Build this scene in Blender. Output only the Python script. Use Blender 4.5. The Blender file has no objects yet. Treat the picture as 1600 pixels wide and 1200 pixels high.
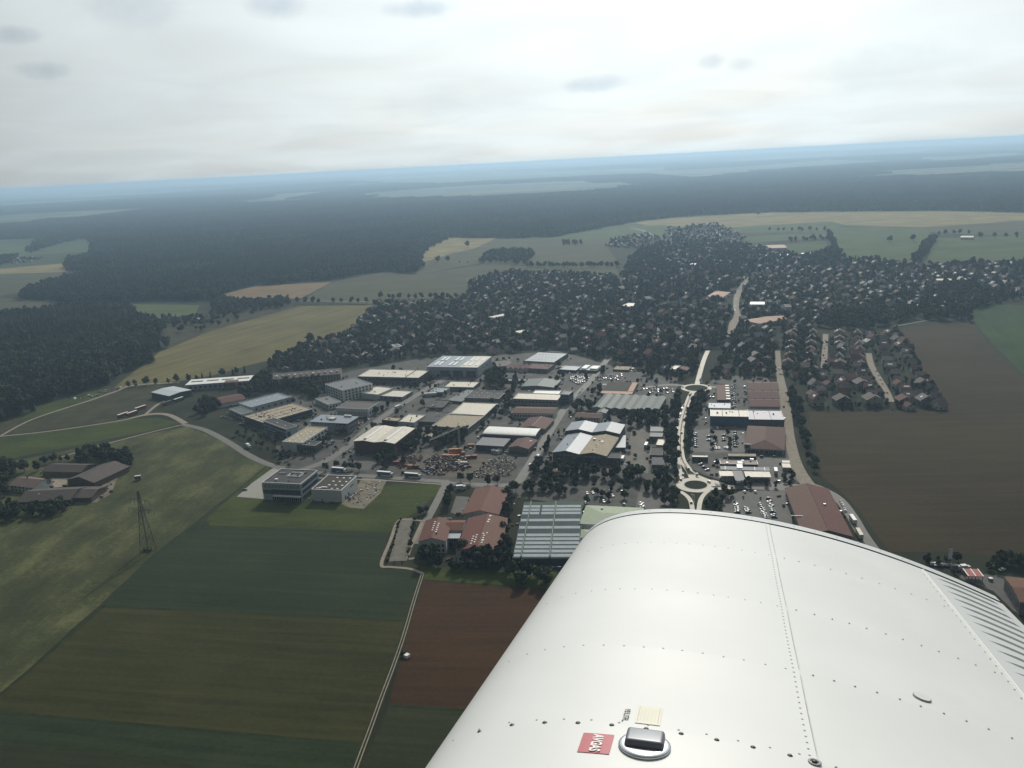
import bpy, bmesh, math, random
import numpy as np
from mathutils import Vector, Matrix

random.seed(7)
RNG = np.random.default_rng(7)
SC = bpy.context.scene
COL = SC.collection

# ---------------------------------------------------------------- camera
F, H = 1280.0, 250.0
ROLL, PITCH = math.radians(3.005), math.radians(15.1)
_R = np.array([1, 0, 0.]); _U = np.array([0, math.sin(PITCH), math.cos(PITCH)]); _F = np.array([0, math.cos(PITCH), -math.sin(PITCH)])
CX = math.cos(ROLL)*_R - math.sin(ROLL)*_U
CY = math.sin(ROLL)*_R + math.cos(ROLL)*_U
EYE = np.array([0, 0, H])
cd = bpy.data.cameras.new('camera'); cam = bpy.data.objects.new('camera', cd); COL.objects.link(cam)
cd.sensor_width = 36; cd.lens = 36*F/1600; cd.clip_start = 0.1; cd.clip_end = 120000
cam.matrix_world = Matrix([[CX[0], CY[0], -_F[0], 0], [CX[1], CY[1], -_F[1], 0], [CX[2], CY[2], -_F[2], H], [0, 0, 0, 1]])
SC.camera = cam

# ---------------------------------------------------------------- world, sun, exposure
SUN_EL, SUN_AZ = math.radians(34), math.radians(13)       # azimuth to the right of straight ahead (+Y)
SUN = Vector((math.sin(SUN_AZ)*math.cos(SUN_EL), math.cos(SUN_AZ)*math.cos(SUN_EL), math.sin(SUN_EL)))
SC.view_settings.view_transform = 'Standard'
try: SC.view_settings.look = 'None'
except Exception: pass
SC.view_settings.exposure = EXPOSURE = -0.62
SC.view_settings.gamma = 1
SC.view_settings.use_curve_mapping = False
SC.cycles.use_denoising = True
SC.cycles.max_bounces = 6; SC.cycles.diffuse_bounces = 2; SC.cycles.glossy_bounces = 3
SC.cycles.transmission_bounces = 3; SC.cycles.volume_bounces = 1; SC.cycles.transparent_max_bounces = 6
sl = bpy.data.lights.new('sun', 'SUN'); sl.energy = 4.2; sl.angle = math.radians(0.6); sl.color = (1, .95, .855)
so = bpy.data.objects.new('sun', sl); COL.objects.link(so)
so.rotation_euler = SUN.to_track_quat('Z', 'Y').to_euler(); so.location = (0, 0, 600)

def build_world():
    w = bpy.data.worlds.new('World'); SC.world = w; w.use_nodes = True
    nt = w.node_tree; N = nt.nodes; L = nt.links; N.clear()
    def n(t, **k):
        x = N.new(t)
        for a, b in k.items(): setattr(x, a, b)
        return x
    def mth(op, a, b=None, c=None):
        x = n('ShaderNodeMath', operation=op)
        for i, v in enumerate((a, b, c)):
            if v is None: continue
            if isinstance(v, (int, float)): x.inputs[i].default_value = v
            else: L.new(v, x.inputs[i])
        return x.outputs[0]
    def mix(f, a, b):
        x = n('ShaderNodeMix', data_type='RGBA')
        for s, v in ((0, f), (6, a), (7, b)):
            if isinstance(v, (int, float)): x.inputs[s].default_value = v
            elif isinstance(v, tuple): x.inputs[s].default_value = (*v, 1)
            else: L.new(v, x.inputs[s])
        return x.outputs[2]
    sky = n('ShaderNodeTexSky', sky_type='NISHITA'); sky.sun_disc = False
    sky.sun_elevation = SUN_EL; sky.sun_rotation = SUN_AZ; sky.altitude = 500; sky.air_density = 1.2; sky.dust_density = 3.5
    tc = n('ShaderNodeTexCoord'); D = tc.outputs['Generated']
    sx = n('ShaderNodeSeparateXYZ'); L.new(D, sx.inputs[0])
    X, Y, Z = sx.outputs
    zc = mth('ADD', mth('MAXIMUM', Z, 0.0), 0.12)
    cb = n('ShaderNodeCombineXYZ'); L.new(mth('DIVIDE', X, zc), cb.inputs[0]); L.new(mth('DIVIDE', Y, zc), cb.inputs[1])
    dt = n('ShaderNodeVectorMath', operation='DOT_PRODUCT'); L.new(D, dt.inputs[0]); dt.inputs[1].default_value = SUN
    mu = mth('MAXIMUM', dt.outputs['Value'], 0.0)
    # high thin overcast that lights up round the sun
    glow = mth('ADD', mth('MULTIPLY', mth('POWER', mu, 9.0), 3.5), mth('ADD', mth('MULTIPLY', mth('POWER', mu, 1.8), 16.8), 1.6))
    ccol = n('ShaderNodeMix', data_type='RGBA'); 
    ns = n('ShaderNodeTexNoise', noise_dimensions='3D'); L.new(cb.outputs[0], ns.inputs['Vector'])
    ns.inputs['Scale'].default_value = .55; ns.inputs['Detail'].default_value = 7; ns.inputs['Roughness'].default_value = .55; ns.inputs['Distortion'].default_value = .3
    rp = n('ShaderNodeMapRange', interpolation_type='SMOOTHSTEP'); L.new(ns.outputs[0], rp.inputs[0])
    rp.inputs[1].default_value = .36; rp.inputs[2].default_value = .62; rp.inputs[3].default_value = .86; rp.inputs[4].default_value = 1.0
    cov = rp.outputs[0]
    gl = n('ShaderNodeVectorMath', operation='SCALE'); gl.inputs[0].default_value = (.915, 1.0, 1.02); L.new(glow, gl.inputs['Scale'])
    base = mix(cov, sky.outputs[0], gl.outputs[0])
    # soft broad shading inside the cloud deck
    n2 = n('ShaderNodeTexNoise'); L.new(cb.outputs[0], n2.inputs['Vector']); n2.inputs['Scale'].default_value = 1.1; n2.inputs['Detail'].default_value = 9; n2.inputs['Distortion'].default_value = .6
    r2 = n('ShaderNodeMapRange'); L.new(n2.outputs[0], r2.inputs[0]); r2.inputs[1].default_value = .3; r2.inputs[2].default_value = .7; r2.inputs[3].default_value = .93; r2.inputs[4].default_value = 1.07
    sc2 = n('ShaderNodeVectorMath', operation='SCALE'); L.new(base, sc2.inputs[0]); L.new(r2.outputs[0], sc2.inputs['Scale'])
    out = sc2.outputs[0]
    # small ragged grey cumulus fragments hanging below the deck, each in its own direction
    n3 = n('ShaderNodeTexNoise'); L.new(D, n3.inputs['Vector']); n3.inputs['Scale'].default_value = 22; n3.inputs['Detail'].default_value = 6; n3.inputs['Roughness'].default_value = .6
    wob = mth('MULTIPLY', mth('SUBTRACT', n3.outputs[0], .5), 3.2)
    tot = None
    for (px, py, rx, ry, s) in [(660, 14, 56, 14, 1.0), (930, 131, 46, 13, .8), (1110, 97, 20, 12, .8), (1160, 100, 22, 10, .5), (430, 8, 40, 20, .75),
                                (205, 6, 60, 30, .5), (18, 54, 36, 12, .7), (68, 110, 34, 12, .7), (1380, 105, 120, 38, .3), (660, 160, 70, 26, .25), (1700, 40, 60, 20, .5), (-120, 20, 70, 25, .6)]:
        d = (px-800)/F*CX - (py-600)/F*CY + _F; d /= np.linalg.norm(d)
        e1 = np.cross(d, [0, 0, 1]); e1 /= np.linalg.norm(e1); e2 = np.cross(e1, d)
        q = []
        for e, r in ((e1, rx/1500), (e2, ry/1500)):
            v = n('ShaderNodeVectorMath', operation='DOT_PRODUCT'); L.new(D, v.inputs[0]); v.inputs[1].default_value = tuple(e/r)
            q.append(mth('MULTIPLY', v.outputs['Value'], v.outputs['Value']))
        rr = mth('ADD', mth('ADD', q[0], q[1]), wob)
        m = n('ShaderNodeMapRange', interpolation_type='SMOOTHSTEP'); L.new(rr, m.inputs[0]); m.inputs[1].default_value = 2.0; m.inputs[2].default_value = -.9; m.inputs[3].default_value = 0; m.inputs[4].default_value = s
        front = n('ShaderNodeVectorMath', operation='DOT_PRODUCT'); L.new(D, front.inputs[0]); front.inputs[1].default_value = tuple(d)
        mm = mth('MULTIPLY', m.outputs[0], mth('GREATER_THAN', front.outputs['Value'], 0))
        tot = mm if tot is None else mth('MAXIMUM', tot, mm)
    gcol = n('ShaderNodeVectorMath', operation='SCALE'); gcol.inputs[0].default_value = (.58, .69, .78); L.new(glow, gcol.inputs['Scale'])
    out = mix(tot, out, gcol.outputs[0])
    bg = n('ShaderNodeBackground'); L.new(out, bg.inputs[0]); bg.inputs[1].default_value = 0.1
    o = n('ShaderNodeOutputWorld'); L.new(bg.outputs[0], o.inputs[0])
build_world()

# ---------------------------------------------------------------- helpers
def ray(px, py): return (px-800)/F*CX - (py-600)/F*CY + _F
def G(px, py, z=0.0):
    d = ray(px, py); return EYE + (z-H)/d[2]*d
def toP(v):
    q = np.asarray(v, float)-EYE; k = q@_F; return 800+F*(q@CX)/k, 600-F*(q@CY)/k
Z1 = lambda x, y: (340+x/4, 540+y/4)
Z2 = lambda x, y: (700+x/4, 520+y/4)
Z3 = lambda x, y: (1000+x/4, 540+y/4)
Z4 = lambda x, y: (580+x/4, 720+y/4)
ZA = lambda x, y: (x/4, 360+y/4)
ZB = lambda x, y: (x/4, 600+y/4)
ZC = lambda x, y: (580+x/4, 300+y/4)
ZD = lambda x, y: (940+x/4, 320+y/4)
ZE = lambda x, y: (1200+x/4, 320+y/4)

def M(name, col, rough=.8, spec=.3, metal=0.0, var=.15, scale=.25, rnd=0.0, bump=0.0, coat=0.0, col2=None, detail=5):
    m = bpy.data.materials.new(name); m.use_nodes = True
    nt = m.node_tree; N = nt.nodes; L = nt.links
    b = N['Principled BSDF']
    b.inputs['Roughness'].default_value = rough; b.inputs['Specular IOR Level'].default_value = spec; b.inputs['Metallic'].default_value = metal
    b.inputs['Coat Weight'].default_value = coat
    tc = N.new('ShaderNodeTexCoord'); ns = N.new('ShaderNodeTexNoise'); L.new(tc.outputs['Object'], ns.inputs['Vector'])
    ns.inputs['Scale'].default_value = scale; ns.inputs['Detail'].default_value = detail; ns.inputs['Roughness'].default_value = .6
    rp = N.new('ShaderNodeValToRGB'); L.new(ns.outputs[0], rp.inputs[0])
    c2 = col2 or tuple(min(1, c*(1+var)) for c in col); c1 = tuple(c*(1-var) for c in col)
    rp.color_ramp.elements[0].position = .3; rp.color_ramp.elements[0].color = (*c1, 1)
    rp.color_ramp.elements[1].position = .7; rp.color_ramp.elements[1].color = (*c2, 1)
    out = rp.outputs[0]
    if rnd:
        oi = N.new('ShaderNodeObjectInfo'); hs = N.new('ShaderNodeHueSaturation'); L.new(out, hs.inputs['Color'])
        mr = N.new('ShaderNodeMapRange'); L.new(oi.outputs['Random'], mr.inputs[0]); mr.inputs[3].default_value = 1-rnd; mr.inputs[4].default_value = 1+rnd
        L.new(mr.outputs[0], hs.inputs['Value'])
        m2 = N.new('ShaderNodeMath'); m2.operation = 'MULTIPLY_ADD'; L.new(oi.outputs['Random'], m2.inputs[0]); m2.inputs[1].default_value = 7.31; m2.inputs[2].default_value = 0
        fr = N.new('ShaderNodeMath'); fr.operation = 'FRACT'; L.new(m2.outputs[0], fr.inputs[0])
        mh = N.new('ShaderNodeMapRange'); L.new(fr.outputs[0], mh.inputs[0]); mh.inputs[3].default_value = .485; mh.inputs[4].default_value = .515
        L.new(mh.outputs[0], hs.inputs['Hue']); out = hs.outputs[0]
    L.new(out, b.inputs['Base Color'])
    if bump:
        bp = N.new('ShaderNodeBump'); bp.inputs['Strength'].default_value = bump; bp.inputs['Distance'].default_value = .05; L.new(ns.outputs[0], bp.inputs['Height']); L.new(bp.outputs[0], b.inputs['Normal'])
    return m

def field_mat(name, c1, c2, ang=0.0, across=.06, along=.006, rows=0.0, rowc=.12, rough=.95, patch=.012, c3=None):
    """crop: noise drawn out along the drilling direction, broad patches and faint tramlines"""
    m = bpy.data.materials.new(name); m.use_nodes = True
    nt = m.node_tree; N = nt.nodes; L = nt.links; b = N['Principled BSDF']
    b.inputs['Roughness'].default_value = rough; b.inputs['Specular IOR Level'].default_value = .12
    tc = N.new('ShaderNodeTexCoord'); mp = N.new('ShaderNodeMapping'); L.new(tc.outputs['Object'], mp.inputs['Vector'])
    mp.inputs['Rotation'].default_value = (0, 0, -ang); 
    mp2 = N.new('ShaderNodeMapping'); L.new(mp.outputs[0], mp2.inputs['Vector']); mp2.inputs['Scale'].default_value = (along, across, 1)
    n1 = N.new('ShaderNodeTexNoise'); L.new(mp2.outputs[0], n1.inputs['Vector']); n1.inputs['Scale'].default_value = 1; n1.inputs['Detail'].default_value = 6; n1.inputs['Roughness'].default_value = .65
    n2 = N.new('ShaderNodeTexNoise'); L.new(tc.outputs['Object'], n2.inputs['Vector']); n2.inputs['Scale'].default_value = patch; n2.inputs['Detail'].default_value = 6; n2.inputs['Roughness'].default_value = .6
    n4 = N.new('ShaderNodeTexNoise'); L.new(tc.outputs['Object'], n4.inputs['Vector']); n4.inputs['Scale'].default_value = .35; n4.inputs['Detail'].default_value = 4
    ad = N.new('ShaderNodeMath'); ad.operation = 'ADD'; L.new(n1.outputs[0], ad.inputs[0]); L.new(n2.outputs[0], ad.inputs[1])
    ad2 = N.new('ShaderNodeMath'); ad2.operation = 'MULTIPLY_ADD'; L.new(n4.outputs[0], ad2.inputs[0]); ad2.inputs[1].default_value = .5; L.new(ad.outputs[0], ad2.inputs[2])
    h = N.new('ShaderNodeMapRange'); L.new(ad2.outputs[0], h.inputs[0]); h.inputs[1].default_value = .95; h.inputs[2].default_value = 1.55
    rp = N.new('ShaderNodeValToRGB'); L.new(h.outputs[0], rp.inputs[0])
    rp.color_ramp.elements[0].color = (*c1, 1); rp.color_ramp.elements[1].color = (*c2, 1)
    if c3: e = rp.color_ramp.elements.new(.5); e.color = (*c3, 1)
    out = rp.outputs[0]
    if rows:
        wv = N.new('ShaderNodeTexWave'); wv.bands_direction = 'Y'; L.new(mp.outputs[0], wv.inputs['Vector']); wv.inputs['Scale'].default_value = 2*math.pi/20/rows; wv.inputs['Distortion'].default_value = .4; wv.inputs['Detail'].default_value = 1; wv.inputs['Detail Scale'].default_value = .05
        pw = N.new('ShaderNodeMapRange'); L.new(wv.outputs[0], pw.inputs[0]); pw.inputs[1].default_value = .93; pw.inputs[2].default_value = 1; pw.inputs[3].default_value = 0; pw.inputs[4].default_value = rowc
        mx = N.new('ShaderNodeMix'); mx.data_type = 'RGBA'; L.new(pw.outputs[0], mx.inputs[0]); L.new(out, mx.inputs[6]); mx.inputs[7].default_value = (c2[0]*1.5, c2[1]*1.35, c2[2]*1.3, 1)
        out = mx.outputs[2]
    L.new(out, b.inputs['Base Color'])
    return m

def put(name, me, parent=None, loc=None, rz=0.0, label=None, cat=None, group=None, kind=None, mat=None, scale=None):
    o = bpy.data.objects.new(name, me); COL.objects.link(o)
    if parent is not None: o.parent = parent
    if loc is not None: o.location = loc
    if rz: o.rotation_euler = (0, 0, rz)
    if scale is not None: o.scale = scale
    if mat is not None and me is not None:
        me.materials.clear(); me.materials.append(mat)
    if label: o['label'] = label
    if cat: o['category'] = cat
    if group: o['group'] = group
    if kind: o['kind'] = kind
    return o

def mesh(name, V, Fc, mats=None, mi=None, smooth=False):
    me = bpy.data.meshes.new(name); me.from_pydata([tuple(v) for v in V], [], [tuple(f) for f in Fc]); 
    if mats:
        for m in (mats if isinstance(mats, (list, tuple)) else [mats]): me.materials.append(m)
    if mi is not None: me.polygons.foreach_set('material_index', mi)
    if smooth: me.polygons.foreach_set('use_smooth', [True]*len(me.polygons))
    me.update(); return me

class MB:
    """collects boxes and prisms; build() gives one mesh"""
    def __init__(s): s.V = []; s.F = []; s.mi = []
    def add(s, V, Fc, m=0):
        k = len(s.V); s.V += [tuple(v) for v in V]; s.F += [tuple(i+k for i in f) for f in Fc]; s.mi += [m]*len(Fc); return s
    def box(s, x0, x1, y0, y1, z0, z1, m=0):
        return s.add([(x0, y0, z0), (x1, y0, z0), (x1, y1, z0), (x0, y1, z0), (x0, y0, z1), (x1, y0, z1), (x1, y1, z1), (x0, y1, z1)],
                     [(3, 2, 1, 0), (4, 5, 6, 7), (0, 1, 5, 4), (1, 2, 6, 5), (2, 3, 7, 6), (3, 0, 4, 7)], m)
    def bar(s, a, b, w, m=0):
        a = Vector(a); b = Vector(b); d = (b-a).normalized(); u = d.cross(Vector((0, 0, 1)))
        if u.length < 1e-3: u = Vector((1, 0, 0))
        u.normalize(); v = d.cross(u); h = w/2
        P = [a+u*i*h+v*j*h for i, j in ((-1, -1), (1, -1), (1, 1), (-1, 1))]+[b+u*i*h+v*j*h for i, j in ((-1, -1), (1, -1), (1, 1), (-1, 1))]
        return s.add(P, [(3, 2, 1, 0), (4, 5, 6, 7), (0, 1, 5, 4), (1, 2, 6, 5), (2, 3, 7, 6), (3, 0, 4, 7)], m)
    def prism(s, poly, z0, z1, m=0):
        n = len(poly); V = [(x, y, z0) for x, y in poly]+[(x, y, z1) for x, y in poly]
        return s.add(V, [tuple(range(n-1, -1, -1)), tuple(range(n, 2*n))]+[(i, (i+1) % n, (i+1) % n+n, i+n) for i in range(n)], m)
    def extrude(s, prof, y0, y1, m=0):
        """profile in x,z pushed along y"""
        n = len(prof); V = [(x, y0, z) for x, z in prof]+[(x, y1, z) for x, z in prof]
        return s.add(V, [tuple(range(n)), tuple(range(2*n-1, n-1, -1))]+[(i+n, (i+1) % n+n, (i+1) % n, i) for i in range(n)], m)
    def extrudx(s, prof, x0, x1, m=0):
        n = len(prof); V = [(x0, y, z) for y, z in prof]+[(x1, y, z) for y, z in prof]
        return s.add(V, [tuple(range(n-1, -1, -1)), tuple(range(n, 2*n))]+[(i, (i+1) % n, (i+1) % n+n, i+n) for i in range(n)], m)
    def mesh(s, name, mats, smooth=False): return mesh(name, s.V, s.F, mats, s.mi, smooth)
    def put(s, name, mats, parent=None, **k): return put(name, s.mesh(name, mats), parent, **k)

def inpoly(P, poly):
    P = np.asarray(P, float); poly = np.asarray(poly, float); x, y = P[:, 0], P[:, 1]; r = np.zeros(len(P), bool)
    for (x0, y0), (x1, y1) in zip(poly, np.roll(poly, -1, 0)):
        c = (y0 > y) != (y1 > y)
        with np.errstate(all='ignore'): r ^= c & (x < (x1-x0)*(y-y0)/(y1-y0)+x0)
    return r
def gpoly(pts, z=0.0): return [tuple(G(x, y, z)[:2]) for x, y in pts]

def hills(x, y):
    """height of the land: flat near the town, gently rolling far out"""
    x = np.asarray(x, float); y = np.asarray(y, float)
    r = np.hypot(x, y); a = np.clip((r-4200)/14000, 0, 1)
    h = np.sin(x/2700+1.3)*np.cos(y/3100+.4)+.6*np.sin(x/1300+y/1700)+.5*np.cos(y/1150-x/2100+2)
    h2 = np.clip((r-14000)/22000, 0, 1)
    return a*(h*17)+h2*(50+22*np.sin(x/5200+.7)+14*np.sin(x/2300+y/9000))

def sheet(name, pts, z, mat, world=False, seg=0.0, kind='structure', label=None):
    """flat ground sheet from an outline"""
    P = [(*(p if world else G(*p)[:2]), ) for p in pts]
    bm = bmesh.new(); vs = []
    n = len(P)
    for i in range(n):
        a = np.array(P[i]); b = np.array(P[(i+1) % n]); k = max(1, int(np.linalg.norm(b-a)/seg)) if seg else 1
        nrm = np.array([-(b-a)[1], (b-a)[0]]); nrm /= max(1e-6, np.linalg.norm(nrm))
        for j in range(k):
            q = a+(b-a)*j/k
            if j: q = q+nrm*random.uniform(-1, 1)*min(1.2, seg*.06)
            vs.append(bm.verts.new((q[0], q[1], z)))
    f = bm.faces.new(vs); bm.normal_update()
    if f.normal.z < 0: f.normal_flip()
    bmesh.ops.triangulate(bm, faces=[f])
    me = bpy.data.meshes.new(name); bm.to_mesh(me); bm.free()
    o = put(name, me, kind=kind, label=label, mat=mat)
    return o

def ribbon(name, pts, width, z, mat, world=False, kind='structure', label=None, offs=0.0):
    """road strip along a centre line (smoothed)"""
    P = np.array([(p if world else G(*p)[:2]) for p in pts], float)
    # Catmull-Rom
    Q = []
    for i in range(len(P)-1):
        p0, p1, p2, p3 = P[max(0, i-1)], P[i], P[i+1], P[min(len(P)-1, i+2)]
        for t in np.linspace(0, 1, 7)[:-1]:
            Q.append(.5*((2*p1)+(p2-p0)*t+(2*p0-5*p1+4*p2-p3)*t*t+(3*p1-p0-3*p2+p3)*t**3))
    Q.append(P[-1]); Q = np.array(Q)
    T = np.gradient(Q, axis=0); T /= np.linalg.norm(T, axis=1)[:, None]; Nn = np.stack([-T[:, 1], T[:, 0]], 1)
    wd = np.interp(np.linspace(0, 1, len(Q)), np.linspace(0, 1, len(width)), width)[:, None] if isinstance(width, (list, tuple)) else width
    A = Q+Nn*(wd/2+offs); B = Q-Nn*(wd/2-offs)
    V = [(*a, z) for a in A]+[(*b, z) for b in B]; n = len(Q)
    me = mesh(name, V, [(i, i+n, i+1+n, i+1) for i in range(n-1)], mat)
    o = put(name, me, kind=kind, label=label); return Q
# ---------------------------------------------------------------- haze
def build_haze():
    m = bpy.data.materials.new('haze'); m.use_nodes = True; nt = m.node_tree; nt.nodes.clear()
    v = nt.nodes.new('ShaderNodeVolumePrincipled'); v.inputs['Color'].default_value = (.56, .78, .99, 1)
    v.inputs['Density'].default_value = HAZE_DENSITY; v.inputs['Anisotropy'].default_value = .4
    o = nt.nodes.new('ShaderNodeOutputMaterial'); nt.links.new(v.outputs[0], o.inputs['Volume'])
    b = MB(); b.box(-60000, 60000, -4000, 60000, -60, 262)
    b.put('haze', m, kind='stuff', label='pale blue haze lying over the whole countryside')
HAZE_DENSITY = 9.3e-5
build_haze()

# ---------------------------------------------------------------- land
def build_ground():
    m = bpy.data.materials.new('farmland'); m.use_nodes = True; nt = m.node_tree; N = nt.nodes; L = nt.links; b = N['Principled BSDF']
    b.inputs['Roughness'].default_value = .95; b.inputs['Specular IOR Level'].default_value = .1
    tc = N.new('ShaderNodeTexCoord'); mp = N.new('ShaderNodeMapping'); L.new(tc.outputs['Object'], mp.inputs[0]); mp.inputs['Rotation'].default_value = (0, 0, .3); mp.inputs['Scale'].default_value = (.0016, .0035, 0)
    vo = N.new('ShaderNodeTexVoronoi'); vo.distance = 'CHEBYCHEV'; L.new(mp.outputs[0], vo.inputs['Vector']); vo.inputs['Scale'].default_value = 1; vo.inputs['Randomness'].default_value = .8
    sp = N.new('ShaderNodeSeparateColor'); L.new(vo.outputs['Color'], sp.inputs[0])
    rp = N.new('ShaderNodeValToRGB'); rp.color_ramp.interpolation = 'CONSTANT'; L.new(sp.outputs[0], rp.inputs[0])
    e = rp.color_ramp.elements; e[0].position = 0; e[0].color = (.048, .064, .024, 1); e[1].position = .3; e[1].color = (.105, .098, .048, 1)
    for p, c in ((.5, (.038, .054, .02)), (.68, (.14, .125, .07)), (.85, (.065, .078, .034))): x = e.new(p); x.color = (*c, 1)
    ns = N.new('ShaderNodeTexNoise'); L.new(tc.outputs['Object'], ns.inputs['Vector']); ns.inputs['Scale'].default_value = .02; ns.inputs['Detail'].default_value = 7
    # close in: rough grass between the yards and gardens
    mr = N.new('ShaderNodeMapRange'); cl = N.new('ShaderNodeVectorMath'); cl.operation = 'LENGTH'; L.new(tc.outputs['Object'], cl.inputs[0]); L.new(cl.outputs['Value'], mr.inputs[0]); mr.inputs[1].default_value = 2600; mr.inputs[2].default_value = 3000
    r2 = N.new('ShaderNodeValToRGB'); L.new(ns.outputs[0], r2.inputs[0]); r2.color_ramp.elements[0].position = .35; r2.color_ramp.elements[0].color = (0.0161, 0.0198, 0.0093, 1); r2.color_ramp.elements[1].position = .68; r2.color_ramp.elements[1].color = (0.0341, 0.0360, 0.0186, 1)
    mx = N.new('ShaderNodeMix'); mx.data_type = 'RGBA'; L.new(mr.outputs[0], mx.inputs[0]); L.new(r2.outputs[0], mx.inputs[6]); L.new(rp.outputs[0], mx.inputs[7])
    L.new(mx.outputs[2], b.inputs['Base Color'])
    rr = np.concatenate([[0, 60, 200, 500, 1000, 1700, 2500, 3400], np.geomspace(4200, 56000, 70)]); na = 180
    ang = np.linspace(0, 2*math.pi, na, endpoint=False)
    X = rr[:, None]*np.cos(ang); Y = rr[:, None]*np.sin(ang); X = np.clip(X, -59000, 59000); Y = np.clip(Y, -3900, 59000); Z = hills(X, Y)
    V = np.stack([X, Y, Z], -1).reshape(-1, 3)
    Fc = [(i*na+j, i*na+(j+1) % na, (i+1)*na+(j+1) % na, (i+1)*na+j)[::-1] for i in range(1, len(rr)-1) for j in range(na)]
    Fc += [(0, na+j, na+(j+1) % na) for j in range(na)]
    me = mesh('ground', V, Fc, m, smooth=True)
    # the first ring collapses onto one point
    put('ground', me, kind='structure', label='rolling farmland reaching to the horizon')
build_ground()

R_ = math.radians
fm = {}
def gdir(a, b):
    p = G(*b)-G(*a); return math.atan2(p[1], p[0])
fm['meadow'] = field_mat('pale meadow grass', (0.0262, 0.0314, 0.0111), (0.1167, 0.1172, 0.0477), gdir((0, 1085), (400, 735)), .05, .018, patch=.018, c3=(0.0521, 0.0572, 0.0213))  # bright mottling paints the sun reflecting off the grass
fm['crop_dark'] = field_mat('dark green root crop', (0.0102, 0.0177, 0.0067), (0.0306, 0.0417, 0.0162), gdir((330, 822), (606, 833)), .25, .012, patch=.012, rows=24, rowc=.16)
fm['crop_olive'] = field_mat('olive brown crop', (0.0182, 0.0211, 0.0053), (0.0481, 0.0467, 0.0131), gdir((165, 948), (640, 970)), .22, .012, patch=.012, rows=24, rowc=.14)
fm['crop_olive2'] = field_mat('dull olive crop', (0.0143, 0.0182, 0.0075), (0.0347, 0.0377, 0.0162), gdir((165, 948), (640, 970)), .22, .006)
fm['soil_red'] = field_mat('reddish brown soil', (0.0289, 0.0143, 0.0057), (0.0637, 0.0315, 0.0125), gdir((650, 930), (840, 930)), .2, .01, patch=.009)
fm['lawn'] = field_mat('bright mown grass', (0.0205, 0.0317, 0.0056), (0.0584, 0.0712, 0.0123), 0, .08, .02, patch=.02)
fm['lawn_far'] = field_mat('pasture green', (0.0322, 0.0524, 0.0119), (0.0798, 0.1052, 0.0271), .2, .03, .006)
fm['soil_grey'] = field_mat('harrowed grey brown soil', (0.0253, 0.0175, 0.0065), (0.0524, 0.0363, 0.0139), gdir((1265, 645), (1475, 640)), .12, .008, patch=.007, rows=0)
fm['crop_deep'] = field_mat('deep green young crop', (0.0163, 0.0360, 0.0084), (0.0355, 0.0677, 0.0168), gdir((1520, 503), (1600, 590)), .1, .006)
fm['stubble'] = field_mat('yellowish stubble', (0.0733, 0.0650, 0.0212), (0.1611, 0.1356, 0.0503), gdir((200, 590), (570, 480)), .07, .004, rows=26, rowc=.35)
fm['straw'] = field_mat('pale straw field', (0.1299, 0.1040, 0.0414), (0.2750, 0.2195, 0.0943), .1, .03, .004)
fm['tan'] = field_mat('pinkish tan stubble', (0.1240, 0.0830, 0.0414), (0.2339, 0.1564, 0.0818), .3, .03, .004)
fm['greygreen'] = field_mat('grey green field', (0.0432, 0.0444, 0.0198), (0.0833, 0.0808, 0.0379), .1, .03, .004)
fm['farm_green'] = field_mat('mid green far field', (0.0409, 0.0616, 0.0178), (0.0798, 0.1095, 0.0325), .1, .03, .004)
fm['scrub'] = field_mat('rough brown scrub', (0.0229, 0.0231, 0.0095), (0.0590, 0.0539, 0.0244), 0, .06, .05, patch=.03)

def field(name, mk, pts, z, seg=14): return sheet(name, pts, z, fm[mk], seg=seg)
field('meadow', 'meadow', [(-330, 800), (0, 724), (290, 667), (335, 682), (400, 712), (418, 727), (240, 868), (0, 1086), (-250, 1290), (-700, 1250)], .05)
field('pasture', 'lawn', [(-280, 735), (0, 684), (190, 657), (245, 652), (288, 662), (0, 720), (-280, 775)], .07)
field('grass', 'lawn', [(418, 727), (430, 742), (395, 776), (690, 750), (692, 760), (664, 790), (625, 815), (606, 834), (330, 823), (322, 812), (345, 790)], .09)
field('crop_field', 'crop_dark', [(345, 787), (330, 822), (606, 833), (594, 878), (640, 892), (657, 905), (640, 970), (160, 948), (240, 868)], .06)
field('crop_field', 'crop_olive', [(160, 948), (640, 970), (600, 1080), (572, 1163), (330, 1142), (0, 1112), (0, 1086)], .08)
field('crop_field', 'crop_dark', [(-250, 1290), (-120, 1195), (0, 1086), (0, 1112), (330, 1142), (572, 1163), (556, 1200), (540, 1260), (-100, 1190)], .10)
field('crop_field', 'crop_olive2', [(-400, 1180), (0, 1166), (180, 1178), (340, 1205), (545, 1245), (500, 1500), (-500, 1500)], .12)
field('soil_field', 'soil_red', [(662, 905), (868, 922), (1000, 1000), (800, 1112), (730, 1109), (608, 1102), (632, 1010)], .05)
field('crop_field', 'crop_olive2', [(608, 1102), (730, 1109), (800, 1112), (900, 1500), (520, 1500), (562, 1200)], .07)
field('grass', 'lawn', [(655, 885), (870, 895), (870, 922), (662, 906)], .11)
field('soil_field', 'soil_grey', [(1262, 644), (1475, 641), (1455, 610), (1430, 560), (1408, 512), (1520, 504), (1600, 588), (1760, 700), (1900, 860), (1600, 872), (1480, 862), (1390, 862), (1345, 800), (1320, 775), (1285, 745)], .06)
field('crop_field', 'crop_deep', [(1516, 484), (1572, 476), (1640, 480), (1760, 560), (1700, 640), (1600, 586), (1560, 545), (1522, 503)], .05)
field('stubble_field', 'stubble', [(170, 612), (250, 549), (330, 517), (470, 478), (592, 477), (580, 492), (530, 522), (430, 560), (330, 587), (240, 602)], .05)
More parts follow.
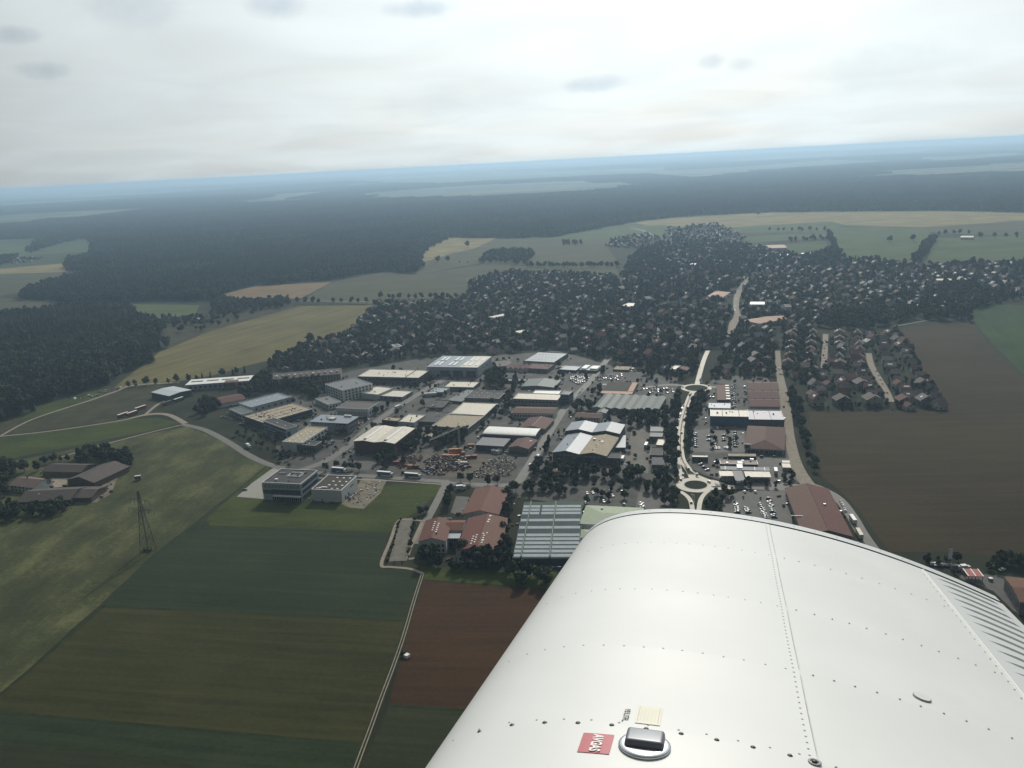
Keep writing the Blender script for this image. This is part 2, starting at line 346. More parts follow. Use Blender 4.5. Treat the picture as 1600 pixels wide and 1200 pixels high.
field('stubble_field', 'tan', [(328, 464), (400, 447), (470, 443), (518, 441), (470, 466), (390, 468)], .05)
field('pasture', 'greygreen', [(518, 441), (600, 425), (650, 430), (775, 410), (800, 416), (960, 415), (975, 440), (800, 433), (740, 441), (722, 468), (590, 476), (470, 470)], .07)
field('stubble_field', 'straw', [(652, 405), (668, 388), (700, 371), (776, 372), (742, 388), (700, 398), (664, 409)], .05)
field('pasture', 'greygreen', [(664, 409), (700, 398), (742, 388), (776, 372), (905, 374), (985, 375), (950, 388), (965, 408), (800, 415), (740, 413), (650, 430), (655, 418)], .09)
field('pasture', 'farm_green', [(830, 372), (990, 349), (1010, 352), (985, 375), (905, 375)], .11)
field('stubble_field', 'straw', [(990, 344), (1070, 340), (1190, 333), (1340, 331), (1300, 346), (1130, 356), (1000, 352)], .08)
field('pasture', 'farm_green', [(1130, 356), (1300, 346), (1320, 350), (1295, 362), (1160, 364)], .10)
field('stubble_field', 'straw', [(1300, 346), (1340, 331), (1480, 330), (1600, 333), (1750, 340), (1750, 352), (1600, 345), (1440, 355), (1320, 352)], .12)
field('pasture', 'greygreen', [(1440, 355), (1600, 345), (1760, 352), (1760, 372), (1520, 367), (1452, 362)], .14)
field('crop_field', 'lawn_far', [(1300, 356), (1450, 356), (1456, 372), (1425, 412), (1330, 408), (1305, 385)], .16)
field('pasture', 'lawn_far', [(1462, 372), (1600, 368), (1760, 376), (1760, 410), (1600, 404), (1445, 414)], .18)
field('pasture', 'farm_green', [(1160, 370), (1290, 362), (1295, 371), (1165, 380)], .14)
field('pasture', 'farm_green', [(-150, 385), (0, 377), (62, 374), (38, 400), (0, 404), (-150, 415)], .05)
field('stubble_field', 'straw', [(-150, 425), (0, 420), (104, 411), (105, 425), (0, 428), (-150, 440)], .07)
field('pasture', 'greygreen', [(-150, 440), (0, 428), (105, 425), (142, 427), (60, 452), (0, 462), (-150, 480)], .09)
field('pasture', 'greygreen', [(-150, 490), (0, 466), (80, 468), (145, 468), (60, 487), (0, 495), (-150, 520)], .11)
field('pasture', 'farm_green', [(150, 484), (200, 475), (312, 477), (305, 490), (240, 500), (185, 492)], .05)
field('pasture', 'scrub', [(255, 510), (330, 490), (430, 478), (470, 478), (330, 517), (255, 548)], .09)
field('scrub_land', 'scrub', [(-200, 700), (0, 658), (100, 622), (165, 608), (245, 600), (290, 612), (235, 640), (185, 657), (0, 682), (-200, 720)], .13)
field('pasture', 'lawn', [(20, 655), (60, 635), (140, 612), (165, 610), (150, 625), (90, 645), (40, 658)], .15)
# far pale clearings between the woods
FAR_FIELDS = [[(368, 318), (440, 302), (530, 297), (440, 316)], [(545, 303), (700, 291), (900, 282), (1015, 288), (905, 301), (760, 309), (620, 310)],
              [(520, 286), (700, 276), (1045, 262), (1060, 270), (900, 278), (700, 288)], [(1040, 268), (1300, 251), (1420, 250), (1180, 268), (1080, 281)],
              [(1400, 250), (1560, 240), (1640, 240), (1500, 252)], [(240, 290), (420, 280), (500, 279), (330, 290)], [(-100, 306), (150, 296), (260, 292), (60, 306)]]
FAR_G = [gpoly(p) for p in FAR_FIELDS]

# ---------------------------------------------------------------- foliage meshes
leafM = {'broad': M('broadleaf foliage', (0.0190, 0.0299, 0.0088), .75, .2, var=.5, scale=.45, rnd=.5, col2=(0.050, 0.064, 0.019)),
         'dark': M('dense dark foliage', (0.0122, 0.0218, 0.0082), .75, .2, var=.5, scale=.4, rnd=.4, col2=(0.0231, 0.0340, 0.0116)),
         'conifer': M('conifer needles', (0.0136, 0.0218, 0.0109), .8, .2, var=.3, scale=.5, rnd=.22)}
barkM = M('bark', (.09, .07, .05), .9, .1, var=.25, scale=2)

def crown_mesh(name, seed, h, rx, mat, nl=7, nq=34, base=.22, q=.85, core=True):
    """leaf clumps spread through several uneven lobes round a dark core"""
    g = np.random.default_rng(seed); V = []; Fc = []
    lobes = []
    for i in range(nl):
        a = g.uniform(0, 2*math.pi); rr = rx*g.uniform(.15, .62); z = h*g.uniform(base+.14, .86); k = 1-abs(z/h-.52)*.7
        lobes.append((rr*math.cos(a)*k, rr*math.sin(a)*k, z, rx*g.uniform(.42, .66)*k))
    lobes.append((0, 0, h*.6, rx*.72))
    for (x, y, z, r) in lobes:
        n = int(nq*(r/rx/.5)**2)
        for j in range(n):
            d = g.normal(size=3); d /= np.linalg.norm(d)
            if d[2] < -.55: d[2] *= -.6
            c = np.array([x, y, z])+d*r*g.uniform(.72, 1.05)*np.array([1, 1, .85])
            nn = d+g.normal(size=3)*.55; nn /= np.linalg.norm(nn)
            t = np.cross(nn, g.normal(size=3)); t /= np.linalg.norm(t); b = np.cross(nn, t); s = q*g.uniform(.6, 1.25)
            k = len(V); V += [c-t*s, c-b*s*.7, c+t*s+nn*s*.25, c+b*s*.75]; Fc.append((k, k+1, k+2, k+3))
        if core:
            bm = bmesh.new(); bmesh.ops.create_icosphere(bm, subdivisions=1, radius=r*.80)
            k = len(V)
            for v in bm.verts: V.append(np.array(v.co)*np.array([1, 1, .85])*g.uniform(.85, 1.12)+np.array([x, y, z]))
            for f in bm.faces: Fc.append(tuple(v.index+k for v in f.verts))
            bm.free()
    return mesh(name, V, Fc, mat)
def conifer_mesh(name, seed, h, rx, mat):
    g = np.random.default_rng(seed); V = []; Fc = []
    nt = 8
    for i in range(nt):
        z = h*(.12+.82*i/nt); r = rx*(1-i/nt)**.85; n = max(6, int(20*(1-i/nt)))
        for j in range(n):
            a = 2*math.pi*(j+g.uniform(-.4, .4))/n; rr = r*g.uniform(.75, 1.15); w = r*.30+.25
            d = np.array([math.cos(a), math.sin(a), 0]); t = np.array([-d[1], d[0], 0])
            top = np.array([0, 0, z+h*.13])+d*rr*.1; tip = d*rr+np.array([0, 0, z-h*.03*g.uniform(.5, 1.8)])
            k = len(V); V += [top, tip*.7+top*.3-t*w-[0, 0, .25], tip, tip*.7+top*.3+t*w-[0, 0, .25]]; Fc.append((k, k+1, k+2, k+3))
    return mesh(name, V, Fc, mat)
def trunk_mesh(name, h, r):
    b = MB(); n = 6
    P = [(math.cos(2*math.pi*i/n), math.sin(2*math.pi*i/n)) for i in range(n)]
    V = [(x*r, y*r, -.1) for x, y in P]+[(x*r*.5, y*r*.5, h) for x, y in P]
    b.add(V, [tuple(range(n-1, -1, -1)), tuple(range(n, 2*n))]+[(i, (i+1) % n, (i+1) % n+n, i+n) for i in range(n)])
    for a in (.4, 2.3, 4.4): b.bar((0, 0, h*.7), (h*.42*math.cos(a), h*.42*math.sin(a), h*1.45), r*.6)
    return b.mesh(name, barkM)
TREES = []      # (kind, crown mesh, trunk mesh) at a nominal height of 10 m
for i in range(5): TREES.append(('broad', crown_mesh('broad_crown', 10+i, 10, 3.9+.3*(i % 3), leafM['broad'], nl=7+i % 3), trunk_mesh('trunk', 4.2, .28)))
for i in range(3): TREES.append(('dark', crown_mesh('dark_crown', 30+i, 10, 3.3, leafM['dark'], nl=8, base=.1), trunk_mesh('trunk', 4.0, .25)))
for i in range(2): TREES.append(('slim', crown_mesh('slim_crown', 50+i, 10, 1.9, leafM['dark'], nl=7, base=.02, q=.6), trunk_mesh('trunk', 3.0, .2)))
for i in range(2): TREES.append(('conifer', conifer_mesh('conifer_crown', 60+i, 10, 2.3, leafM['conifer']), trunk_mesh('trunk', 6, .2)))
for i in range(2): TREES.append(('bush', crown_mesh('bush_crown', 70+i, 10, 6.5, leafM['broad'], nl=5, nq=26, base=-.1, q=1.5), None))
KINDS = {}
for i, t in enumerate(TREES): KINDS.setdefault(t[0], []).append(i)

def whole_tree(i):
    """crown and trunk in one mesh, for the far-off masses"""
    k, c, t = TREES[i]; bm = bmesh.new(); bm.from_mesh(c)
    nf = len(bm.faces)
    if t: bm.from_mesh(t)
    me = bpy.data.meshes.new('tree_mass'); bm.to_mesh(me); bm.free()
    me.materials.append(c.materials[0]); me.materials.append(barkM)
    me.polygons.foreach_set('material_index', [0]*nf+[1]*(len(me.polygons)-nf)); return me

def patch_mesh(name, seed, size, n, hmin, hmax, sub=1, cone=.5):
    """a piece of closed forest canopy: one lumpy cap per tree"""
    g = np.random.default_rng(seed); V = []; Fc = []; mi = []
    k = int(math.sqrt(n)); s = size/k
    for i in range(k):
        for j in range(k):
            x = (i+.5+g.uniform(-.4, .4))*s-size/2; y = (j+.5+g.uniform(-.4, .4))*s-size/2
            h = g.uniform(hmin, hmax); r = s*g.uniform(.5, .78); m = int(g.random() < cone)
            z0 = h*.25; K = len(V); ns = 6
            rings = ((0, 1.0), (.45, .8 if not m else .55), (.8, .45 if not m else .25)) if sub else ((0, 1.0), (.6, .7 if not m else .4))
            for (f, q) in rings:
                for t in range(ns):
                    a = 2*math.pi*(t+g.uniform(-.25, .25))/ns; rr = r*q*g.uniform(.75, 1.2)
                    V.append((x+rr*math.cos(a), y+rr*math.sin(a), z0+(h-z0)*f*g.uniform(.9, 1.1)))
            V.append((x+g.uniform(-.5, .5), y, h)); nr = len(rings)
            for q in range(nr-1):
                for t in range(ns): Fc.append((K+q*ns+t, K+q*ns+(t+1) % ns, K+(q+1)*ns+(t+1) % ns, K+(q+1)*ns+t)); mi.append(m)
            for t in range(ns): Fc.append((K+(nr-1)*ns+t, K+(nr-1)*ns+(t+1) % ns, K+nr*ns)); mi.append(m)
    return mesh(name, V, Fc, [forM0, forM1], mi)
forM0 = M('mixed forest canopy', (0.0136, 0.0204, 0.0095), .85, .15, var=.4, scale=.05, rnd=.2, col2=(0.0272, 0.0354, 0.0136))
forM1 = M('spruce forest canopy', (0.0102, 0.0163, 0.0088), .85, .15, var=.35, scale=.05, rnd=.2)

def stand_tone(m):
    """stands of different age and kind: slow change of leaf colour over the land"""
    nt = m.node_tree; N = nt.nodes; L = nt.links; b = N['Principled BSDF']; src = b.inputs['Base Color'].links[0].from_socket
    ge = N.new('ShaderNodeNewGeometry'); outs = []
    for sc, a, z in ((.0022, .55, 1.7), (.018, .6, 1.5)):
        ns = N.new('ShaderNodeTexNoise'); L.new(ge.outputs['Position'], ns.inputs['Vector']); ns.inputs['Scale'].default_value = sc; ns.inputs['Detail'].default_value = 4
        mr = N.new('ShaderNodeMapRange'); L.new(ns.outputs[0], mr.inputs[0]); mr.inputs[1].default_value = .32; mr.inputs[2].default_value = .68; mr.inputs[3].default_value = a; mr.inputs[4].default_value = z; outs.append(mr.outputs[0])
    mu = N.new('ShaderNodeMath'); mu.operation = 'MULTIPLY'; L.new(outs[0], mu.inputs[0]); L.new(outs[1], mu.inputs[1])
    hs = N.new('ShaderNodeHueSaturation'); L.new(src, hs.inputs['Color']); L.new(mu.outputs[0], hs.inputs['Value']); L.new(hs.outputs[0], b.inputs['Base Color'])

def scatter(name, pts, rot, scl, idx, meshes, label):
    """many look-alike plants as one object: geometry nodes instance the given meshes on the points"""
    me = bpy.data.meshes.new(name); me.vertices.add(len(pts)); me.vertices.foreach_set('co', np.asarray(pts, np.float32).ravel())
    for nm, dat, ty in (('rot', rot, 'FLOAT'), ('scl', scl, 'FLOAT'), ('idx', idx, 'INT')):
        a = me.attributes.new(nm, ty, 'POINT'); a.data.foreach_set('value', np.asarray(dat))
    o = put(name, me, kind='stuff', label=label)
    ng = bpy.data.node_groups.new(name, 'GeometryNodeTree')
    ng.interface.new_socket('Geometry', in_out='INPUT', socket_type='NodeSocketGeometry'); ng.interface.new_socket('Geometry', in_out='OUTPUT', socket_type='NodeSocketGeometry')
    N = ng.nodes; L = ng.links; gi = N.new('NodeGroupInput'); go = N.new('NodeGroupOutput'); jn = N.new('GeometryNodeJoinGeometry')
    def attr(nm, ty):
        a = N.new('GeometryNodeInputNamedAttribute'); a.data_type = ty; a.inputs[0].default_value = nm; return a.outputs[0]
    r = N.new('ShaderNodeCombineXYZ'); L.new(attr('rot', 'FLOAT'), r.inputs[2]); s = attr('scl', 'FLOAT'); ix = attr('idx', 'INT')
    for k, m in enumerate(meshes):
        src = bpy.data.objects.new(name+'_piece', m)
        oi = N.new('GeometryNodeObjectInfo'); oi.inputs['Object'].default_value = src; oi.inputs['As Instance'].default_value = True
        ip = N.new('GeometryNodeInstanceOnPoints'); L.new(gi.outputs[0], ip.inputs['Points']); L.new(oi.outputs['Geometry'], ip.inputs['Instance'])
        c = N.new('FunctionNodeCompare'); c.data_type = 'INT'; c.operation = 'EQUAL'; L.new(ix, c.inputs[2]); c.inputs[3].default_value = k
        L.new(c.outputs[0], ip.inputs['Selection']); L.new(r.outputs[0], ip.inputs['Rotation']); L.new(s, ip.inputs['Scale'])
        L.new(ip.outputs[0], jn.inputs[0])
    L.new(jn.outputs[0], go.inputs[0])
    md = o.modifiers.new('scatter', 'NODES'); md.node_group = ng
    return o

# ---------------------------------------------------------------- woods
def in_view(P, m=.06):
    d = P-EYE[None, :]; k = d@_F; u = (d@CX)/k; v = (d@CY)/k
    return (k > 0) & (np.abs(u) < 800/F+m) & (v < 600/F+.05) & (v > -600/F-.05)

NEAR_WOOD = gpoly([(-260, 520), (0, 497), (60, 491), (150, 484), (195, 487), (240, 508), (252, 545), (205, 582), (110, 617), (0, 658), (-200, 700), (-420, 700)])
WOOD_EDGE = [(-300, 470), (-160, 424), (0, 415), (30, 402), (60, 390), (105, 378), (140, 372), (150, 400), (105, 408), (106, 424), (145, 427), (60, 452), (30, 464), (75, 472), (130, 474), (190, 470), (330, 470), (330, 463), (400, 446), (500, 438), (600, 424), (652, 426), (655, 404), (668, 388), (700, 371), (776, 372), (860, 371), (990, 347),
             (1070, 338), (1190, 332), (1340, 330), (1480, 329), (1600, 332), (1780, 340), (1900, 330)]
big = gpoly(WOOD_EDGE)
far_arc = [(9000*math.tan(a), 9000.) for a in (.85, .4, 0, -.4, -.85)]
BIG_WOOD = big + far_arc
CLEAR = [gpoly(p) for p in ([(-300, 400), (0, 375), (65, 372), (38, 402), (-300, 430)], [(290, 420), (318, 420), (316, 429), (288, 429)], [(330, 385), (480, 372), (482, 374.5), (330, 388)], [(120, 352), (250, 347), (250, 350), (120, 355)], [(560, 355), (640, 352), (640, 355), (560, 358)], [(570, 306), (640, 300), (660, 305), (590, 311)])]

def build_woods():
    g = np.random.default_rng(3)
    pm = [patch_mesh('canopy', i, 60, 64, 15, 25, 1, .35+.2*(i % 2)) for i in range(4)]
    wt = [whole_tree(i) for i in KINDS['dark']+KINDS['conifer']+KINDS['broad'][:2]]
    pts, rot, scl, idx = [], [], [], []
    tp = []
    for poly, lim in ((NEAR_WOOD, None), (BIG_WOOD, 4600)):
        A = np.array(poly); x0, y0 = A.min(0); x1, y1 = A.max(0)
        y1 = min(y1, 4700)
        s = 60.; gx, gy = np.meshgrid(np.arange(x0, x1, s), np.arange(y0, y1, s)); C = np.stack([gx.ravel(), gy.ravel()], 1)+s/2
        r = np.hypot(C[:, 0], C[:, 1]); C = C[in_view(np.c_[C, np.full(len(C), 10.)], .1) & (r < 4700)]
        full = np.ones(len(C), bool); some = np.zeros(len(C), bool)
        for dx, dy in ((-.55, -.55), (.55, -.55), (.55, .55), (-.55, .55), (0, 0), (0, .5), (0, -.5), (.5, 0), (-.5, 0)):
            q = inpoly(C+np.array([dx, dy])*s, poly)
            for c in CLEAR: q &= ~inpoly(C+np.array([dx, dy])*s, c)
            full &= q; some |= q
        near = np.hypot(C[:, 0], C[:, 1]) < 1500
        P = C[full & ~near]; pts.append(np.c_[P, hills(P[:, 0], P[:, 1])]); n = len(P)
        rot.append(g.integers(0, 4, n)*math.pi/2); scl.append(g.uniform(.9, 1.1, n)); idx.append(g.integers(0, 4, n))
        E = C[some & ~(full & ~near)]
        jit = np.repeat(E, 58, 0)+g.uniform(-.5, .5, (len(E)*58, 2))*s
        wob = np.stack([9*np.sin(jit[:, 1]/19+1)+6*np.sin(jit[:, 0]/11+jit[:, 1]/7), 9*np.sin(jit[:, 0]/23)+6*np.sin(jit[:, 1]/9-jit[:, 0]/13)], 1)
        q = inpoly(jit+wob, poly)
        for c in CLEAR: q &= ~inpoly(jit+wob, c)
        tp.append(jit[q])
    pts = np.concatenate(pts); scatter('forest', pts, np.concatenate(rot), np.concatenate(scl), np.concatenate(idx), pm, 'dark closed mixed forest spreading behind the fields')
    T = np.concatenate(tp); n = len(T)
    scatter('woodland', np.c_[T, np.zeros(n)], g.uniform(0, 6.28, n), g.uniform(1.3, 2.3, n), g.integers(0, len(wt), n), wt, 'dark woodland trees along the forest edges and in the wood on the left')
    # far woods, 4.5 to 30 km
    fp = [patch_mesh('far_canopy', 40+i, 260, 26*26, 16, 26, 0, .5) for i in range(3)]
    s = 250.; gx, gy = np.meshgrid(np.arange(-22000, 22000, s), np.arange(2000, 34000, s)); C = np.stack([gx.ravel(), gy.ravel()], 1)+s/2
    r = np.hypot(C[:, 0], C[:, 1]); C = C[in_view(np.c_[C, np.full(len(C), 10.)], .1) & (r > 4680)]; r = np.hypot(C[:, 0], C[:, 1])
    f = np.sin(C[:, 0]/1500+C[:, 1]/4200+.5)+np.sin(C[:, 1]/1250+.6*np.sin(C[:, 0]/2100))+.7*np.sin(C[:, 0]/700-C[:, 1]/900)
    f2 = np.sin(C[:, 0]/430+C[:, 1]/900)+np.sin(C[:, 1]/380-C[:, 0]/1500)+.6*np.sin((C[:, 0]+C[:, 1])/260)
    keep = ((f > -.8) & (f2 > -1.6)) | (r < 6800)
    for c in FAR_G: keep &= ~inpoly(C, c)
    for c in CLEAR: keep &= ~inpoly(C, c)
    C = C[keep]; n = len(C)
    scatter('far_forest', np.c_[C, hills(C[:, 0], C[:, 1])-1], g.integers(0, 4, n)*math.pi/2, np.ones(n), g.integers(0, 3, n), fp, 'blue hazy woods reaching to the horizon')
    print('forest', len(pts), 'edge trees', len(T), 'far', n)
for _m in (forM0, forM1): stand_tone(_m)
build_woods()
# ---------------------------------------------------------------- buildings
Z8 = lambda x, y: (420+x/8, 590+y/8)
ZO = lambda x, y: (400+x/8, 720+y/8)
ZK = lambda x, y: (650+x/4.571, 540+y/4.571)
ZQ = lambda x, y: (590+x/6.154, 640+y/6.154)
ZF = lambda x, y: (840+x/8, 640+y/8)
ZG = lambda x, y: (780+x/8.57, 760+y/8.57)
ZR = lambda x, y: (640+x/7.5, 740+y/7.5)
ZW = lambda x, y: (1040+x/7.27, 560+y/7.27)
ZS = lambda x, y: (1090+x/8, 690+y/8)
ZX = lambda x, y: (1430+x/9.41, 860+y/9.41)

m_cream = M('cream roof membrane', (.56, .50, .40), .55, .3, var=.14, scale=.35, col2=(.66, .60, .49))
m_tan = M('gravelled tan roof', (.34, .28, .20), .8, .2, var=.2, scale=.5, col2=(.43, .36, .26))
m_whiteroof = M('white roof sheeting', (.68, .67, .63), .45, .35, var=.1, scale=.3)
m_greyroof = M('grey roof felt', (.105, .11, .115), .6, .3, var=.25, scale=.35)
m_slate = M('blue grey metal roof', (.17, .20, .235), .5, .4, var=.12, scale=.3)
m_darkroof = M('dark bitumen roof', (.040, .037, .034), .75, .25, var=.45, scale=.6)
m_brownroof = M('brown green planted roof', (.052, .043, .033), .85, .2, var=.4, scale=.8)
m_greenroof = M('weathered green sheet roof', (.065, .085, .075), .6, .3, var=.18, scale=.35)
m_palegreen = M('pale green sheet roof', (.22, .27, .165), .6, .3, var=.10, scale=.3)
m_red = M('red clay tiles', (.120, .042, .023), .75, .25, var=.25, scale=.7, rnd=.12)
m_reddark = M('dark red brown tiles', (.095, .036, .024), .75, .25, var=.25, scale=.7, rnd=.12)
m_brown = M('old brown tiles', (.060, .044, .036), .7, .3, var=.3, scale=.6, rnd=.15)
m_pink = M('salmon roof coating', (.42, .25, .17), .7, .2, var=.12, scale=.4)
m_white = M('white render', (.55, .56, .55), .8, .2, var=.08, scale=.4)
m_paleblue = M('pale blue grey cladding', (.36, .40, .42), .6, .3, var=.08, scale=.4)
m_grey = M('grey concrete wall', (.19, .19, .185), .85, .2, var=.15, scale=.5)
m_dkgrey = M('dark grey cladding', (.085, .09, .095), .6, .3, var=.15, scale=.5)
m_dkgreen = M('dark green cladding', (.055, .080, .075), .6, .3, var=.15, scale=.5)
m_redwall = M('dull red brown cladding', (.10, .050, .042), .7, .25, var=.2, scale=.5)
m_blue = M('blue cladding', (.06, .11, .20), .55, .3, var=.12, scale=.5)
m_lilac = M('lilac render', (.34, .29, .37), .8, .2, var=.15, scale=.2)
m_glass = M('window glass', (.035, .045, .055), .12, .6, var=.3, scale=.4)
m_dome = M('white acrylic rooflight', (.82, .82, .80), .18, .6, var=.03, scale=1)
m_cop = M('white parapet coping', (.70, .70, .68), .5, .35, var=.05, scale=1)
m_metal = M('galvanised steel', (.42, .43, .44), .4, .5, metal=.6, var=.1, scale=1)
m_gate = M('dark industrial door', (.05, .06, .075), .5, .3, var=.2, scale=.5)
m_wood = M('weathered timber', (.12, .085, .06), .85, .2, var=.25, scale=.6)
m_solar = M('photovoltaic glass', (.03, .04, .075), .08, .7, var=.2, scale=.5)
m_black = M('black rubber', (.02, .02, .02), .8, .2)

_u = MB(); _u.box(-.5, .5, -.5, .5, 0, 1)
UNIT = {}
def unit(mat):
    if mat.name not in UNIT: UNIT[mat.name] = _u.mesh('unit_box', mat)
    return UNIT[mat.name]
_dm = MB()
def dome_mesh():
    V = []; n = 8
    for r, z in ((.5, 0), (.47, .45), (.3, .85)): V += [(r*math.copysign(abs(math.cos(a))**.6, math.cos(a)), r*math.copysign(abs(math.sin(a))**.6, math.sin(a)), z) for a in [2*math.pi*(i+.5)/n for i in range(n)]]
    V.append((0, 0, 1)); Fc = [(j*n+i, j*n+(i+1) % n, (j+1)*n+(i+1) % n, (j+1)*n+i) for j in range(2) for i in range(n)]+[(2*n+i, 2*n+(i+1) % n, 3*n) for i in range(n)]
    return mesh('rooflight', V, Fc, m_dome)
DOME = dome_mesh()

def height_at(A, hp):
    g = G(A[0], A[1]+hp); lo, hi = 0., 60.
    for _ in range(40):
        m = (lo+hi)/2
        if toP(g+np.array([0, 0, m]))[1] > A[1]: lo = m
        else: hi = m
    return lo
class B:
    """a building on a rectangle: local x along the front (A to B), local y away from the viewer, z up"""
    def __init__(s, name, label, A, Bp, C, hp=None, h=None, cat='building', group=None, grow=0.0):
        s.h = h if h else height_at(Bp, hp)
        a, b, c = (G(*p, s.h)[:2] for p in (A, Bp, C)); e = b-a; s.w = np.linalg.norm(e); e /= s.w; n = np.array([-e[1], e[0]])
        d = (c-b)@n; s.d = max(2.5, abs(d)); ctr = a+e*s.w/2+n*d/2
        s.rz = math.atan2(e[1], e[0]); s.w += grow; s.d += grow
        s.root = put(name, None, None, (ctr[0], ctr[1], 0), s.rz, label, cat, group); BUILT.append((ctr, max(s.w, s.d)/2, s.rz, s.w/2, s.d/2))
    def ring(s, mb, t, z0, z1, grow=0.0):
        x, y = s.w/2+grow, s.d/2+grow
        mb.box(-x, x, -y, -y+t, z0, z1); mb.box(-x, x, y-t, y, z0, z1); mb.box(-x, -x+t, -y+t, y-t, z0, z1); mb.box(x-t, x, -y+t, y-t, z0, z1)
    def flat(s, wall, roof, cop=None, par=.45, ct=.35):
        b = MB(); s.ring(b, .3, 0, s.h); b.put('wall', wall, s.root)
        b = MB(); b.box(-s.w/2+.3, s.w/2-.3, -s.d/2+.3, s.d/2-.3, s.h-par-.25, s.h-par); b.put('roof', roof, s.root)
        if cop: b = MB(); s.ring(b, ct, s.h+.003, s.h+.10, .04); b.put('parapet', cop, s.root)
        s.top = s.h-par; return s
    def slab(s, wall, roof, over=.5, t=.3):
        """flat roof plate reaching past the walls"""
        b = MB(); b.box(-s.w/2, s.w/2, -s.d/2, s.d/2, 0, s.h-t); b.put('wall', wall, s.root)
        b = MB(); b.box(-s.w/2-over, s.w/2+over, -s.d/2-over, s.d/2+over, s.h-t+.002, s.h); b.put('roof', roof, s.root); s.top = s.h; return s
    def gable(s, wall, roof, rise, ax='y', over=.5, n=1, roofs=None, verge=None, t=.22):
        """n pitched roofs side by side; the ridge runs along ax"""
        L, S = (s.d, s.w) if ax == 'y' else (s.w, s.d)
        st = S/n; b = MB(); pf = [(-S/2, 0), (S/2, 0)]
        for i in range(n): pf += [(S/2-i*st, s.h-.02), (S/2-(i+.5)*st, s.h+rise-.02)]
        pf.append((-S/2, s.h-.02))
        if ax == 'y': b.extrude(pf, -L/2, L/2)
        else: b.extrudx(pf, -L/2, L/2)
        b.put('wall', wall, s.root)
        for i in range(n):
            c = -S/2+(i+.5)*st; ov = over
            for sgn in (-1, 1):
                eo = ov if (n == 1 or (i == 0 and sgn < 0) or (i == n-1 and sgn > 0)) else 0
                sl = rise/(st/2); x1 = c+sgn*(st/2+eo); z1 = s.h-sl*eo
                P = [(c, s.h+rise), (x1, z1), (x1, z1+t), (c, s.h+rise+t)]
                if sgn < 0: P = P[::-1]
                mb = MB()
                if ax == 'y': mb.extrude(P, -L/2-ov, L/2+ov)
                else: mb.extrudx(P, -L/2-ov, L/2+ov)
                mb.put('roof', (roofs[i] if roofs else roof), s.root)
            if verge:
                mb = MB()
                if ax == 'y': mb.extrude([(c-.22, s.h+rise+t*.6), (c+.22, s.h+rise+t*.6), (c, s.h+rise+t+.14)], -L/2-ov, L/2+ov)
                else: mb.extrudx([(c-.22, s.h+rise+t*.6), (c+.22, s.h+rise+t*.6), (c, s.h+rise+t+.14)], -L/2-ov, L/2+ov)
                mb.put('ridge_cap', verge, s.root)
        s.top = s.h; s.rise = rise; s.gax = ax; s.gn = n; return s
    def hip(s, wall, roof, rise, over=.6, k=.5):
        b = MB(); b.box(-s.w/2, s.w/2, -s.d/2, s.d/2, 0, s.h); b.put('wall', wall, s.root)
        x, y = s.w/2+over, s.d/2+over; L = max(x, y)-min(x, y)*k*1.6; L = max(L, .5)
        r = [(0, -L, s.h+rise), (0, L, s.h+rise)] if y > x else [(-L, 0, s.h+rise), (L, 0, s.h+rise)]
        z = s.h+.01; V = [(-x, -y, z), (x, -y, z), (x, y, z), (-x, y, z)]+r
        Fc = [(0, 1, 4), (1, 2, 5, 4), (2, 3, 5), (3, 0, 4, 5)] if y > x else [(0, 1, 5, 4), (1, 2, 5), (2, 3, 4, 5), (3, 0, 4)]
        put('roof', mesh('roof', V, Fc+[(3, 2, 1, 0)], roof), s.root); s.top = s.h; return s
    def arch(s, wall, roof, rise, over=.4, seg=12):
        b = MB(); b.box(-s.w/2, s.w/2, -s.d/2, s.d/2, 0, s.h-.05); b.put('wall', wall, s.root)
        S = s.d/2+over; pf = [(S*math.cos(a)*-1, s.h+rise*math.sin(a)) for a in np.linspace(0, math.pi, seg)]; pf += [(-y, z-.25) for y, z in pf]
        mb = MB(); mb.extrudx(pf, -s.w/2-over, s.w/2+over); mb.put('roof', roof, s.root); s.top = s.h; return s
    def wins(s, side, z, hh, n, fr=.6, a=.03, b=.97, mat=None, name='window', prou=.05):
        L = s.w if side in 'fb' else s.d
        st = (b-a)*L/n; ob = unit(mat or m_glass)
        for i in range(n):
            p = -L/2+a*L+st*(i+.5); w = st*fr
            x, y, sx, sy = {'f': (p, -s.d/2, w, .2), 'b': (p, s.d/2, w, .2), 'l': (-s.w/2, p, .2, w), 'r': (s.w/2, p, .2, w)}[side]
            put(name, ob, s.root, (x, y, z), scale=(sx+0*prou, sy+0*prou, hh))
        return s
    def domes(s, nx, ny, sx=1.6, sy=1.6, a=.12, b=.88, c=.12, d=.88, hh=.5, jit=0.0):
        for i in range(nx):
            for j in range(ny):
                x = s.w*(a+(b-a)*(i+.5)/nx-.5); y = s.d*(c+(d-c)*(j+.5)/ny-.5)
                put('rooflight', DOME, s.root, (x+random.uniform(-jit, jit), y+random.uniform(-jit, jit), s.top), scale=(sx, sy, hh))
        return s
    def unitbox(s, name, x, y, sx, sy, sz, mat, z=None):
        """block on the roof; x, y as fractions of the plan"""
        put(name, unit(mat), s.root, (s.w*(x-.5), s.d*(y-.5), s.top if z is None else z), scale=(sx, sy, sz)); return s
    def vents(s, n, seed=0):
        g = random.Random(seed+int(s.w*100))
        for i in range(n):
            s.unitbox('roof_vent', g.uniform(.12, .88), g.uniform(.15, .85), g.uniform(.6, 1.6), g.uniform(.6, 1.6), g.uniform(.5, 1.3), g.choice([m_metal, m_dkgrey, m_grey]))
        return s
BUILT = []

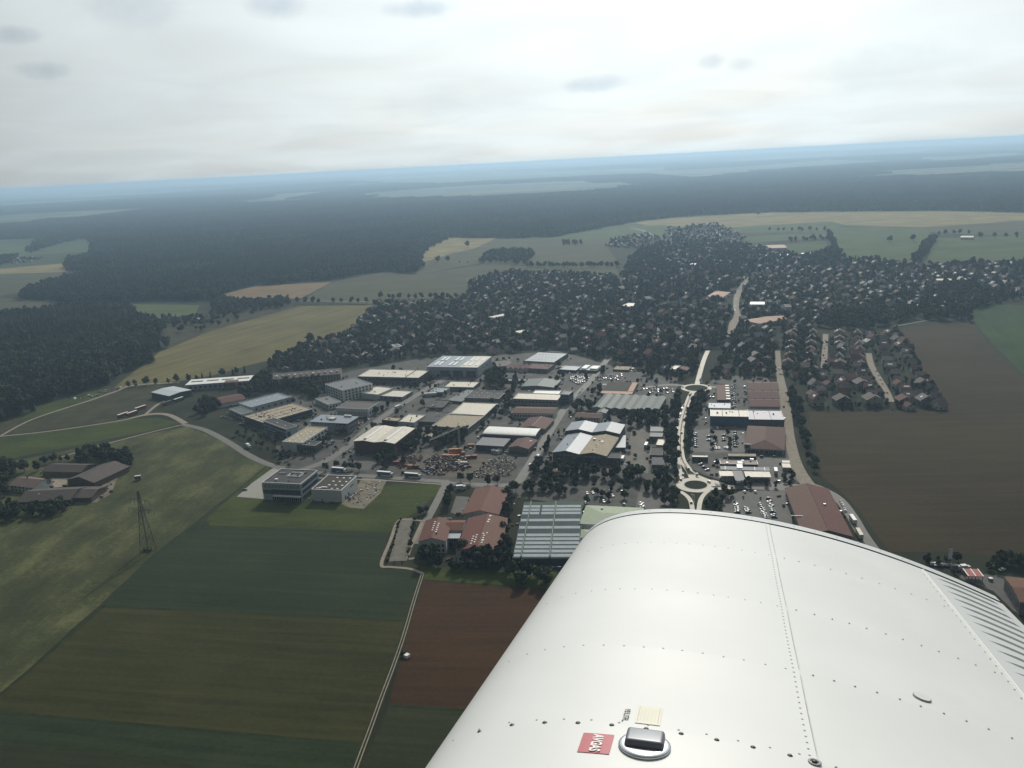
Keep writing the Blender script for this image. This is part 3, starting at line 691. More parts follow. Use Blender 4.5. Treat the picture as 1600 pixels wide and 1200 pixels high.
# --- front left group
b = B('office_building', 'white finned office block with a square roof courtyard at the field edge', ZO(75, 268), ZO(555, 290), ZO(820, 120), hp=28)
b.flat(m_paleblue, m_darkroof, m_cop, ct=.5)
h = b.h
b.wins('f', h*.70, h*.20, 26, .62); b.wins('f', h*.36, h*.22, 6, .8, .0, .24); b.wins('f', h*.36, h*.27, 1, 1, .235, .97, m_gate, 'loggia'); b.wins('f', .3, h*.26, 14, .75, .22, .98)
b.wins('r', h*.70, h*.20, 1, .96); b.wins('r', h*.40, h*.18, 1, .96); b.wins('r', h*.06, h*.22, 8, .8); b.wins('l', h*.70, h*.20, 12, .6); b.wins('l', h*.36, h*.22, 12, .6)
for i in range(27): put('facade_fin', unit(m_cop), b.root, (b.w*(.03+.94*i/26-.5), -b.d/2-.22, h*.64), scale=(.34, .4, h*.32))
b.unitbox('terrace_slab', .63, -.04, b.w*.72, 3.2, .35, m_cop, h*.30)
mb = MB(); x0, x1, y0, y1 = -b.w*.06, b.w*.24, b.d*.0, b.d*.26; b.unitbox('courtyard', (x0+x1)/2/b.w+.5, (y0+y1)/2/b.d+.5, x1-x0, y1-y0, .04, m_gate)
for q in ((x0, x1, y0-.5, y0), (x0, x1, y1, y1+.5), (x0-.5, x0, y0-.5, y1+.5), (x1, x1+.5, y0-.5, y1+.5)): mb.box(*q, b.top, b.top+.8)
mb.put('courtyard_rim', m_cop, b.root); b.unitbox('roof_plant', .27, .22, 2.4, 2, 1.2, m_cop).unitbox('roof_plant', .2, .7, 6, 2.5, .6, m_dkgrey).unitbox('roof_plant', .75, .8, 3, 3, .8, m_redwall).vents(5)
b = B('warehouse', 'white windowless box hall with rows of domes on its dark roof, beside the finned office', ZO(690, 355), ZO(1065, 370), ZO(1305, 190), hp=19)
b.flat(m_white, m_brownroof, m_cop, ct=.55).domes(3, 3, 2.1, 1.8, .3, .95, .22, .98).domes(2, 1, 1.8, 1.6, .52, .9, .03, .2)
b.unitbox('duct', .36, .14, 5, 1.2, 1.1, m_cop).unitbox('duct', .24, .10, 2, 1.5, .9, m_cop).unitbox('duct', .15, .08, 1.2, 1.2, .8, m_cop)
b.wins('r', .1, 3.2, 2, .35, .1, .5, m_gate, 'loading_door').wins('f', .1, 2.3, 1, .5, .30, .36, m_gate, 'door').wins('r', b.h*.55, 1.0, 1, 1, .55, .75)
b = B('office_building', 'white office building with a tan roof of bright domes beside the side street', Z8(165, 800), Z8(420, 815), Z8(660, 615), hp=15)
b.flat(m_white, m_tan, m_cop).domes(3, 5, 2.0, 1.4, .08, .98, .02, .75); b.wins('r', b.h*.62, 2.0, 7, .6).wins('r', b.h*.22, 2.2, 7, .6)
b = B('office_building', 'low dark glazed annex with a black roof in front of the white office', Z8(345, 835), Z8(580, 850), Z8(645, 797), hp=12)
b.flat(m_dkgrey, m_darkroof, m_cop).domes(1, 1).wins('f', b.h*.15, b.h*.5, 6, .7).wins('r', b.h*.15, b.h*.5, 4, .7)
b = B('office_building', 'grey office building with a flat slate roof and a cream roof box', Z8(525, 545), Z8(980, 570), Z8(1120, 490), hp=17)
b.slab(m_grey, m_slate, 1.2, .6).unitbox('roof_box', .47, .45, 5.5, 6, 1.6, m_cream).unitbox('roof_box', .76, .92, 8, 2, 1.8, m_cop).vents(6)
b.wins('f', b.h*.76, b.h*.13, 9, .62).wins('f', b.h*.2, b.h*.16, 3, .8, .62, .97).wins('r', b.h*.7, b.h*.16, 5, .7).wins('r', b.h*.3, b.h*.16, 5, .7)
b = B('warehouse', 'long low works with a tan roof dotted with small vents', Z1(165, 440), Z1(285, 482), Z1(620, 405), hp=11)
b.flat(m_dkgreen, m_tan, m_cop).vents(22).wins('r', b.h*.50, b.h*.25, 1, 1, .02, .98).wins('r', b.h*.1, b.h*.2, 1, 1, .02, .98).wins('l', b.h*.5, b.h*.25, 10, .7)
for j in range(3):
    for i in range(7): b.unitbox('roof_strip', .22+.27*j, .06+.13*i, 1.2, 6, .12, m_brownroof)
b = B('office_building', 'dark roofed office with sloping banded glazing in front of the tan works', Z1(285, 470), Z1(427, 522), Z1(487, 498), hp=17)
b.flat(m_paleblue, m_darkroof, m_cop).domes(2, 1, 1.6, 1.4, .2, .9); 
for q in (.12, .42, .72): b.wins('f', b.h*q, b.h*.17, 1, 1, .02, .98)
b.wins('r', b.h*.2, b.h*.5, 1, 1, .05, .35)
b = B('factory', 'blue grey roofed works with small white rooflights behind the tan works', Z1(130, 358), Z1(212, 385), Z1(480, 325), hp=10)
b.flat(m_paleblue, m_slate, m_cop).domes(2, 5, 1.8, 1.6).wins('r', b.h*.3, b.h*.3, 6, .3).wins('f', b.h*.3, b.h*.3, 3, .4)
b = B('office_building', 'low glazed annex at the end of the blue grey works', Z1(72, 395), Z1(150, 430), Z1(212, 408), hp=8)
b.flat(m_white, m_dkgreen, m_cop).wins('f', b.h*.2, b.h*.5, 6, .85).wins('r', b.h*.2, b.h*.5, 4, .85)
b = B('office_building', 'tall white corner office block with four rows of windows and a grey roof', Z8(700, 80), Z8(925, 160), Z8(1190, 38), hp=18)
b.flat(m_white, m_greyroof, m_cop).vents(3)
for i in range(4):
    z = b.h*(.06+.235*i); b.wins('f', z, b.h*.14, 7, .55); b.wins('r', z, b.h*.14, 8, .5)
b = B('office_building', 'low stepped white wing at the foot of the tall corner office', Z8(580, 262), Z8(745, 338), Z8(870, 285), hp=8)
b.flat(m_white, m_grey, m_cop).wins('f', b.h*.3, b.h*.35, 6, .6).wins('r', b.h*.3, b.h*.35, 4, .6).unitbox('planter', .3, .6, 4, 2, .8, m_dkgreen)
b = B('warehouse', 'dark roofed hall with a white ribbed front, behind the slate roofed office', Z8(840, 378), Z8(1240, 395), Z8(1350, 305), hp=13)
b.flat(m_white, m_brown, m_cop).wins('f', b.h*.12, b.h*.5, 18, .45, mat=m_grey).wins('r', b.h*.3, b.h*.3, 4, .6)
b = B('warehouse', 'red brown hall under a pale roof with two long light strips', Z1(850, 592), Z1(1105, 607), Z1(1215, 512), hp=20)
b.h -= .8; b.gable(m_redwall, m_cream, 1.3, 'y', .6, 2)
for i in (0, 1): 
    x = b.w*(-.25+.5*i); b.unitbox('light_strip', .5+x/b.w, .52, 2.2, b.d*.80, .45, m_dome, b.h+1.35); b.unitbox('smoke_vent', .5+x/b.w, .06, 2.2, 1.6, .9, m_dkgrey, b.h+1.3)
b.wins('f', .1, 4.2, 3, .4, mat=m_gate, name='roller_door')
b = B('workshop', 'small dark red box workshop behind the red brown hall', ZQ(40, 97), ZQ(185, 110), ZQ(225, 78), hp=9); b.flat(m_redwall, m_tan, None).vents(2)
b = B('workshop', 'small white box with a cream roof next to the dark red workshop', ZQ(190, 112), ZQ(350, 124), ZQ(375, 45), hp=8); b.flat(m_white, m_cream, m_cop).vents(3)
b = B('workshop', 'low shed with a tan lean-to roof under the crane jib', ZQ(445, 255), ZQ(520, 268), ZQ(575, 212), h=4); b.slab(m_grey, m_tan)
b = B('warehouse', 'long low hall with a cream white roof in front of the village trees', Z1(875, 192), Z1(1255, 201), Z1(1340, 155), hp=10)
b.flat(m_dkgrey, m_cream, m_cop, .3).vents(9).wins('f', b.h*.45, b.h*.25, 14, .8).unitbox('fire_wall', .78, .5, .8, b.d, .5, m_redwall).wins('r', b.h*.4, b.h*.3, 5, .7)
b = B('warehouse', 'big grey hall with three dark gates and bright strips of rooflights', ZK(75, 150), ZK(440, 157), ZK(562, 78), hp=15)
b.slab(m_paleblue, m_slate, .3, .5)
b.unitbox('roof_section', .82, .5, b.w*.34, b.d, .15, m_cream)
for k, (x, n) in enumerate([(.12, 2), (.20, 2), (.40, 2), (.49, 2), (.70, 2), (.80, 2), (.93, 2)]):
    for j in range(2): b.unitbox('light_strip', x, .28+.42*j, b.w*.045, b.d*.30, .5, m_dome, b.h+.16)
b.wins('f', .1, b.h*.62, 3, .72, .23, .99, m_gate, 'gate').wins('r', b.h*.5, 1.2, 4, .4)
b = B('workshop', 'white and cream box behind the slate office, taller than the shed beside it', Z1(895, 295), Z1(1000, 306), Z1(1037, 258), hp=9); b.flat(m_paleblue, m_cream, m_cop).vents(2)
b = B('workshop', 'low shed with a long cream roof behind the white ribbed hall', Z1(1002, 312), Z1(1155, 321), Z1(1200, 283), hp=6); b.flat(m_grey, m_cream, m_cop).wins('f', b.h*.3, b.h*.4, 5, .6)
b = B('warehouse', 'hall with a grey tan flat roof and white domes behind the tower crane', ZQ(520, 155), ZQ(870, 180), ZQ(1000, 52), hp=9)
b.flat(m_grey, m_tan, m_cop).domes(3, 2, 1.7, 1.5).unitbox('roof_plant', .93, .12, 1.8, 2.4, 2, m_dkgrey).wins('r', b.h*.4, b.h*.35, 6, .6).wins('f', b.h*.4, b.h*.3, 8, .6)
b = B('warehouse', 'cream roofed hall joined to the back of the tan roofed hall', ZK(242, 488), ZK(490, 498), ZK(520, 410), hp=9); b.flat(m_grey, m_cream, m_cop).wins('r', b.h*.4, b.h*.35, 5, .6).unitbox('canopy', .9, 1.05, 8, 2, .4, m_cop, b.h*.7)
for i, (A_, B_, C_, hp, w, r, lb) in enumerate([
    (ZK(75, 440), ZK(190, 442), ZK(207, 388), 4, m_dkgrey, m_darkroof, 'low black flat roofed workshop beside the middle street'),
    (ZK(0, 540), ZK(170, 547), ZK(200, 472), 6, m_dkgrey, m_darkroof, 'wide black flat roofed workshop left of the tan roofed hall'),
    (ZK(95, 327), ZK(192, 332), ZK(212, 300), 6, m_paleblue, m_slate, 'small slate roofed office at the head of the middle street'),
    (ZK(210, 388), ZK(325, 400), ZK(392, 312), 4, m_grey, m_greenroof, 'grey green roofed shed in front of the dark domed hall'),
    (ZK(200, 293), ZK(410, 298), ZK(435, 258), 6, m_grey, m_cream, 'cream roofed low hall behind the grey green shed'),
    (ZK(345, 370), ZK(590, 379), ZK(627, 325), 8, m_grey, m_darkroof, 'black roofed hall dotted with small white domes'),
    (ZK(620, 250), ZK(780, 254), ZK(800, 236), 4, m_grey, m_greyroof, 'pale grey low roof between the tree clump and the ridge roofed shed'),
    (ZK(580, 150), ZK(700, 140), ZK(780, 90), 4, m_grey, m_brown, 'brown roofed hall right of the big hall with rooflights'),
    (ZK(780, 160), ZK(940, 168), ZK(950, 130), 6, m_grey, m_reddark, 'dark reddish flat hall in front of the domed grey hall')]):
    b = B('workshop', lb, A_, B_, C_, hp=hp); b.flat(w, r, m_cop if i in (2, 5) else None).vents(4, i)
    if i == 5: b.domes(5, 2, 1.6, 1.3)
    if i in (2, 3): b.wins('f', b.h*.35, b.h*.35, 5, .6)
b = B('workshop', 'slate roofed hall with a grid of bright domes behind the dark reddish hall', ZK(765, 108), ZK(985, 120), ZK(1045, 52), hp=6); b.flat(m_grey, m_slate, m_grey).domes(7, 3, 2.0, 1.6)
b = B('factory', 'sawtooth roofed works with five white gable triangles', ZK(625, 165), ZK(800, 172), ZK(815, 140), hp=4); b.gable(m_white, m_reddark, 2.2, 'y', .2, 5)
b = B('workshop', 'grey green shed with one pale ridge line beside the car yard', ZK(750, 292), ZK(985, 300), ZK(1010, 246), hp=4); b.gable(m_grey, m_greenroof, 1.6, 'y', .5, 1, verge=m_cop)
b = B('warehouse', 'long hall with a cream roof above a red roofed front range', ZK(690, 378), ZK(1010, 389), ZK(1032, 346), hp=11); b.flat(m_grey, m_cream, m_cop).wins('f', b.h*.5, b.h*.2, 12, .7)
b = B('warehouse', 'second cream roof strip at the back of the long hall', ZK(830, 344), ZK(1020, 348), ZK(1048, 320), hp=10); b.flat(m_grey, m_whiteroof, m_cop)
b = B('office_building', 'blue glass office block at the end of the long cream hall', ZK(1030, 346), ZK(1090, 350), ZK(1115, 322), hp=16); b.flat(m_blue, m_greyroof, m_cop)
for q in (.1, .4, .7): b.wins('f', b.h*q, b.h*.2, 3, .85); b.wins('r', b.h*q, b.h*.2, 4, .85)
b = B('office_building', 'long white office range with a dull red roof in front of the cream hall', ZK(690, 480), ZK(985, 486), ZK(1000, 442), hp=9); b.gable(m_white, m_reddark, 1.8, 'x').wins('f', b.h*.35, b.h*.35, 14, .6)
b = B('workshop', 'red gabled workshop with a pale ridge beside the street', Z2(445, 592), Z2(605, 602), Z2(650, 540), hp=6); b.gable(m_grey, m_reddark, 2.2, 'y', .5, verge=m_cop)
b = B('warehouse', 'hall with a curved white metal roof near the scrap yard', Z2(220, 628), Z2(545, 643), Z2(582, 598), hp=10); b.h -= .5; b.arch(m_dkgrey, m_whiteroof, 1.6).wins('f', .1, b.h*.6, 5, .6, mat=m_gate, name='roller_door')
b = B('storage_shed', 'open fronted shed with a grey corrugated roof above the scrap yard', ZQ(940, 337), ZQ(1210, 352), ZQ(1265, 280), hp=9); b.slab(m_dkgrey, m_greyroof, .4).wins('f', .2, b.h*.7, 5, .85, mat=m_gate, name='bay_shade_panel')  # dark panels paint the shade inside the open bays
b = B('workshop', 'small white roofed office in front of the grey corrugated shed', ZQ(1090, 387), ZQ(1152, 400), ZQ(1186, 372), hp=5); b.flat(m_white, m_whiteroof, m_cop).wins('f', b.h*.3, b.h*.4, 3, .6).vents(3)
b = B('house', 'dark red roofed house between the scrap yard and the street', ZQ(1258, 362), ZQ(1448, 378), ZQ(1500, 292), hp=8); b.gable(m_grey, m_reddark, 2.0, 'y', .6).unitbox('roof_window', .8, .72, 2.4, 1.4, .4, m_dome, b.h+1.0)
# --- the blue grey double gabled hall
b = B('warehouse', 'big hall with twin low gables, one half slate blue and the other tan', ZF(188, 535), ZF(860, 583), ZF(985, 348), hp=13)
b.gable(m_dkgrey, m_slate, 2.4, 'y', .4, 2, roofs=[m_slate, m_tan], verge=m_cop); b.wins('f', .1, b.h*.6, 5, .7, .05, .95, m_gate, 'gate').wins('f', b.h*.72, b.h*.16, 10, .8, .1, .9, mat=m_grey)
for x, y in ((.6, .72), (.78, .6)): b.unitbox('roof_fan', x, y, 2.2, 2.4, 1.4, m_cop, b.h+1.2)
for x, y in ((.18, .35), (.21, .7)): b.unitbox('roof_fan', x, y, .9, .9, 1.0, m_dkgrey, b.h+1.7)
for i in range(6): b.unitbox('roof_hatch', .72+.03*(i % 2), .12+.13*i, 1.4, .5, .4, m_brownroof, b.h+2.3)
b = B('warehouse', 'taller hall with twin slate gables behind the half tan hall', ZF(345, 268), ZF(1025, 304), ZF(1088, 192), hp=16)
b.gable(m_dkgrey, m_slate, 2.4, 'y', .3, 2, verge=m_cop)
b = B('storage_shed', 'slate lean-to canopy on the right of the tan hall', ZF(935, 472), ZF(1095, 472), ZF(1172, 322), hp=7); b.slab(m_dkgrey, m_slate, .3)
b = B('storage_shed', 'low dark annex at the right front corner of the tan hall', ZF(870, 602), ZF(1030, 607), ZF(1052, 537), hp=11); b.flat(m_dkgrey, m_darkroof, None)
b = B('factory', 'wide works with many weathered green sheet roofs side by side', Z2(905, 468), Z2(1310, 490), Z2(1355, 402), hp=7); b.gable(m_grey, m_greenroof, 1.3, 'y', .3, 7)
b = B('storage_shed', 'low pale green sheds in front of the green sheet works', Z2(930, 500), Z2(985, 503), Z2(1015, 470), h=4); b.gable(m_grey, m_greenroof, 1.0, 'y', .3, 1, verge=m_cop)
b = B('storage_shed', 'low pale green flat shed at the right of the green sheet works', Z2(1200, 488), Z2(1300, 494), Z2(1312, 472), h=4); b.slab(m_white, m_greenroof)
b = B('workshop', 'flat brown roofed hall with a salmon coloured roof edge beside the car yard', Z2(952, 378), Z2(1150, 384), Z2(1195, 310), hp=5); b.flat(m_grey, m_brownroof, None, .1); b.unitbox('roof_edge', .5, .10, b.w, b.d*.2, .2, m_pink).unitbox('roof_edge', .90, .6, b.w*.17, b.d*.75, .2, m_pink)
b = B('house', 'white house with a dull red roof behind the twin slate gables', Z2(792, 528), Z2(950, 534), Z2(956, 504), hp=8); b.gable(m_white, m_reddark, 2, 'x').wins('f', b.h*.15, b.h*.28, 8, .5).wins('f', b.h*.6, b.h*.25, 8, .5)
b = B('car_showroom', 'low blue fronted showroom at the back of the car yard', Z2(695, 228), Z2(800, 234), Z2(812, 206), hp=4); b.flat(m_blue, m_slate, m_cop).wins('f', .3, b.h*.6, 6, .8)
b = B('car_showroom', 'low showroom with two pale roof boxes at the back of the car yard', Z2(820, 230), Z2(928, 236), Z2(935, 205), hp=4); b.flat(m_blue, m_slate, m_cop).unitbox('roof_box', .2, .5, b.w*.3, b.d*.7, 1.5, m_whiteroof).unitbox('roof_box', .75, .5, b.w*.4, b.d*.6, 1.5, m_whiteroof).wins('f', .3, b.h*.6, 6, .8)
b = B('workshop', 'tan roofed workshop behind the rows of parked cars', Z2(1030, 228), Z2(1128, 232), Z2(1135, 208), hp=3); b.flat(m_grey, m_tan, None).vents(3)
b = B('workshop', 'small cream roofed building near the far roundabout', Z2(1385, 225), Z2(1420, 228), Z2(1440, 203), hp=4); b.flat(m_white, m_cream, m_cop)
b = B('workshop', 'reddish flat hall beside the small cream roofed building', Z2(1425, 230), Z2(1490, 236), Z2(1495, 208), hp=5); b.flat(m_redwall, m_reddark, None)
# --- garden centre under glass
b = B('greenhouse', 'large greenhouse of many glazed ridges with white strips of screen and painted reflection', ZG(182, 962), ZG(1080, 962), ZG(1062, 208), h=5.0)
g_dark = M('dark greenhouse glass', (.030, .052, .060), .5, .25, var=.3, scale=.15); g_white = M('screened glass with painted reflection', (.50, .55, .55), .3, .5, var=.12, scale=.35); g_green = M('dark green roof sheeting', (.035, .085, .060), .6, .3, var=.12, scale=.3)
mb = MB(); b.ring(mb, .15, 0, b.h-.1); mb.put('wall', g_dark, b.root)
NB = 15; st = b.d/NB; pat = 'WWWWWWDWDWDWWWD'
for k in range(NB):
    y0 = -b.d/2+k*st; rz_ = 1.25; mb = MB()
    mb.extrudx([(y0, b.h), (y0+st, b.h), (y0+st*.62, b.h+rz_)], -b.w/2, b.w/2); mb.put('glass_bay', g_green if k == 14 else g_dark, b.root)
    if pat[k] == 'W':  # white strips: shade screens, plus sky reflection painted into the glass colour
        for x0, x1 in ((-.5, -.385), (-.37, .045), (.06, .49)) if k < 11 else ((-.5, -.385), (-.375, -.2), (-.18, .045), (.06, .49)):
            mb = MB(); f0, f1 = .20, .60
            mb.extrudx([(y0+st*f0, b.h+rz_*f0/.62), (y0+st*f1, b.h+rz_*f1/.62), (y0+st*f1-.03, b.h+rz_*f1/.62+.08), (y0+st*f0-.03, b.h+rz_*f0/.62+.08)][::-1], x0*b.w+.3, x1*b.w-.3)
            mb.put('screen_reflection_strip', g_white, b.root)
for x in (-.378, .052): mb = MB(); mb.box(x*b.w-.35, x*b.w+.35, -b.d/2, b.d/2, b.h-.2, b.h+1.35); mb.put('gutter', g_green, b.root)
for x in (-.5, .5): mb = MB(); mb.box(x*b.w-.2, x*b.w+.2, -b.d/2, b.d/2, b.h, b.h+.35); mb.put('edge_beam', m_grey, b.root)
GHB = b
b = B('garden_hall', 'pale green hipped roof hall beside the greenhouse', (906, 818), (1000, 823), (990, 793), h=6); b.hip(m_white, m_palegreen, 2.0, .3); b.unitbox('roof_fan', .3, .75, 1.6, 1.6, 1, m_white, b.h+1)
b = B('garden_hall', 'small pale green roof partly behind the wing tip next to the greenhouse', (906, 840), (960, 842), (955, 829), h=5.5); b.hip(m_white, m_palegreen, 1.2, .3)
# --- red roofed group in front
b = B('hall', 'red gabled hall at the back of the red roofed group, beside the access road', ZR(625, 470), ZR(1040, 478), ZR(1150, 190), h=6.5); b.gable(m_grey, m_red, 3.0, 'y', .6).vents(0)
b.unitbox('porch_roof', .55, -.06, b.w*.55, 5.5, .35, m_grey, 4.2)
for x in (.32, .55, .78): b.unitbox('post', x, -.10, .4, .4, 4.2, m_cop, 0)
b = B('hall', 'left red gabled block with two rows of roof windows facing the field', ZR(105, 797), ZR(422, 790), ZR(478, 548), h=9); b.gable(m_white, m_red, 2.6, 'y', .5)
b.wins('f', b.h*.55, 1.6, 6, .5).wins('f', b.h*.15, 1.6, 6, .5).wins('l', b.h*.5, 1.4, 8, .5)
def roofwin(b, x, y, sx=1.1, sy=1.0):
    z = b.h+b.rise*(1-abs(x-.5)*2)+.28; put('roof_window', unit(m_dome), b.root, (b.w*(x-.5), b.d*(y-.5), z-.06), scale=(sx, sy, .16))
for j in range(5): roofwin(b, .42, .38+.1*j); roofwin(b, .58, .30+.1*j)
b.unitbox('chimney', .62, .22, 1, 1, 2.2, m_dkgrey, b.h+1)
mb = MB(); mb.box(-.6, b.w*.5, b.d/2+.5, b.d/2+.9, b.h-.5, b.h+1.6); mb.put('parapet_wall', m_white, b.root)
b = B('hall', 'right red gabled block with clustered roof windows among the front trees', ZR(548, 905), ZR(1042, 907), ZR(1072, 525), h=8.5); b.gable(m_white, m_red, 3.4, 'y', .5, verge=m_reddark)
for x, y in ((.58, .95), (.58, .83), (.57, .76)): roofwin(b, x, y, 1.5, 1.5)
for j in range(4): roofwin(b, .32, .12+.07*j); roofwin(b, .40, .14+.07*j); roofwin(b, .58, .12+.07*j, 1.7 if j == 1 else 1.1, 1.6 if j == 1 else 1)
roofwin(b, .63, .42); roofwin(b, .55, .38); b.wins('f', b.h*.2, 1.8, 8, .5).wins('l', b.h*.5, 1.5, 8, .5)
b = B('hall', 'red cross roof linking the two red gabled blocks', ZR(408, 668), ZR(618, 668), ZR(655, 548), h=8.3); b.gable(m_white, m_red, 2.2, 'x', .2)
b = B('porch', 'grey standing seam canopy between the two red gabled blocks', ZR(437, 760), ZR(585, 760), ZR(606, 678), h=7.0)
mb = MB(); mb.box(-b.w/2, b.w/2, -b.d/2, b.d/2, 6.8, 7.1); mb.put('roof', m_slate, b.root)
for i in range(9): b.unitbox('seam', .06+.11*i, .5, .15, b.d, .12, m_metal, 7.1)
for x in (.04, .5, .96): b.unitbox('post', x, .05, .3, .3, 6.8, m_metal, 0)
mb = MB(); mb.box(-b.w/2+.3, b.w/2-.3, b.d*.2, b.d/2, 0, 6.75); mb.put('glazed_wall', m_glass, b.root)
# --- right: retail and fuel station
b = B('warehouse', 'long pale roofed warehouse, cream left half, with a blue wall', ZW(508, 655), ZW(945, 663), ZW(935, 582), hp=15)
b.flat(m_blue, m_cream, m_cop).vents(5)
for x in (.32, .76): b.unitbox('roof_joint', x, .5, .5, b.d, .35, m_redwall)
b = B('warehouse', 'lilac grey right half of the long pale warehouse, reaching to the road', ZW(948, 692), ZW(1350, 697), ZW(1330, 588), hp=11)
b.flat(m_dkgrey, M('lilac grey roof membrane', (.42, .40, .44), .55, .3, var=.06, scale=.3), m_cop).vents(4)
for x in (.17, .64): b.unitbox('roof_joint', x, .5, .4, b.d, .3, m_dkgrey)
b = B('supermarket', 'square supermarket with a red hipped roof behind its car park', Z3(657, 638), Z3(898, 652), Z3(882, 512), hp=8); b.hip(m_paleblue, m_reddark, 4.0, 1.0).wins('f', .3, b.h*.6, 8, .85)
b.unitbox('sign_frame', .06, -.0, 5.5, .5, 4.5, m_cop, b.h-1.0).unitbox('sign_panel', .06, -.012, 4, .5, 3, m_brown, b.h-.2)
b = B('petrol_station', 'long tan roofed shop range at the back of the fuel station', ZS(385, 180), ZS(735, 184), ZS(738, 150), hp=5); b.flat(m_dkgrey, m_tan, None, .15).wins('f', b.h*.2, b.h*.5, 8, .8)
b = B('petrol_station', 'fuel station shop with a pinkish tan flat roof', ZS(283, 278), ZS(755, 285), ZS(750, 238), hp=5); b.flat(m_dkgrey, M('pinkish roof gravel', (.36, .29, .24), .8, .2, var=.12, scale=.5), m_cop, .2).vents(4).wins('f', .2, b.h*.6, 10, .85).unitbox('light_strip', .53, .2, 4, 6, 1.2, m_dome)
def canopy(label, A_, B_, C_, h, roof, n, cat='canopy', name='fuel_canopy'):
    b = B(name, label, A_, B_, C_, h=h, cat=cat); mb = MB(); mb.box(-b.w/2, b.w/2, -b.d/2, b.d/2, h-.7, h); mb.put('roof', roof, b.root)
    for i in range(n):
        for y in (.2, .8): b.unitbox('column', (i+.5)/n, y, .45, .45, h-.7, m_metal, 0)
    b.top = h; return b
b = canopy('long dark canopy with pale seams in front of the fuel station shop', ZS(285, 348), ZS(905, 366), ZS(898, 322), 5.6, m_greyroof, 7)
for x in (.1, .45, .70, .9): b.unitbox('seam', x, .5, .4, b.d, .15, m_cop)
b.unitbox('skylight_spine', .40, .9, 4.5, 9, .8, m_dome)
canopy('left cream canopy over the fuel pumps', ZS(280, 428), ZS(470, 428), ZS(468, 368), 5.2, m_cream, 3)
canopy('right cream canopy over the fuel pumps', ZS(600, 440), ZS(922, 444), ZS(918, 375), 5.2, m_cream, 4)
b = canopy('square dark canopy between the two cream canopies', ZS(474, 485), ZS(597, 485), ZS(597, 362), 5.4, m_dkgrey, 2); b.unitbox('sign_box', .3, -.05, 3, .6, 2.0, m_white, 3.5)
canopy('rear cream carport of the pair by the road', ZS(1060, 262), ZS(1156, 264), ZS(1150, 236), 3.6, m_cream, 3, 'carport', 'carport')
canopy('front cream carport of the pair by the road', ZS(1066, 322), ZS(1172, 324), ZS(1166, 274), 3.6, m_cream, 3, 'carport', 'carport')
b = B('wash_hall', 'long low car wash with a tan roof beside the curving main road', Z3(325, 695), Z3(425, 697), Z3(420, 682), h=4); b.flat(m_dkgrey, m_cream, None)
b = B('market_hall', 'huge dark red gabled hall beside the car park, partly behind the wing', (1256, 836), (1331, 838), (1281, 764), h=6); b.gable(m_grey, m_reddark, 4.0, 'y', .8, verge=m_reddark); b.unitbox('roof_vent', .70, .55, 1.4, 1.4, 1.5, m_metal, b.h+2.2).unitbox('side_beam', .02, .35, 9, .5, .5, m_cop, b.h+.8)
for i, (q, lb) in enumerate((((945, 355, 1285, 358, 1276, 270), 'rear'), ((950, 450, 1290, 453, 1286, 368), 'middle'), ((960, 545, 1300, 549, 1294, 463), 'front'))):
    b = B('terrace', f'{lb} one of three long dull red terraces left of the straight road', ZW(q[0], q[1]), ZW(q[2], q[3]), ZW(q[4], q[5]), h=6, cat='terraced houses', group='three red terraces beside the straight road')
    b.gable(m_white, m_reddark, 3.2, 'x', .6); b.wins('f', 1, 1.4, 14, .45).wins('f', 3.8, 1.4, 14, .45)
    for x in (.2, .5, .8): b.unitbox('chimney', x, .62, .9, .9, 2.2, m_redwall, b.h+1.6)
b = B('workshop', 'red brown works with a column of white skylights, near the far roundabout', ZW(585, 470), ZW(737, 472), ZW(732, 290), h=7); b.flat(m_redwall, m_reddark, None)
for j in range(6): b.unitbox('skylight', .85, .08+.165*j, 3.8, 3.4, .5, m_whiteroof)
b = B('workshop', 'blue fronted flat workshop behind the long pale warehouse', ZW(485, 560), ZW(740, 566), ZW(736, 502), h=6); b.flat(m_blue, m_slate, None).wins('f', b.h*.3, b.h*.4, 8, .7).vents(3)
# sheds right of the slate halls
b = B('storage_shed', 'flat grey shed between the lorry yard and the tree belt', ZF(1405, 270), ZF(1570, 272), ZF(1575, 205), h=5); b.flat(m_dkgrey, m_greyroof, None)
b = B('storage_shed', 'grey green flat shed between the lorry yard and the tree belt', ZF(1395, 335), ZF(1560, 340), ZF(1560, 280), h=5); b.flat(m_dkgrey, m_greenroof, None)
b = B('storage_shed', 'cream topped stack of cabins beside the lorry yard', ZF(1475, 440), ZF(1575, 445), ZF(1572, 365), h=5); b.flat(m_tan, m_cream, None)
b = B('storage_shed', 'dark flat shed at the middle of the lorry yard edge', ZF(1400, 565), ZF(1560, 570), ZF(1560, 470), h=5); b.flat(m_dkgrey, m_darkroof, None)
b = B('storage_shed', 'pale ribbed shed at the front of the lorry yard edge', ZF(1430, 690), ZF(1580, 692), ZF(1582, 600), h=5); b.gable(m_dkgrey, m_greyroof, 1, 'x', .3, 3)
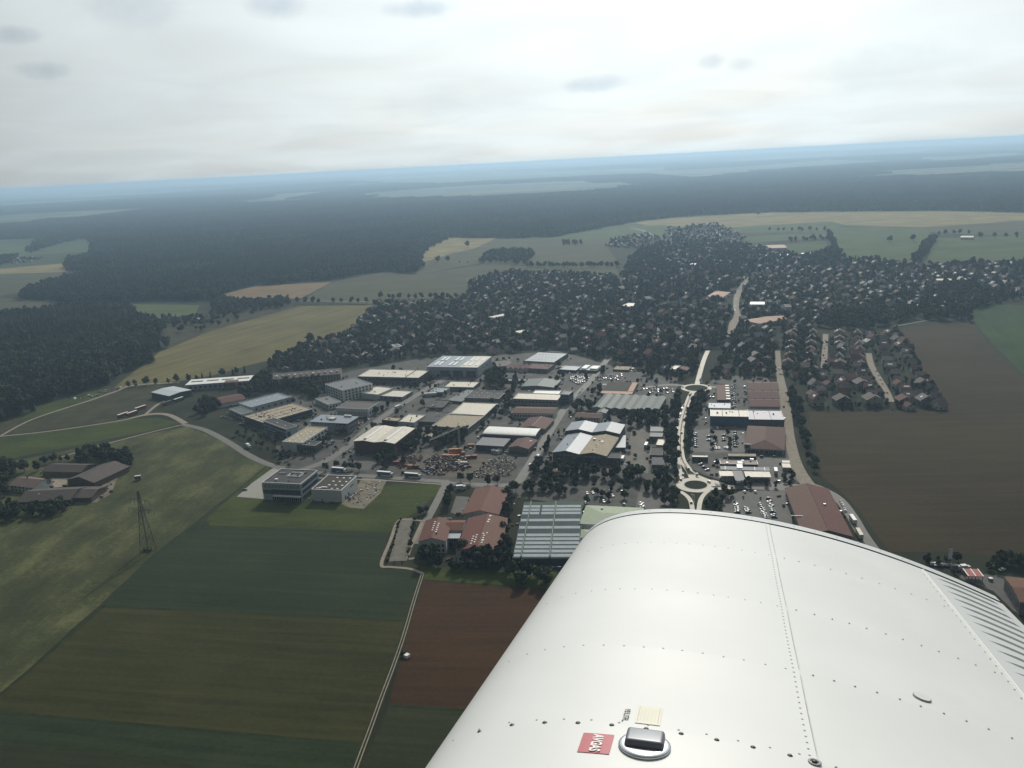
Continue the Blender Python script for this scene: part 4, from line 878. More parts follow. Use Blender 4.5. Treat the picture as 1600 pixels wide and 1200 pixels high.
# --- far left buildings
b = B('apartment_block', 'long row of brownish apartments with a grey roof and dormers among trees', Z1(345, 212), Z1(768, 176), Z1(772, 142), h=9); b.gable(M('brownish render', (.26, .22, .19), .85, .2, var=.15, scale=.2), M('grey brown tiles', (.13, .115, .105), .8, .2, var=.2, scale=.4), 3.6, 'x', .6)
b.wins('f', 1, 1.5, 22, .4).wins('f', 3.8, 1.5, 22, .4).wins('f', 6.4, 1.5, 22, .4)
for i in range(11): b.unitbox('dormer', .05+.09*i, .22, 2.4, 4, 2.6, m_tan if i % 3 else m_white, b.h+.2)
b = B('factory_shop', 'long lilac walled building with a white roof pierced by four dark slots', ZA(1160, 966), ZA(1556, 938), ZA(1578, 906), hp=9); b.slab(m_lilac, m_whiteroof, .6, .6)
for x in (.13, .38, .62, .87): b.unitbox('roof_slot', x, .55, b.w*.19, b.d*.22, .06, m_redwall)
b.unitbox('stair_tower', .72, -.05, b.w*.2, b.d*.5, b.h+1.0, m_wood, 0).wins('f', b.h*.3, b.h*.3, 12, .6)
b = B('barn', 'dark green hall with a pale metal roof beside the track', ZA(945, 1012), ZA(1058, 1036), ZA(1165, 991), hp=9); b.gable(m_dkgreen, m_metal, 1.2, 'x', .3); 
b = B('house', 'long low house with a brown red roof and white eaves among trees', ZA(1318, 1054), ZA(1357, 1086), ZA(1503, 1032), h=5); b.gable(m_white, m_reddark, 2.0, 'x' if b.w > b.d else 'y', 1.0)
# --- farmstead in the meadow
b = B('barn', 'big dark brown barn with a wide gable at the right of the farmstead', ZB(420, 598), ZB(587, 616), ZB(716, 508), h=5); b.gable(m_wood, m_brown, 4.0, 'y', .8); b.wins('f', .1, 4, 1, .4, mat=m_gate, name='barn_door')
b = B('barn', 'long brown stable at the back of the farmstead', ZB(265, 545), ZB(505, 550), ZB(515, 500), h=4.5); b.gable(m_wood, m_brown, 3.0, 'x', .8)
b = B('barn', 'long brown cowshed along the front of the farmstead', ZB(110, 738), ZB(440, 722), ZB(447, 646), h=4.5); b.gable(m_wood, m_brown, 3.6, 'x', .8); b.unitbox('roof_window', .3, .35, 1.6, 1.6, .5, m_white, b.h+2.2); b.wins('f', 1.2, 1.2, 12, .5, mat=m_white)
b = B('barn', 'lower brown shed at the right end of the long cowshed', ZB(442, 712), ZB(570, 709), ZB(592, 642), h=4.2); b.gable(m_wood, m_brown, 2.6, 'x', .6, verge=m_cop)
b = B('farmhouse', 'farmhouse with a weathered pinkish brown roof in the farmstead', ZB(58, 632), ZB(205, 648), ZB(262, 590), h=5.5); b.gable(m_white, M('weathered pinkish tiles', (.15, .105, .09), .8, .2, var=.3, scale=1), 3.4, 'x', .7); b.unitbox('chimney', .4, .5, .9, .9, 1.8, m_redwall, b.h+3).wins('f', 1, 1.3, 6, .4).wins('f', 3.6, 1.3, 6, .4)
# --- right edge
b = B('warehouse', 'red roofed building with grey walls at the right edge beside the paved yard', ZX(1545, 760), ZX(2050, 800), ZX(1850, 432), h=8); b.gable(m_grey, m_red, 1.4, 'x', .4).wins('l', b.h*.2, b.h*.5, 7, .6, mat=m_glass)
b = B('storage_shed', 'red roofed open canopy beside the hedge on the right', ZX(785, 378), ZX(1005, 385), ZX(975, 275), h=4)
mb = MB(); mb.box(-b.w/2, b.w/2, -b.d/2, b.d/2, 3.7, 4); mb.put('roof', M('bright red roof sheet', (.30, .05, .035), .6, .3, var=.12, scale=.5), b.root)
for x in (.0, .5, 1.0): b.unitbox('roof_beam', x, .5, .6, b.d, .2, m_cop, 4.0)
for x in (.03, .5, .97):
    for y in (.05, .95): b.unitbox('post', x, y, .4, .4, 3.7, m_metal, 0)
# --- named larger village buildings
for q, h, w, r, nm, lb, gb in [
    ((ZD(1050, 272), ZD(1160, 268), ZD(1166, 248)), 7, m_white, m_pink, 'school', 'long cream and salmon building in front of the dark hedgerow', 'x'),
    ((ZD(1108, 316), ZD(1182, 314), ZD(1184, 306)), 5, m_white, m_whiteroof, 'sports_hall', 'low white roofed sports hall on the green near the hedgerow', None),
    ((ZD(1240, 306), ZD(1312, 304), ZD(1312, 299)), 5, m_white, m_whiteroof, 'clubhouse', 'thin white roofed clubhouse right of the white sports hall', None),
    ((ZD(888, 722), ZD(985, 742), ZD(990, 700)), 6, m_white, m_pink, 'inn', 'pinkish hipped roof inn beside the bright village street', 'h'),
    ((ZD(1030, 722), ZD(1155, 715), ZD(1150, 692)), 5, m_white, m_pink, 'inn', 'long pale pink roofed range right of the pinkish inn', 'x'),
    ((ZD(1150, 640), ZD(1188, 638), ZD(1186, 622)), 10, m_white, m_brown, 'town_house', 'tall white house above the pale pink range', 'x'),
    ((ZE(1203, 203), ZE(1282, 203), ZE(1284, 194)), 6, m_white, m_cream, 'field_barn', 'long white barn at the end of the tree row in the far fields', None),
    ((ZE(1060, 472), ZE(1250, 470), ZE(1252, 460)), 6, m_white, m_cream, 'terrace', 'long white roofed terrace with three bright spots at the right of the village', None),
    ((ZD(655, 575), ZD(755, 578), ZD(760, 545)), 6, m_white, m_pink, 'inn', 'brownish pink roofed house left of the bright village street', 'h'),
    ((ZD(928, 622), ZD(1018, 622), ZD(1020, 606)), 8, m_white, m_whiteroof, 'town_house', 'house with a pale flat roof right of the bright village street', None),
    ((ZD(120, 632), ZD(195, 636), ZD(200, 615)), 6, m_white, m_cream, 'flat_roofed_house', 'cream flat roofed house in the middle of the village trees', None),
    ((ZD(540, 375), ZD(590, 376), ZD(592, 366)), 5, m_white, m_whiteroof, 'flat_roofed_house', 'white flat roofed house in the back of the village', None),
    ((ZC(125, 955), ZC(152, 970), ZC(178, 955)), 6, m_white, m_cream, 'flat_roofed_house', 'white rimmed square flat roof among trees behind the long cream hall', 'f'),
    ((ZC(735, 780), ZC(768, 785), ZC(783, 755)), 6, m_white, m_cream, 'flat_roofed_house', 'pale flat roofed house in the middle of the left village', None),
    ((ZC(895, 870), ZC(925, 880), ZC(935, 855)), 6, m_white, m_cream, 'flat_roofed_house', 'cream flat roofed house nearest the bright domed hall', None)]:
    b = B(nm, lb, *q, h=h, cat='house' if 'house' in nm else 'building')
    if gb == 'h': b.hip(w, r, 3)
    elif gb == 'f': b.flat(w, m_brown, m_cop, .3, 1.2)
    elif gb: b.gable(w, r, 2.6, gb)
    else: b.slab(w, r, .3)
    b.wins('f', 1.2, 1.4, 6, .5)
# ---------------------------------------------------------------- paving and roads
m_pave = M('worn yard paving', (.026, .030, .020), .8, .25, var=.3, scale=.06, col2=(.080, .074, .064), detail=9)
m_lot = M('grey asphalt car park', (.072, .067, .060), .75, .3, var=.22, scale=.12, detail=8)
m_road = M('pale grey road', (.125, .117, .103), .7, .3, var=.12, scale=.15, detail=8)
m_bright = M('bright road with painted glare', (.38, .335, .26), .6, .35, var=.12, scale=.15, detail=8)  # glare off the asphalt is put into this pale base colour
m_track = M('gravel track', (.25, .21, .165), .9, .2, var=.2, scale=.3, detail=8)
m_sand = M('sandy ground', (.17, .145, .105), .9, .2, var=.35, scale=.15, detail=9)
m_mark = M('white road paint', (.62, .60, .55), .7, .3, var=.1, scale=2)
m_redlane = M('reddish median strip', (.20, .12, .09), .8, .2, var=.2, scale=.3)
m_kerb = M('pale kerb stone', (.28, .265, .235), .8, .2, var=.15, scale=1)
m_grassy = M('verge grass', (.020, .027, .011), .9, .1, var=.35, scale=.12, detail=8)
m_hedge = leafM['dark']

sheet('yard_paving', [(440, 735), (430, 690), (380, 650), (400, 625), (440, 600), (520, 590), (545, 580), (660, 560), (780, 555), (870, 548), (960, 572), (1058, 590), (1060, 640), (1050, 700), (1055, 740), (1058, 790), (1000, 792), (900, 790), (790, 775), (700, 752), (560, 744)], .10, m_pave, seg=30)
sheet('yard_paving', [(1075, 730), (1080, 650), (1100, 610), (1120, 585), (1200, 590), (1225, 640), (1238, 700), (1255, 755), (1140, 755), (1100, 742)], .10, m_pave, seg=30)
sheet('car_park', [Z3(*p) for p in ((335, 530), (620, 500), (655, 510), (655, 665), (480, 670), (330, 665))], .14, m_lot)
sheet('car_park', [ZS(*p) for p in ((310, 700), (500, 640), (520, 615), (880, 610), (1075, 600), (1140, 640), (1170, 900), (1190, 1100), (700, 1100), (300, 870))], .12, m_lot)
sheet('forecourt', [ZS(*p) for p in ((215, 300), (260, 210), (800, 200), (1045, 215), (1180, 215), (1230, 330), (1300, 500), (940, 505), (560, 530), (300, 470), (90, 395))], .13, m_lot)
sheet('forecourt', [ZS(*p) for p in ((560, 510), (900, 505), (1340, 540), (1130, 590), (430, 585))], .15, m_road)
sheet('lorry_yard', [ZF(*p) for p in ((1175, 240), (1350, 250), (1395, 300), (1400, 600), (1385, 800), (1270, 790), (1060, 720), (1110, 560))], .14, M('dusty lorry yard', (.125, .112, .092), .8, .25, var=.2, scale=.1, detail=9))
sheet('lorry_yard', [ZF(*p) for p in ((60, 690), (300, 700), (800, 740), (1060, 745), (1040, 770), (600, 760), (120, 770))], .15, m_sand)
sheet('scrap_yard', [ZQ(*p) for p in ((150, 520), (270, 430), (640, 420), (1065, 445), (1340, 540), (1300, 640), (850, 660), (640, 650), (260, 600))], .14, M('rusty scrap yard ground', (.10, .08, .06), .85, .2, var=.35, scale=.12, detail=9))
sheet('building_site', [ZO(*p) for p in ((1065, 540), (1240, 350), (1330, 210), (1640, 240), (1560, 400), (1350, 600), (1180, 590))], .14, m_sand, seg=6)
sheet('forecourt', [Z1(*p) for p in ((120, 945), (215, 860), (340, 770), (420, 755), (390, 790), (275, 870), (290, 960))], .14, m_kerb)
sheet('forecourt', [Z1(*p) for p in ((700, 700), (870, 680), (1000, 690), (980, 780), (690, 770))], .14, m_lot)
sheet('farm_yard', [ZB(*p) for p in ((560, 735), (640, 640), (600, 610), (690, 570), (745, 570), (705, 660), (690, 690), (600, 740), (450, 755))], .14, m_sand, seg=5)
sheet('farm_yard', [ZB(*p) for p in ((200, 640), (330, 590), (430, 590), (410, 640), (240, 660))], .13, m_track)
sheet('paved_yard', [ZX(*p) for p in ((560, 330), (1300, 370), (1500, 400), (1300, 450), (1650, 960), (1450, 900), (1150, 600), (700, 430))], .12, m_lot)
sheet('car_park', [Z2(*p) for p in ((830, 1100), (860, 960), (1000, 940), (1140, 950), (1130, 1095))], .14, m_pave)
sheet('car_park', [Z2(*p) for p in ((1170, 1110), (1190, 1000), (1400, 1010), (1400, 1110))], .14, m_lot)
sheet('forecourt', [ZR(*p) for p in ((545, 265), (700, 275), (640, 460), (560, 480), (480, 460))], .13, m_lot)
sheet('garden_yard', [ZG(*p) for p in ((130, 1000), (690, 980), (720, 1080), (640, 1190), (280, 1190), (150, 1100))], .14, m_pave)

sheet('car_park', [Z4(*p) for p in ((112, 630), (178, 365), (262, 355), (222, 625))], .14, M('pale gravel car park', (.14, .13, .105), .85, .2, var=.25, scale=.2, detail=8))
ROADS = []
def road(name, pts, w, z, mat, label=None):
    Q = ribbon(name, pts, w, z, mat, label=label); ROADS.append((Q, (max(w) if isinstance(w, (list, tuple)) else w)/2)); return Q
R1, R2 = G(1087, 758)[:2], G(1088, 606.5)[:2]
main = [(1084, 812), (1086, 785), (1087, 758), (1077, 736), (1066, 718), (1063, 695), (1065, 665), (1071, 640), (1079, 618), (1088, 606), (1093, 585), (1100, 562), (1106, 548)]
for _p, _w in (([(1062, 712), (1061, 725), (1063, 738), (1066, 748)], 3.4), ([(1066, 716), (1072, 728), (1084, 740), (1100, 748), (1118, 754), (1140, 760)], 3.4), ([(1063, 768), (1074, 776), (1080, 786), (1083, 806)], 3.4), ([(1110, 765), (1100, 773), (1094, 784), (1091, 806)], 3.4), ([(1108, 766), (1120, 764), (1145, 763)], 4)): ribbon('slip_lane', _p, _w, .215, m_bright)
road('main_road', main[2:10], 5.6, .20, m_bright); road('main_road', main[9:], 5.5, .20, m_bright)
ribbon('median_strip', main[3:9], 1.1, .24, m_redlane); 
for o_ in (-2.6, 2.6): ribbon('edge_line', main[3:9], .3, .225, m_mark, offs=o_)
road('side_road', [(1087, 758), (1112, 757), (1145, 761), (1200, 763), (1240, 763), (1262, 757)], [10, 8, 7, 7, 7, 8], .19, m_road)
ribbon('kerb_strip', [(1100, 752), (1113, 752), (1130, 757)], 5, .21, m_bright); ribbon('kerb_strip', [(1100, 766), (1113, 764), (1135, 763)], 5, .21, m_bright)
road('straight_road', [(1215, 548), (1217, 575), (1222, 605), (1228, 640), (1233, 680), (1241, 715), (1250, 738), (1262, 757)], [6, 7, 9, 10, 9, 9, 10, 11], .18, m_track)
road('curving_road', [(1262, 757), (1285, 765), (1310, 780), (1330, 805), (1346, 832), (1362, 855), (1385, 880)], [10, 8, 8, 8, 8, 8, 8], .17, m_road)
road('side_road', [(1088, 606), (1060, 602), (1035, 602), (1005, 606)], 6, .19, m_road); road('side_road', [(1088, 606), (1108, 604), (1120, 606)], 6, .185, m_road)
road('street', [(690, 755), (735, 757), (800, 757), (822, 735), (848, 692), (868, 660), (885, 635), (900, 618), (922, 596), (940, 573), (950, 560)], 8, .17, m_road)
road('street', [(470, 735), (505, 722), (540, 700), (580, 665), (620, 637), (660, 612), (690, 595), (704, 582)], 8.5, .175, m_road)
road('street', [(288, 664), (320, 672), (355, 690), (395, 715), (440, 732), (480, 738), (560, 743), (640, 749), (700, 753)], 7, .165, m_road)
ribbon('footpath', [(448, 745), (520, 748), (600, 751), (690, 757)], 1.6, .20, m_kerb)
road('access_road', [(700, 752), (692, 765), (682, 785), (674, 800), (666, 815), (652, 850)], 6, .16, m_road)
road('gravel_track', [(0, 682), (60, 676), (120, 668), (190, 657), (230, 648), (262, 648), (290, 662)], [3, 3, 3, 3.5, 7, 6, 6], .18, m_track)
ribbon('gravel_track', [(-100, 700), (0, 682)], 3, .18, m_track)
road('gravel_track', [(290, 663), (250, 672), (180, 690), (110, 710), (85, 718)], 2.6, .17, m_track)
road('gravel_track', [(0, 682), (40, 660), (80, 645), (140, 626), (180, 612), (210, 602), (280, 598)], [3, 3, 3, 4, 5, 4, 3], .19, m_track)
road('gravel_track', [(225, 650), (250, 630), (290, 612)], 4, .185, m_track)
for o_ in (-.75, .75): ribbon('wheel_track', [(660, 898), (648, 935), (632, 990), (615, 1040), (598, 1085), (580, 1135), (556, 1200), (540, 1245)], .55, .18, m_track, offs=o_)
ribbon('grass_track', [(660, 898), (648, 935), (632, 990), (615, 1040), (598, 1085), (580, 1135), (556, 1200), (540, 1245)], 3.4, .14, m_grassy)
road('gravel_path', [(664, 815), (640, 812), (622, 815), (610, 845), (596, 882), (610, 886), (640, 889), (662, 897)], 2.4, .2, m_track)
road('gravel_track', [(1398, 510), (1430, 504), (1460, 499)], 3, .2, m_track)
road('gravel_track', [(1518, 500), (1545, 535), (1575, 565), (1605, 592), (1660, 630)], 4, .2, m_grassy)
road('gravel_track', [(812, 420), (797, 423), (793, 427), (803, 432)], 5, .3, m_track); road('gravel_track', [(470, 470), (530, 471), (590, 472)], 5, .3, m_road)
road('village_street', [(1140, 525), (1146, 505), (1152, 495), (1150, 480), (1152, 462), (1160, 446), (1166, 435), (1142, 422), (1139, 405)], [8, 12, 12, 9, 11, 9, 8, 6, 6], .25, m_track)
road('village_street', [(1047, 385), (1048, 372), (1046, 360)], 9, .25, m_track); road('village_street', [(985, 356), (1010, 362), (1025, 372)], 6, .25, m_road)
road('village_street', [(1122, 382), (1125, 370), (1118, 360)], 8, .25, m_road)
road('estate_street', [(1357, 552), (1361, 570), (1372, 590), (1384, 610), (1392, 628)], 7, .2, m_track)
road('estate_street', [(1290, 522), (1289, 545), (1287, 575)], 7, .2, m_track)
road('estate_street', [(1022, 535), (1028, 520), (1032, 508)], 6, .2, m_road)
ribbon('footpath', [Z4(270, 610), Z4(230, 590), Z4(320, 380)], 2.5, .2, m_track)

def roundabout(c, r0, r1, name, isl, label):
    n = 40; P = [(math.cos(2*math.pi*i/n), math.sin(2*math.pi*i/n)) for i in range(n)]
    V = [(c[0]+x*r0, c[1]+y*r0, .23) for x, y in P]+[(c[0]+x*r1, c[1]+y*r1, .23) for x, y in P]
    put('roundabout', mesh('roundabout', V, [(i, i+n, (i+1) % n+n, (i+1) % n) for i in range(n)], m_bright), kind='structure')
    mb = MB(); mb.prism([(c[0]+x*r0, c[1]+y*r0) for x, y in P], 0, .36); mb.put('roundabout_kerb', m_kerb, kind='structure')
    mb = MB(); mb.prism([(c[0]+x*(r0-.5), c[1]+y*(r0-.5)) for x, y in P], .2, .42); mb.put('roundabout_island', isl, kind='structure')
    ROADS.append((np.array([c]), r1+1))
roundabout(R1, 9.0, 15.0, 'near', M('planted roundabout', (.012, .017, .008), .9, .1, var=.4, scale=.8), 'near')
roundabout(R2, 12.5, 16.5, 'far', m_grassy, 'far')
# splitter islands
def island(pts):
    P = gpoly(pts); mb = MB(); mb.prism(P, .1, .36); mb.put('splitter_island', m_kerb, kind='structure')
    c = np.mean(P, 0); mb = MB(); mb.prism([tuple(c+(np.array(p)-c)*.8) for p in P], .2, .41); mb.put('splitter_island', m_grassy, kind='structure')
island([(1068, 728), (1074, 742), (1088, 742), (1078, 735)]); island([(1085, 774), (1080, 772), (1085, 788)][::-1]); island([(1111, 760), (1113, 762), (1138, 761)][::-1])
island([(1075, 617), (1082, 614), (1078, 622)]); island([(1092, 596), (1098, 598), (1094, 590)])

for _p, _w in (([(0, 1086), (160, 949), (240, 868), (345, 788), (416, 729)], 2.2), ([(160, 948), (400, 958), (640, 970)], 1.0), ([(0, 1112), (330, 1142), (572, 1163)], 1.6), ([(330, 822), (470, 827), (606, 833)], 1.2), ([(608, 1102), (730, 1110)], 1.6), ([(0, 1166), (180, 1178), (340, 1205)], 1.0), ([(662, 906), (868, 923)], 1.4), ([(606, 834), (594, 878)], 1.5)):
    ribbon('field_margin', _p, _w, .15, m_grassy)

# ---------------------------------------------------------------- vegetation list
TL = []
_BR = [(c, math.cos(r), math.sin(r), hw, hd) for c, _, r, hw, hd in BUILT]
_RQ = np.concatenate([q for q, _ in ROADS]); _RW = np.concatenate([np.full(len(q), w) for q, w in ROADS])
def free(x, y, m=1.0, rm=1.0):
    for c, cs, sn, hw, hd in _BR:
        dx, dy = x-c[0], y-c[1]
        if abs(dx) < 90 and abs(dy) < 90:
            u, v = dx*cs+dy*sn, -dx*sn+dy*cs
            if abs(u) < hw+m and abs(v) < hd+m: return False
    return not np.any(np.hypot(_RQ[:, 0]-x, _RQ[:, 1]-y) < _RW+rm)
def tree_at(px, py, h, kind, label, group=None, chk=False, world=False, wd=None):
    p = (px, py) if world else G(px, py)[:2]
    if chk and not free(p[0], p[1], h*.18, h*.12): return
    TL.append((float(p[0]), float(p[1]), h, kind, label, group))
def pick(kinds): return random.choice(kinds) if isinstance(kinds, (list, tuple)) else kinds
def tree_line(pts, sp, h0, h1, kinds, label, group, jit=.8, chk=False):
    P = [G(*p)[:2] for p in pts]
    for a, b in zip(P[:-1], P[1:]):
        L = np.linalg.norm(b-a); n = max(1, int(L/sp))
        for i in range(n):
            q = a+(b-a)*(i+.5)/n+np.random.default_rng(len(TL)).uniform(-jit, jit, 2); tree_at(q[0], q[1], random.uniform(h0, h1), pick(kinds), label, group, chk, True)
def tree_area(pts, sp, h0, h1, kinds, label, group, prob=1.0, chk=True):
    A = np.array(gpoly(pts)); x0, y0 = A.min(0); x1, y1 = A.max(0); g = np.random.default_rng(len(TL)+5)
    gx, gy = np.meshgrid(np.arange(x0, x1, sp), np.arange(y0, y1, sp)); P = np.stack([gx.ravel(), gy.ravel()], 1); P = P+g.uniform(-.45, .45, P.shape)*sp
    for q in P[inpoly(P, A)]:
        if g.random() < prob: tree_at(q[0], q[1], g.uniform(h0, h1), pick(kinds), label, group, chk, True)
BD = ['broad', 'dark', 'broad']
# farmstead trees
for (x, y, h) in ((30, 560, 12), (155, 545, 11), (235, 545, 11), (290, 500, 9), (540, 485, 11), (660, 490, 12), (730, 500, 13), (780, 510, 12), (510, 505, 9), (340, 490, 9)): tree_at(*ZB(x, y), h, pick(BD), 'dark round tree behind the brown barns of the farmstead', 'trees behind the farmstead')
for (x, y, h) in ((20, 650, 13), (30, 700, 12), (300, 640, 9)): tree_at(*ZB(x, y), h, 'broad', 'broad tree beside the weathered farmhouse', 'trees beside the farmhouse')
tree_area([ZB(*p) for p in ((-120, 840), (0, 760), (130, 775), (300, 770), (430, 730), (435, 800), (330, 840), (100, 850), (-100, 890))], 6.5, 6, 11, BD, 'dark tree in the thicket in front of the long brown cowshed', 'thicket in front of the cowshed')
tree_area([ZB(*p) for p in ((-120, 520), (95, 520), (120, 560), (50, 610), (40, 700), (-100, 760))], 7, 8, 13, BD, 'dark tree in the grove at the left of the farmstead', 'grove left of the farmstead')
tree_area([ZB(*p) for p in ((470, 470), (560, 432), (700, 428), (820, 470), (822, 525), (765, 560), (720, 500), (610, 478))], 6.5, 8, 12, BD, 'dark tree in the clump behind the big barn', 'clump behind the big barn')
tree_line([ZB(250, 490), ZB(400, 485), ZB(500, 478)], 6, 5, 8, BD, 'small dark tree behind the long stable', 'trees behind the stable', 1)
# left works
tree_line([ZA(1300, 1085), ZA(1370, 1110)], 6, 9, 12, 'broad', 'broad tree in the clump beside the long brown red house', 'trees beside the brown red house', 3)
tree_area([ZA(*p) for p in ((1230, 1150), (1270, 1060), (1330, 1090), (1340, 1130), (1280, 1180))], 8, 7, 12, BD, 'dark tree in the clump left of the blue grey works', 'clump left of the blue grey works')
tree_line([ZA(770, 985), ZA(870, 975), ZA(960, 965), ZA(1080, 950), ZA(1160, 945), ZA(1300, 935), ZA(1420, 910), ZA(1560, 890)], 9, 7, 12, ['conifer', 'dark', 'broad'], 'tree in the dark hedge line behind the dark green hall', 'hedge line behind the dark green hall', 3)
tree_area([Z1(*p) for p in ((215, 260), (330, 200), (340, 250), (480, 265), (660, 235), (670, 320), (560, 300), (480, 300), (300, 280))], 9, 8, 13, BD, 'dark tree in the belt between the apartments and the blue grey works', 'belt below the apartment row')
tree_line([Z1(110, 560), Z1(180, 590), Z1(250, 630), Z1(320, 660), Z1(390, 690), Z1(470, 720)], 8, 4, 7, ['broad', 'bush'], 'small street tree along the curved road by the left works', 'street trees by the left works', 2, True)
tree_area([Z1(*p) for p in ((150, 500), (330, 570), (400, 640), (300, 620), (180, 560))], 8, 4, 7, ['broad', 'bush'], 'small garden tree in front of the banded glazed office', 'garden trees at the banded office')
tree_line([Z1(400, 670), Z1(460, 690), Z1(520, 700), Z1(640, 690)], 6, 4, 7, ['bush', 'broad'], 'bushy tree in front of the tan roofed white office', 'bushes at the tan roofed office', 1.5)
for x, y in ((675, 785), (745, 765), (800, 775), (840, 780), (885, 785)): tree_at(*Z1(x, y), 8, 'broad', 'round tree in the row behind the white box hall', 'row behind the white box hall')
tree_line([Z1(780, 650), Z1(830, 600), Z1(880, 560)], 7, 5, 8, 'broad', 'small tree in the verge beside the red brown hall', 'verge trees by the red brown hall', 1, True)
tree_line([Z1(660, 720), Z1(760, 650)], 7, 2, 4, 'bush', 'low bush along the side street verge', 'verge bushes by the side street', 1)
tree_line([Z1(940, 460), Z1(1010, 420), Z1(1080, 400)], 7, 7, 11, BD, 'tree beside the street between the slate office and the black workshops', 'trees along the middle street', 2, True)
tree_area([ZQ(*p) for p in ((200, 330), (330, 220), (460, 270), (520, 190), (860, 200), (920, 270), (780, 330), (400, 380), (230, 420))], 9, 7, 12, BD, 'dark tree in the grove behind the scrap yard', 'grove behind the scrap yard')
tree_area([ZQ(*p) for p in ((0, 520), (40, 440), (200, 400), (220, 450), (100, 560))], 7, 7, 11, BD, 'dark tree in the clump left of the scrap yard', 'clump left of the scrap yard')
tree_area([Z1(*p) for p in ((110, 330), (250, 215), (330, 170), (345, 230), (300, 290), (200, 330))], 7.5, 8, 13, BD, 'dark tree in the clump between the lilac building and the apartments', 'clump right of the lilac building')
tree_area([Z1(*p) for p in ((330, 150), (440, 50), (700, 90), (880, 110), (880, 145), (770, 128), (450, 150))], 8.5, 8, 13, BD, 'dark tree in the belt behind the brownish apartments', 'belt behind the apartments')
tree_area([Z1(*p) for p in ((330, 235), (660, 215), (668, 300), (600, 335), (480, 290), (330, 275))], 7.5, 8, 13, BD, 'dark tree in the belt between the apartments and the corner office', 'belt left of the corner office')
tree_area([Z1(*p) for p in ((900, 245), (1250, 250), (1335, 215), (1340, 250), (1200, 278), (1040, 255), (920, 262))], 8, 5, 8, BD, 'small tree in the strip in front of the long low cream hall', 'strip in front of the cream hall', .8)
tree_area([Z1(*p) for p in ((1030, 700), (1130, 600), (1240, 520), (1320, 560), (1240, 640), (1100, 700))], 7.5, 6, 11, BD, 'dark tree in the clump right of the red brown hall', 'clump right of the red brown hall')
tree_area([Z1(*p) for p in ((570, 560), (690, 560), (760, 520), (790, 560), (640, 650), (520, 700))], 8, 4, 8, BD, 'small tree on the lawn around the grey slate roofed office', 'trees round the slate office', .5)
# behind: clumps in the middle of the estate
tree_area([ZK(*p) for p in ((500, 270), (520, 220), (640, 210), (650, 290), (560, 310))], 8, 10, 14, BD, 'tall dark tree in the clump left of the ridge roofed shed', 'clump left of the ridge roofed shed')
tree_line([ZK(690, 340), ZK(705, 290), ZK(720, 260)], 6, 12, 16, ['slim', 'conifer'], 'tall slim tree beside the long cream hall', 'tall slim trees by the cream hall', 1)
tree_line([ZK(655, 470), ZK(665, 400), ZK(670, 350)], 8, 9, 13, BD, 'dark tree along the left end of the long cream hall', 'trees left of the cream hall', 1.5)
tree_area([ZK(*p) for p in ((870, 300), (980, 240), (1080, 260), (1060, 300), (940, 330))], 10, 5, 9, BD, 'tree among the parked cars beside the ridge roofed shed', 'trees at the car yard', .7)
tree_line([ZK(1130, 480), ZK(1170, 440), ZK(1230, 450), ZK(1250, 480)], 7, 8, 12, BD, 'dark tree beside the white house with the dull red roof', 'trees by the white house', 2, True)
tree_line([ZK(1300, 340), ZK(1320, 300)], 6, 7, 9, 'dark', 'small tree at the salmon edged hall', 'trees at the salmon edged hall', 1)
tree_line([ZF(260, 330), ZF(270, 370)], 5, 8, 9, 'slim', 'slim dark cypress beside the street left of the slate gables', 'slim trees left of the slate gables', .5)
tree_line([ZF(100, 560), ZF(120, 480), ZF(150, 430)], 5, 9, 11, 'slim', 'dark poplar beside the street at the half tan hall', 'poplars at the half tan hall', 1)
tree_area([ZF(*p) for p in ((1080, 240), (1150, 160), (1600, 150), (1600, 210), (1350, 230), (1180, 250))], 8, 8, 12, BD, 'dark tree in the belt behind the lorry yard', 'belt behind the lorry yard')
tree_area([Z2(*p) for p in ((520, 860), (600, 840), (700, 850), (900, 870), (1100, 880), (1230, 870), (1230, 930), (1000, 930), (700, 920), (540, 920))], 7.5, 8, 12, BD, 'dark tree in the dense belt in front of the half tan hall', 'belt in front of the half tan hall')
tree_area([Z2(*p) for p in ((460, 980), (520, 930), (820, 940), (820, 1010), (640, 1010), (480, 1010))], 8, 7, 11, BD, 'tree in the belt behind the greenhouse', 'belt behind the greenhouse')
tree_area([Z2(*p) for p in ((850, 1080), (850, 970), (1000, 950), (1130, 960), (1120, 1070))], 11, 6, 9, BD, 'round car park tree beside the pale green hall', 'car park trees by the pale green hall', .8)
tree_area([Z2(*p) for p in ((1160, 1000), (1170, 940), (1430, 880), (1440, 940), (1380, 980), (1480, 1100), (1370, 1100), (1300, 1010))], 8, 7, 11, BD, 'dark tree in the grove left of the near roundabout', 'grove left of the near roundabout')
tree_area([Z2(*p) for p in ((1350, 560), (1440, 380), (1480, 360), (1450, 460), (1425, 600), (1430, 760), (1440, 860), (1370, 870), (1350, 760))], 8, 8, 12, BD, 'dark tree in the belt along the left of the main road', 'belt left of the main road')
tree_area([Z2(*p) for p in ((1050, 500), (1150, 490), (1340, 510), (1400, 480), (1390, 560), (1200, 560), (1100, 550))], 9, 8, 11, BD, 'dark tree in the belt in front of the green sheet works', 'belt in front of the green sheet works')
tree_area([Z3(*p) for p in ((290, 460), (320, 380), (370, 300), (430, 320), (425, 400), (330, 520), (310, 660), (280, 640))], 8, 7, 10, BD, 'tree in the belt along the right of the main road', 'belt right of the main road')
tree_area([Z3(*p) for p in ((425, 965), (470, 925), (600, 905), (600, 930), (520, 980), (480, 1030), (400, 1030))], 7, 6, 8.5, BD, 'dark tree in the grove right of the near roundabout', 'grove right of the near roundabout')
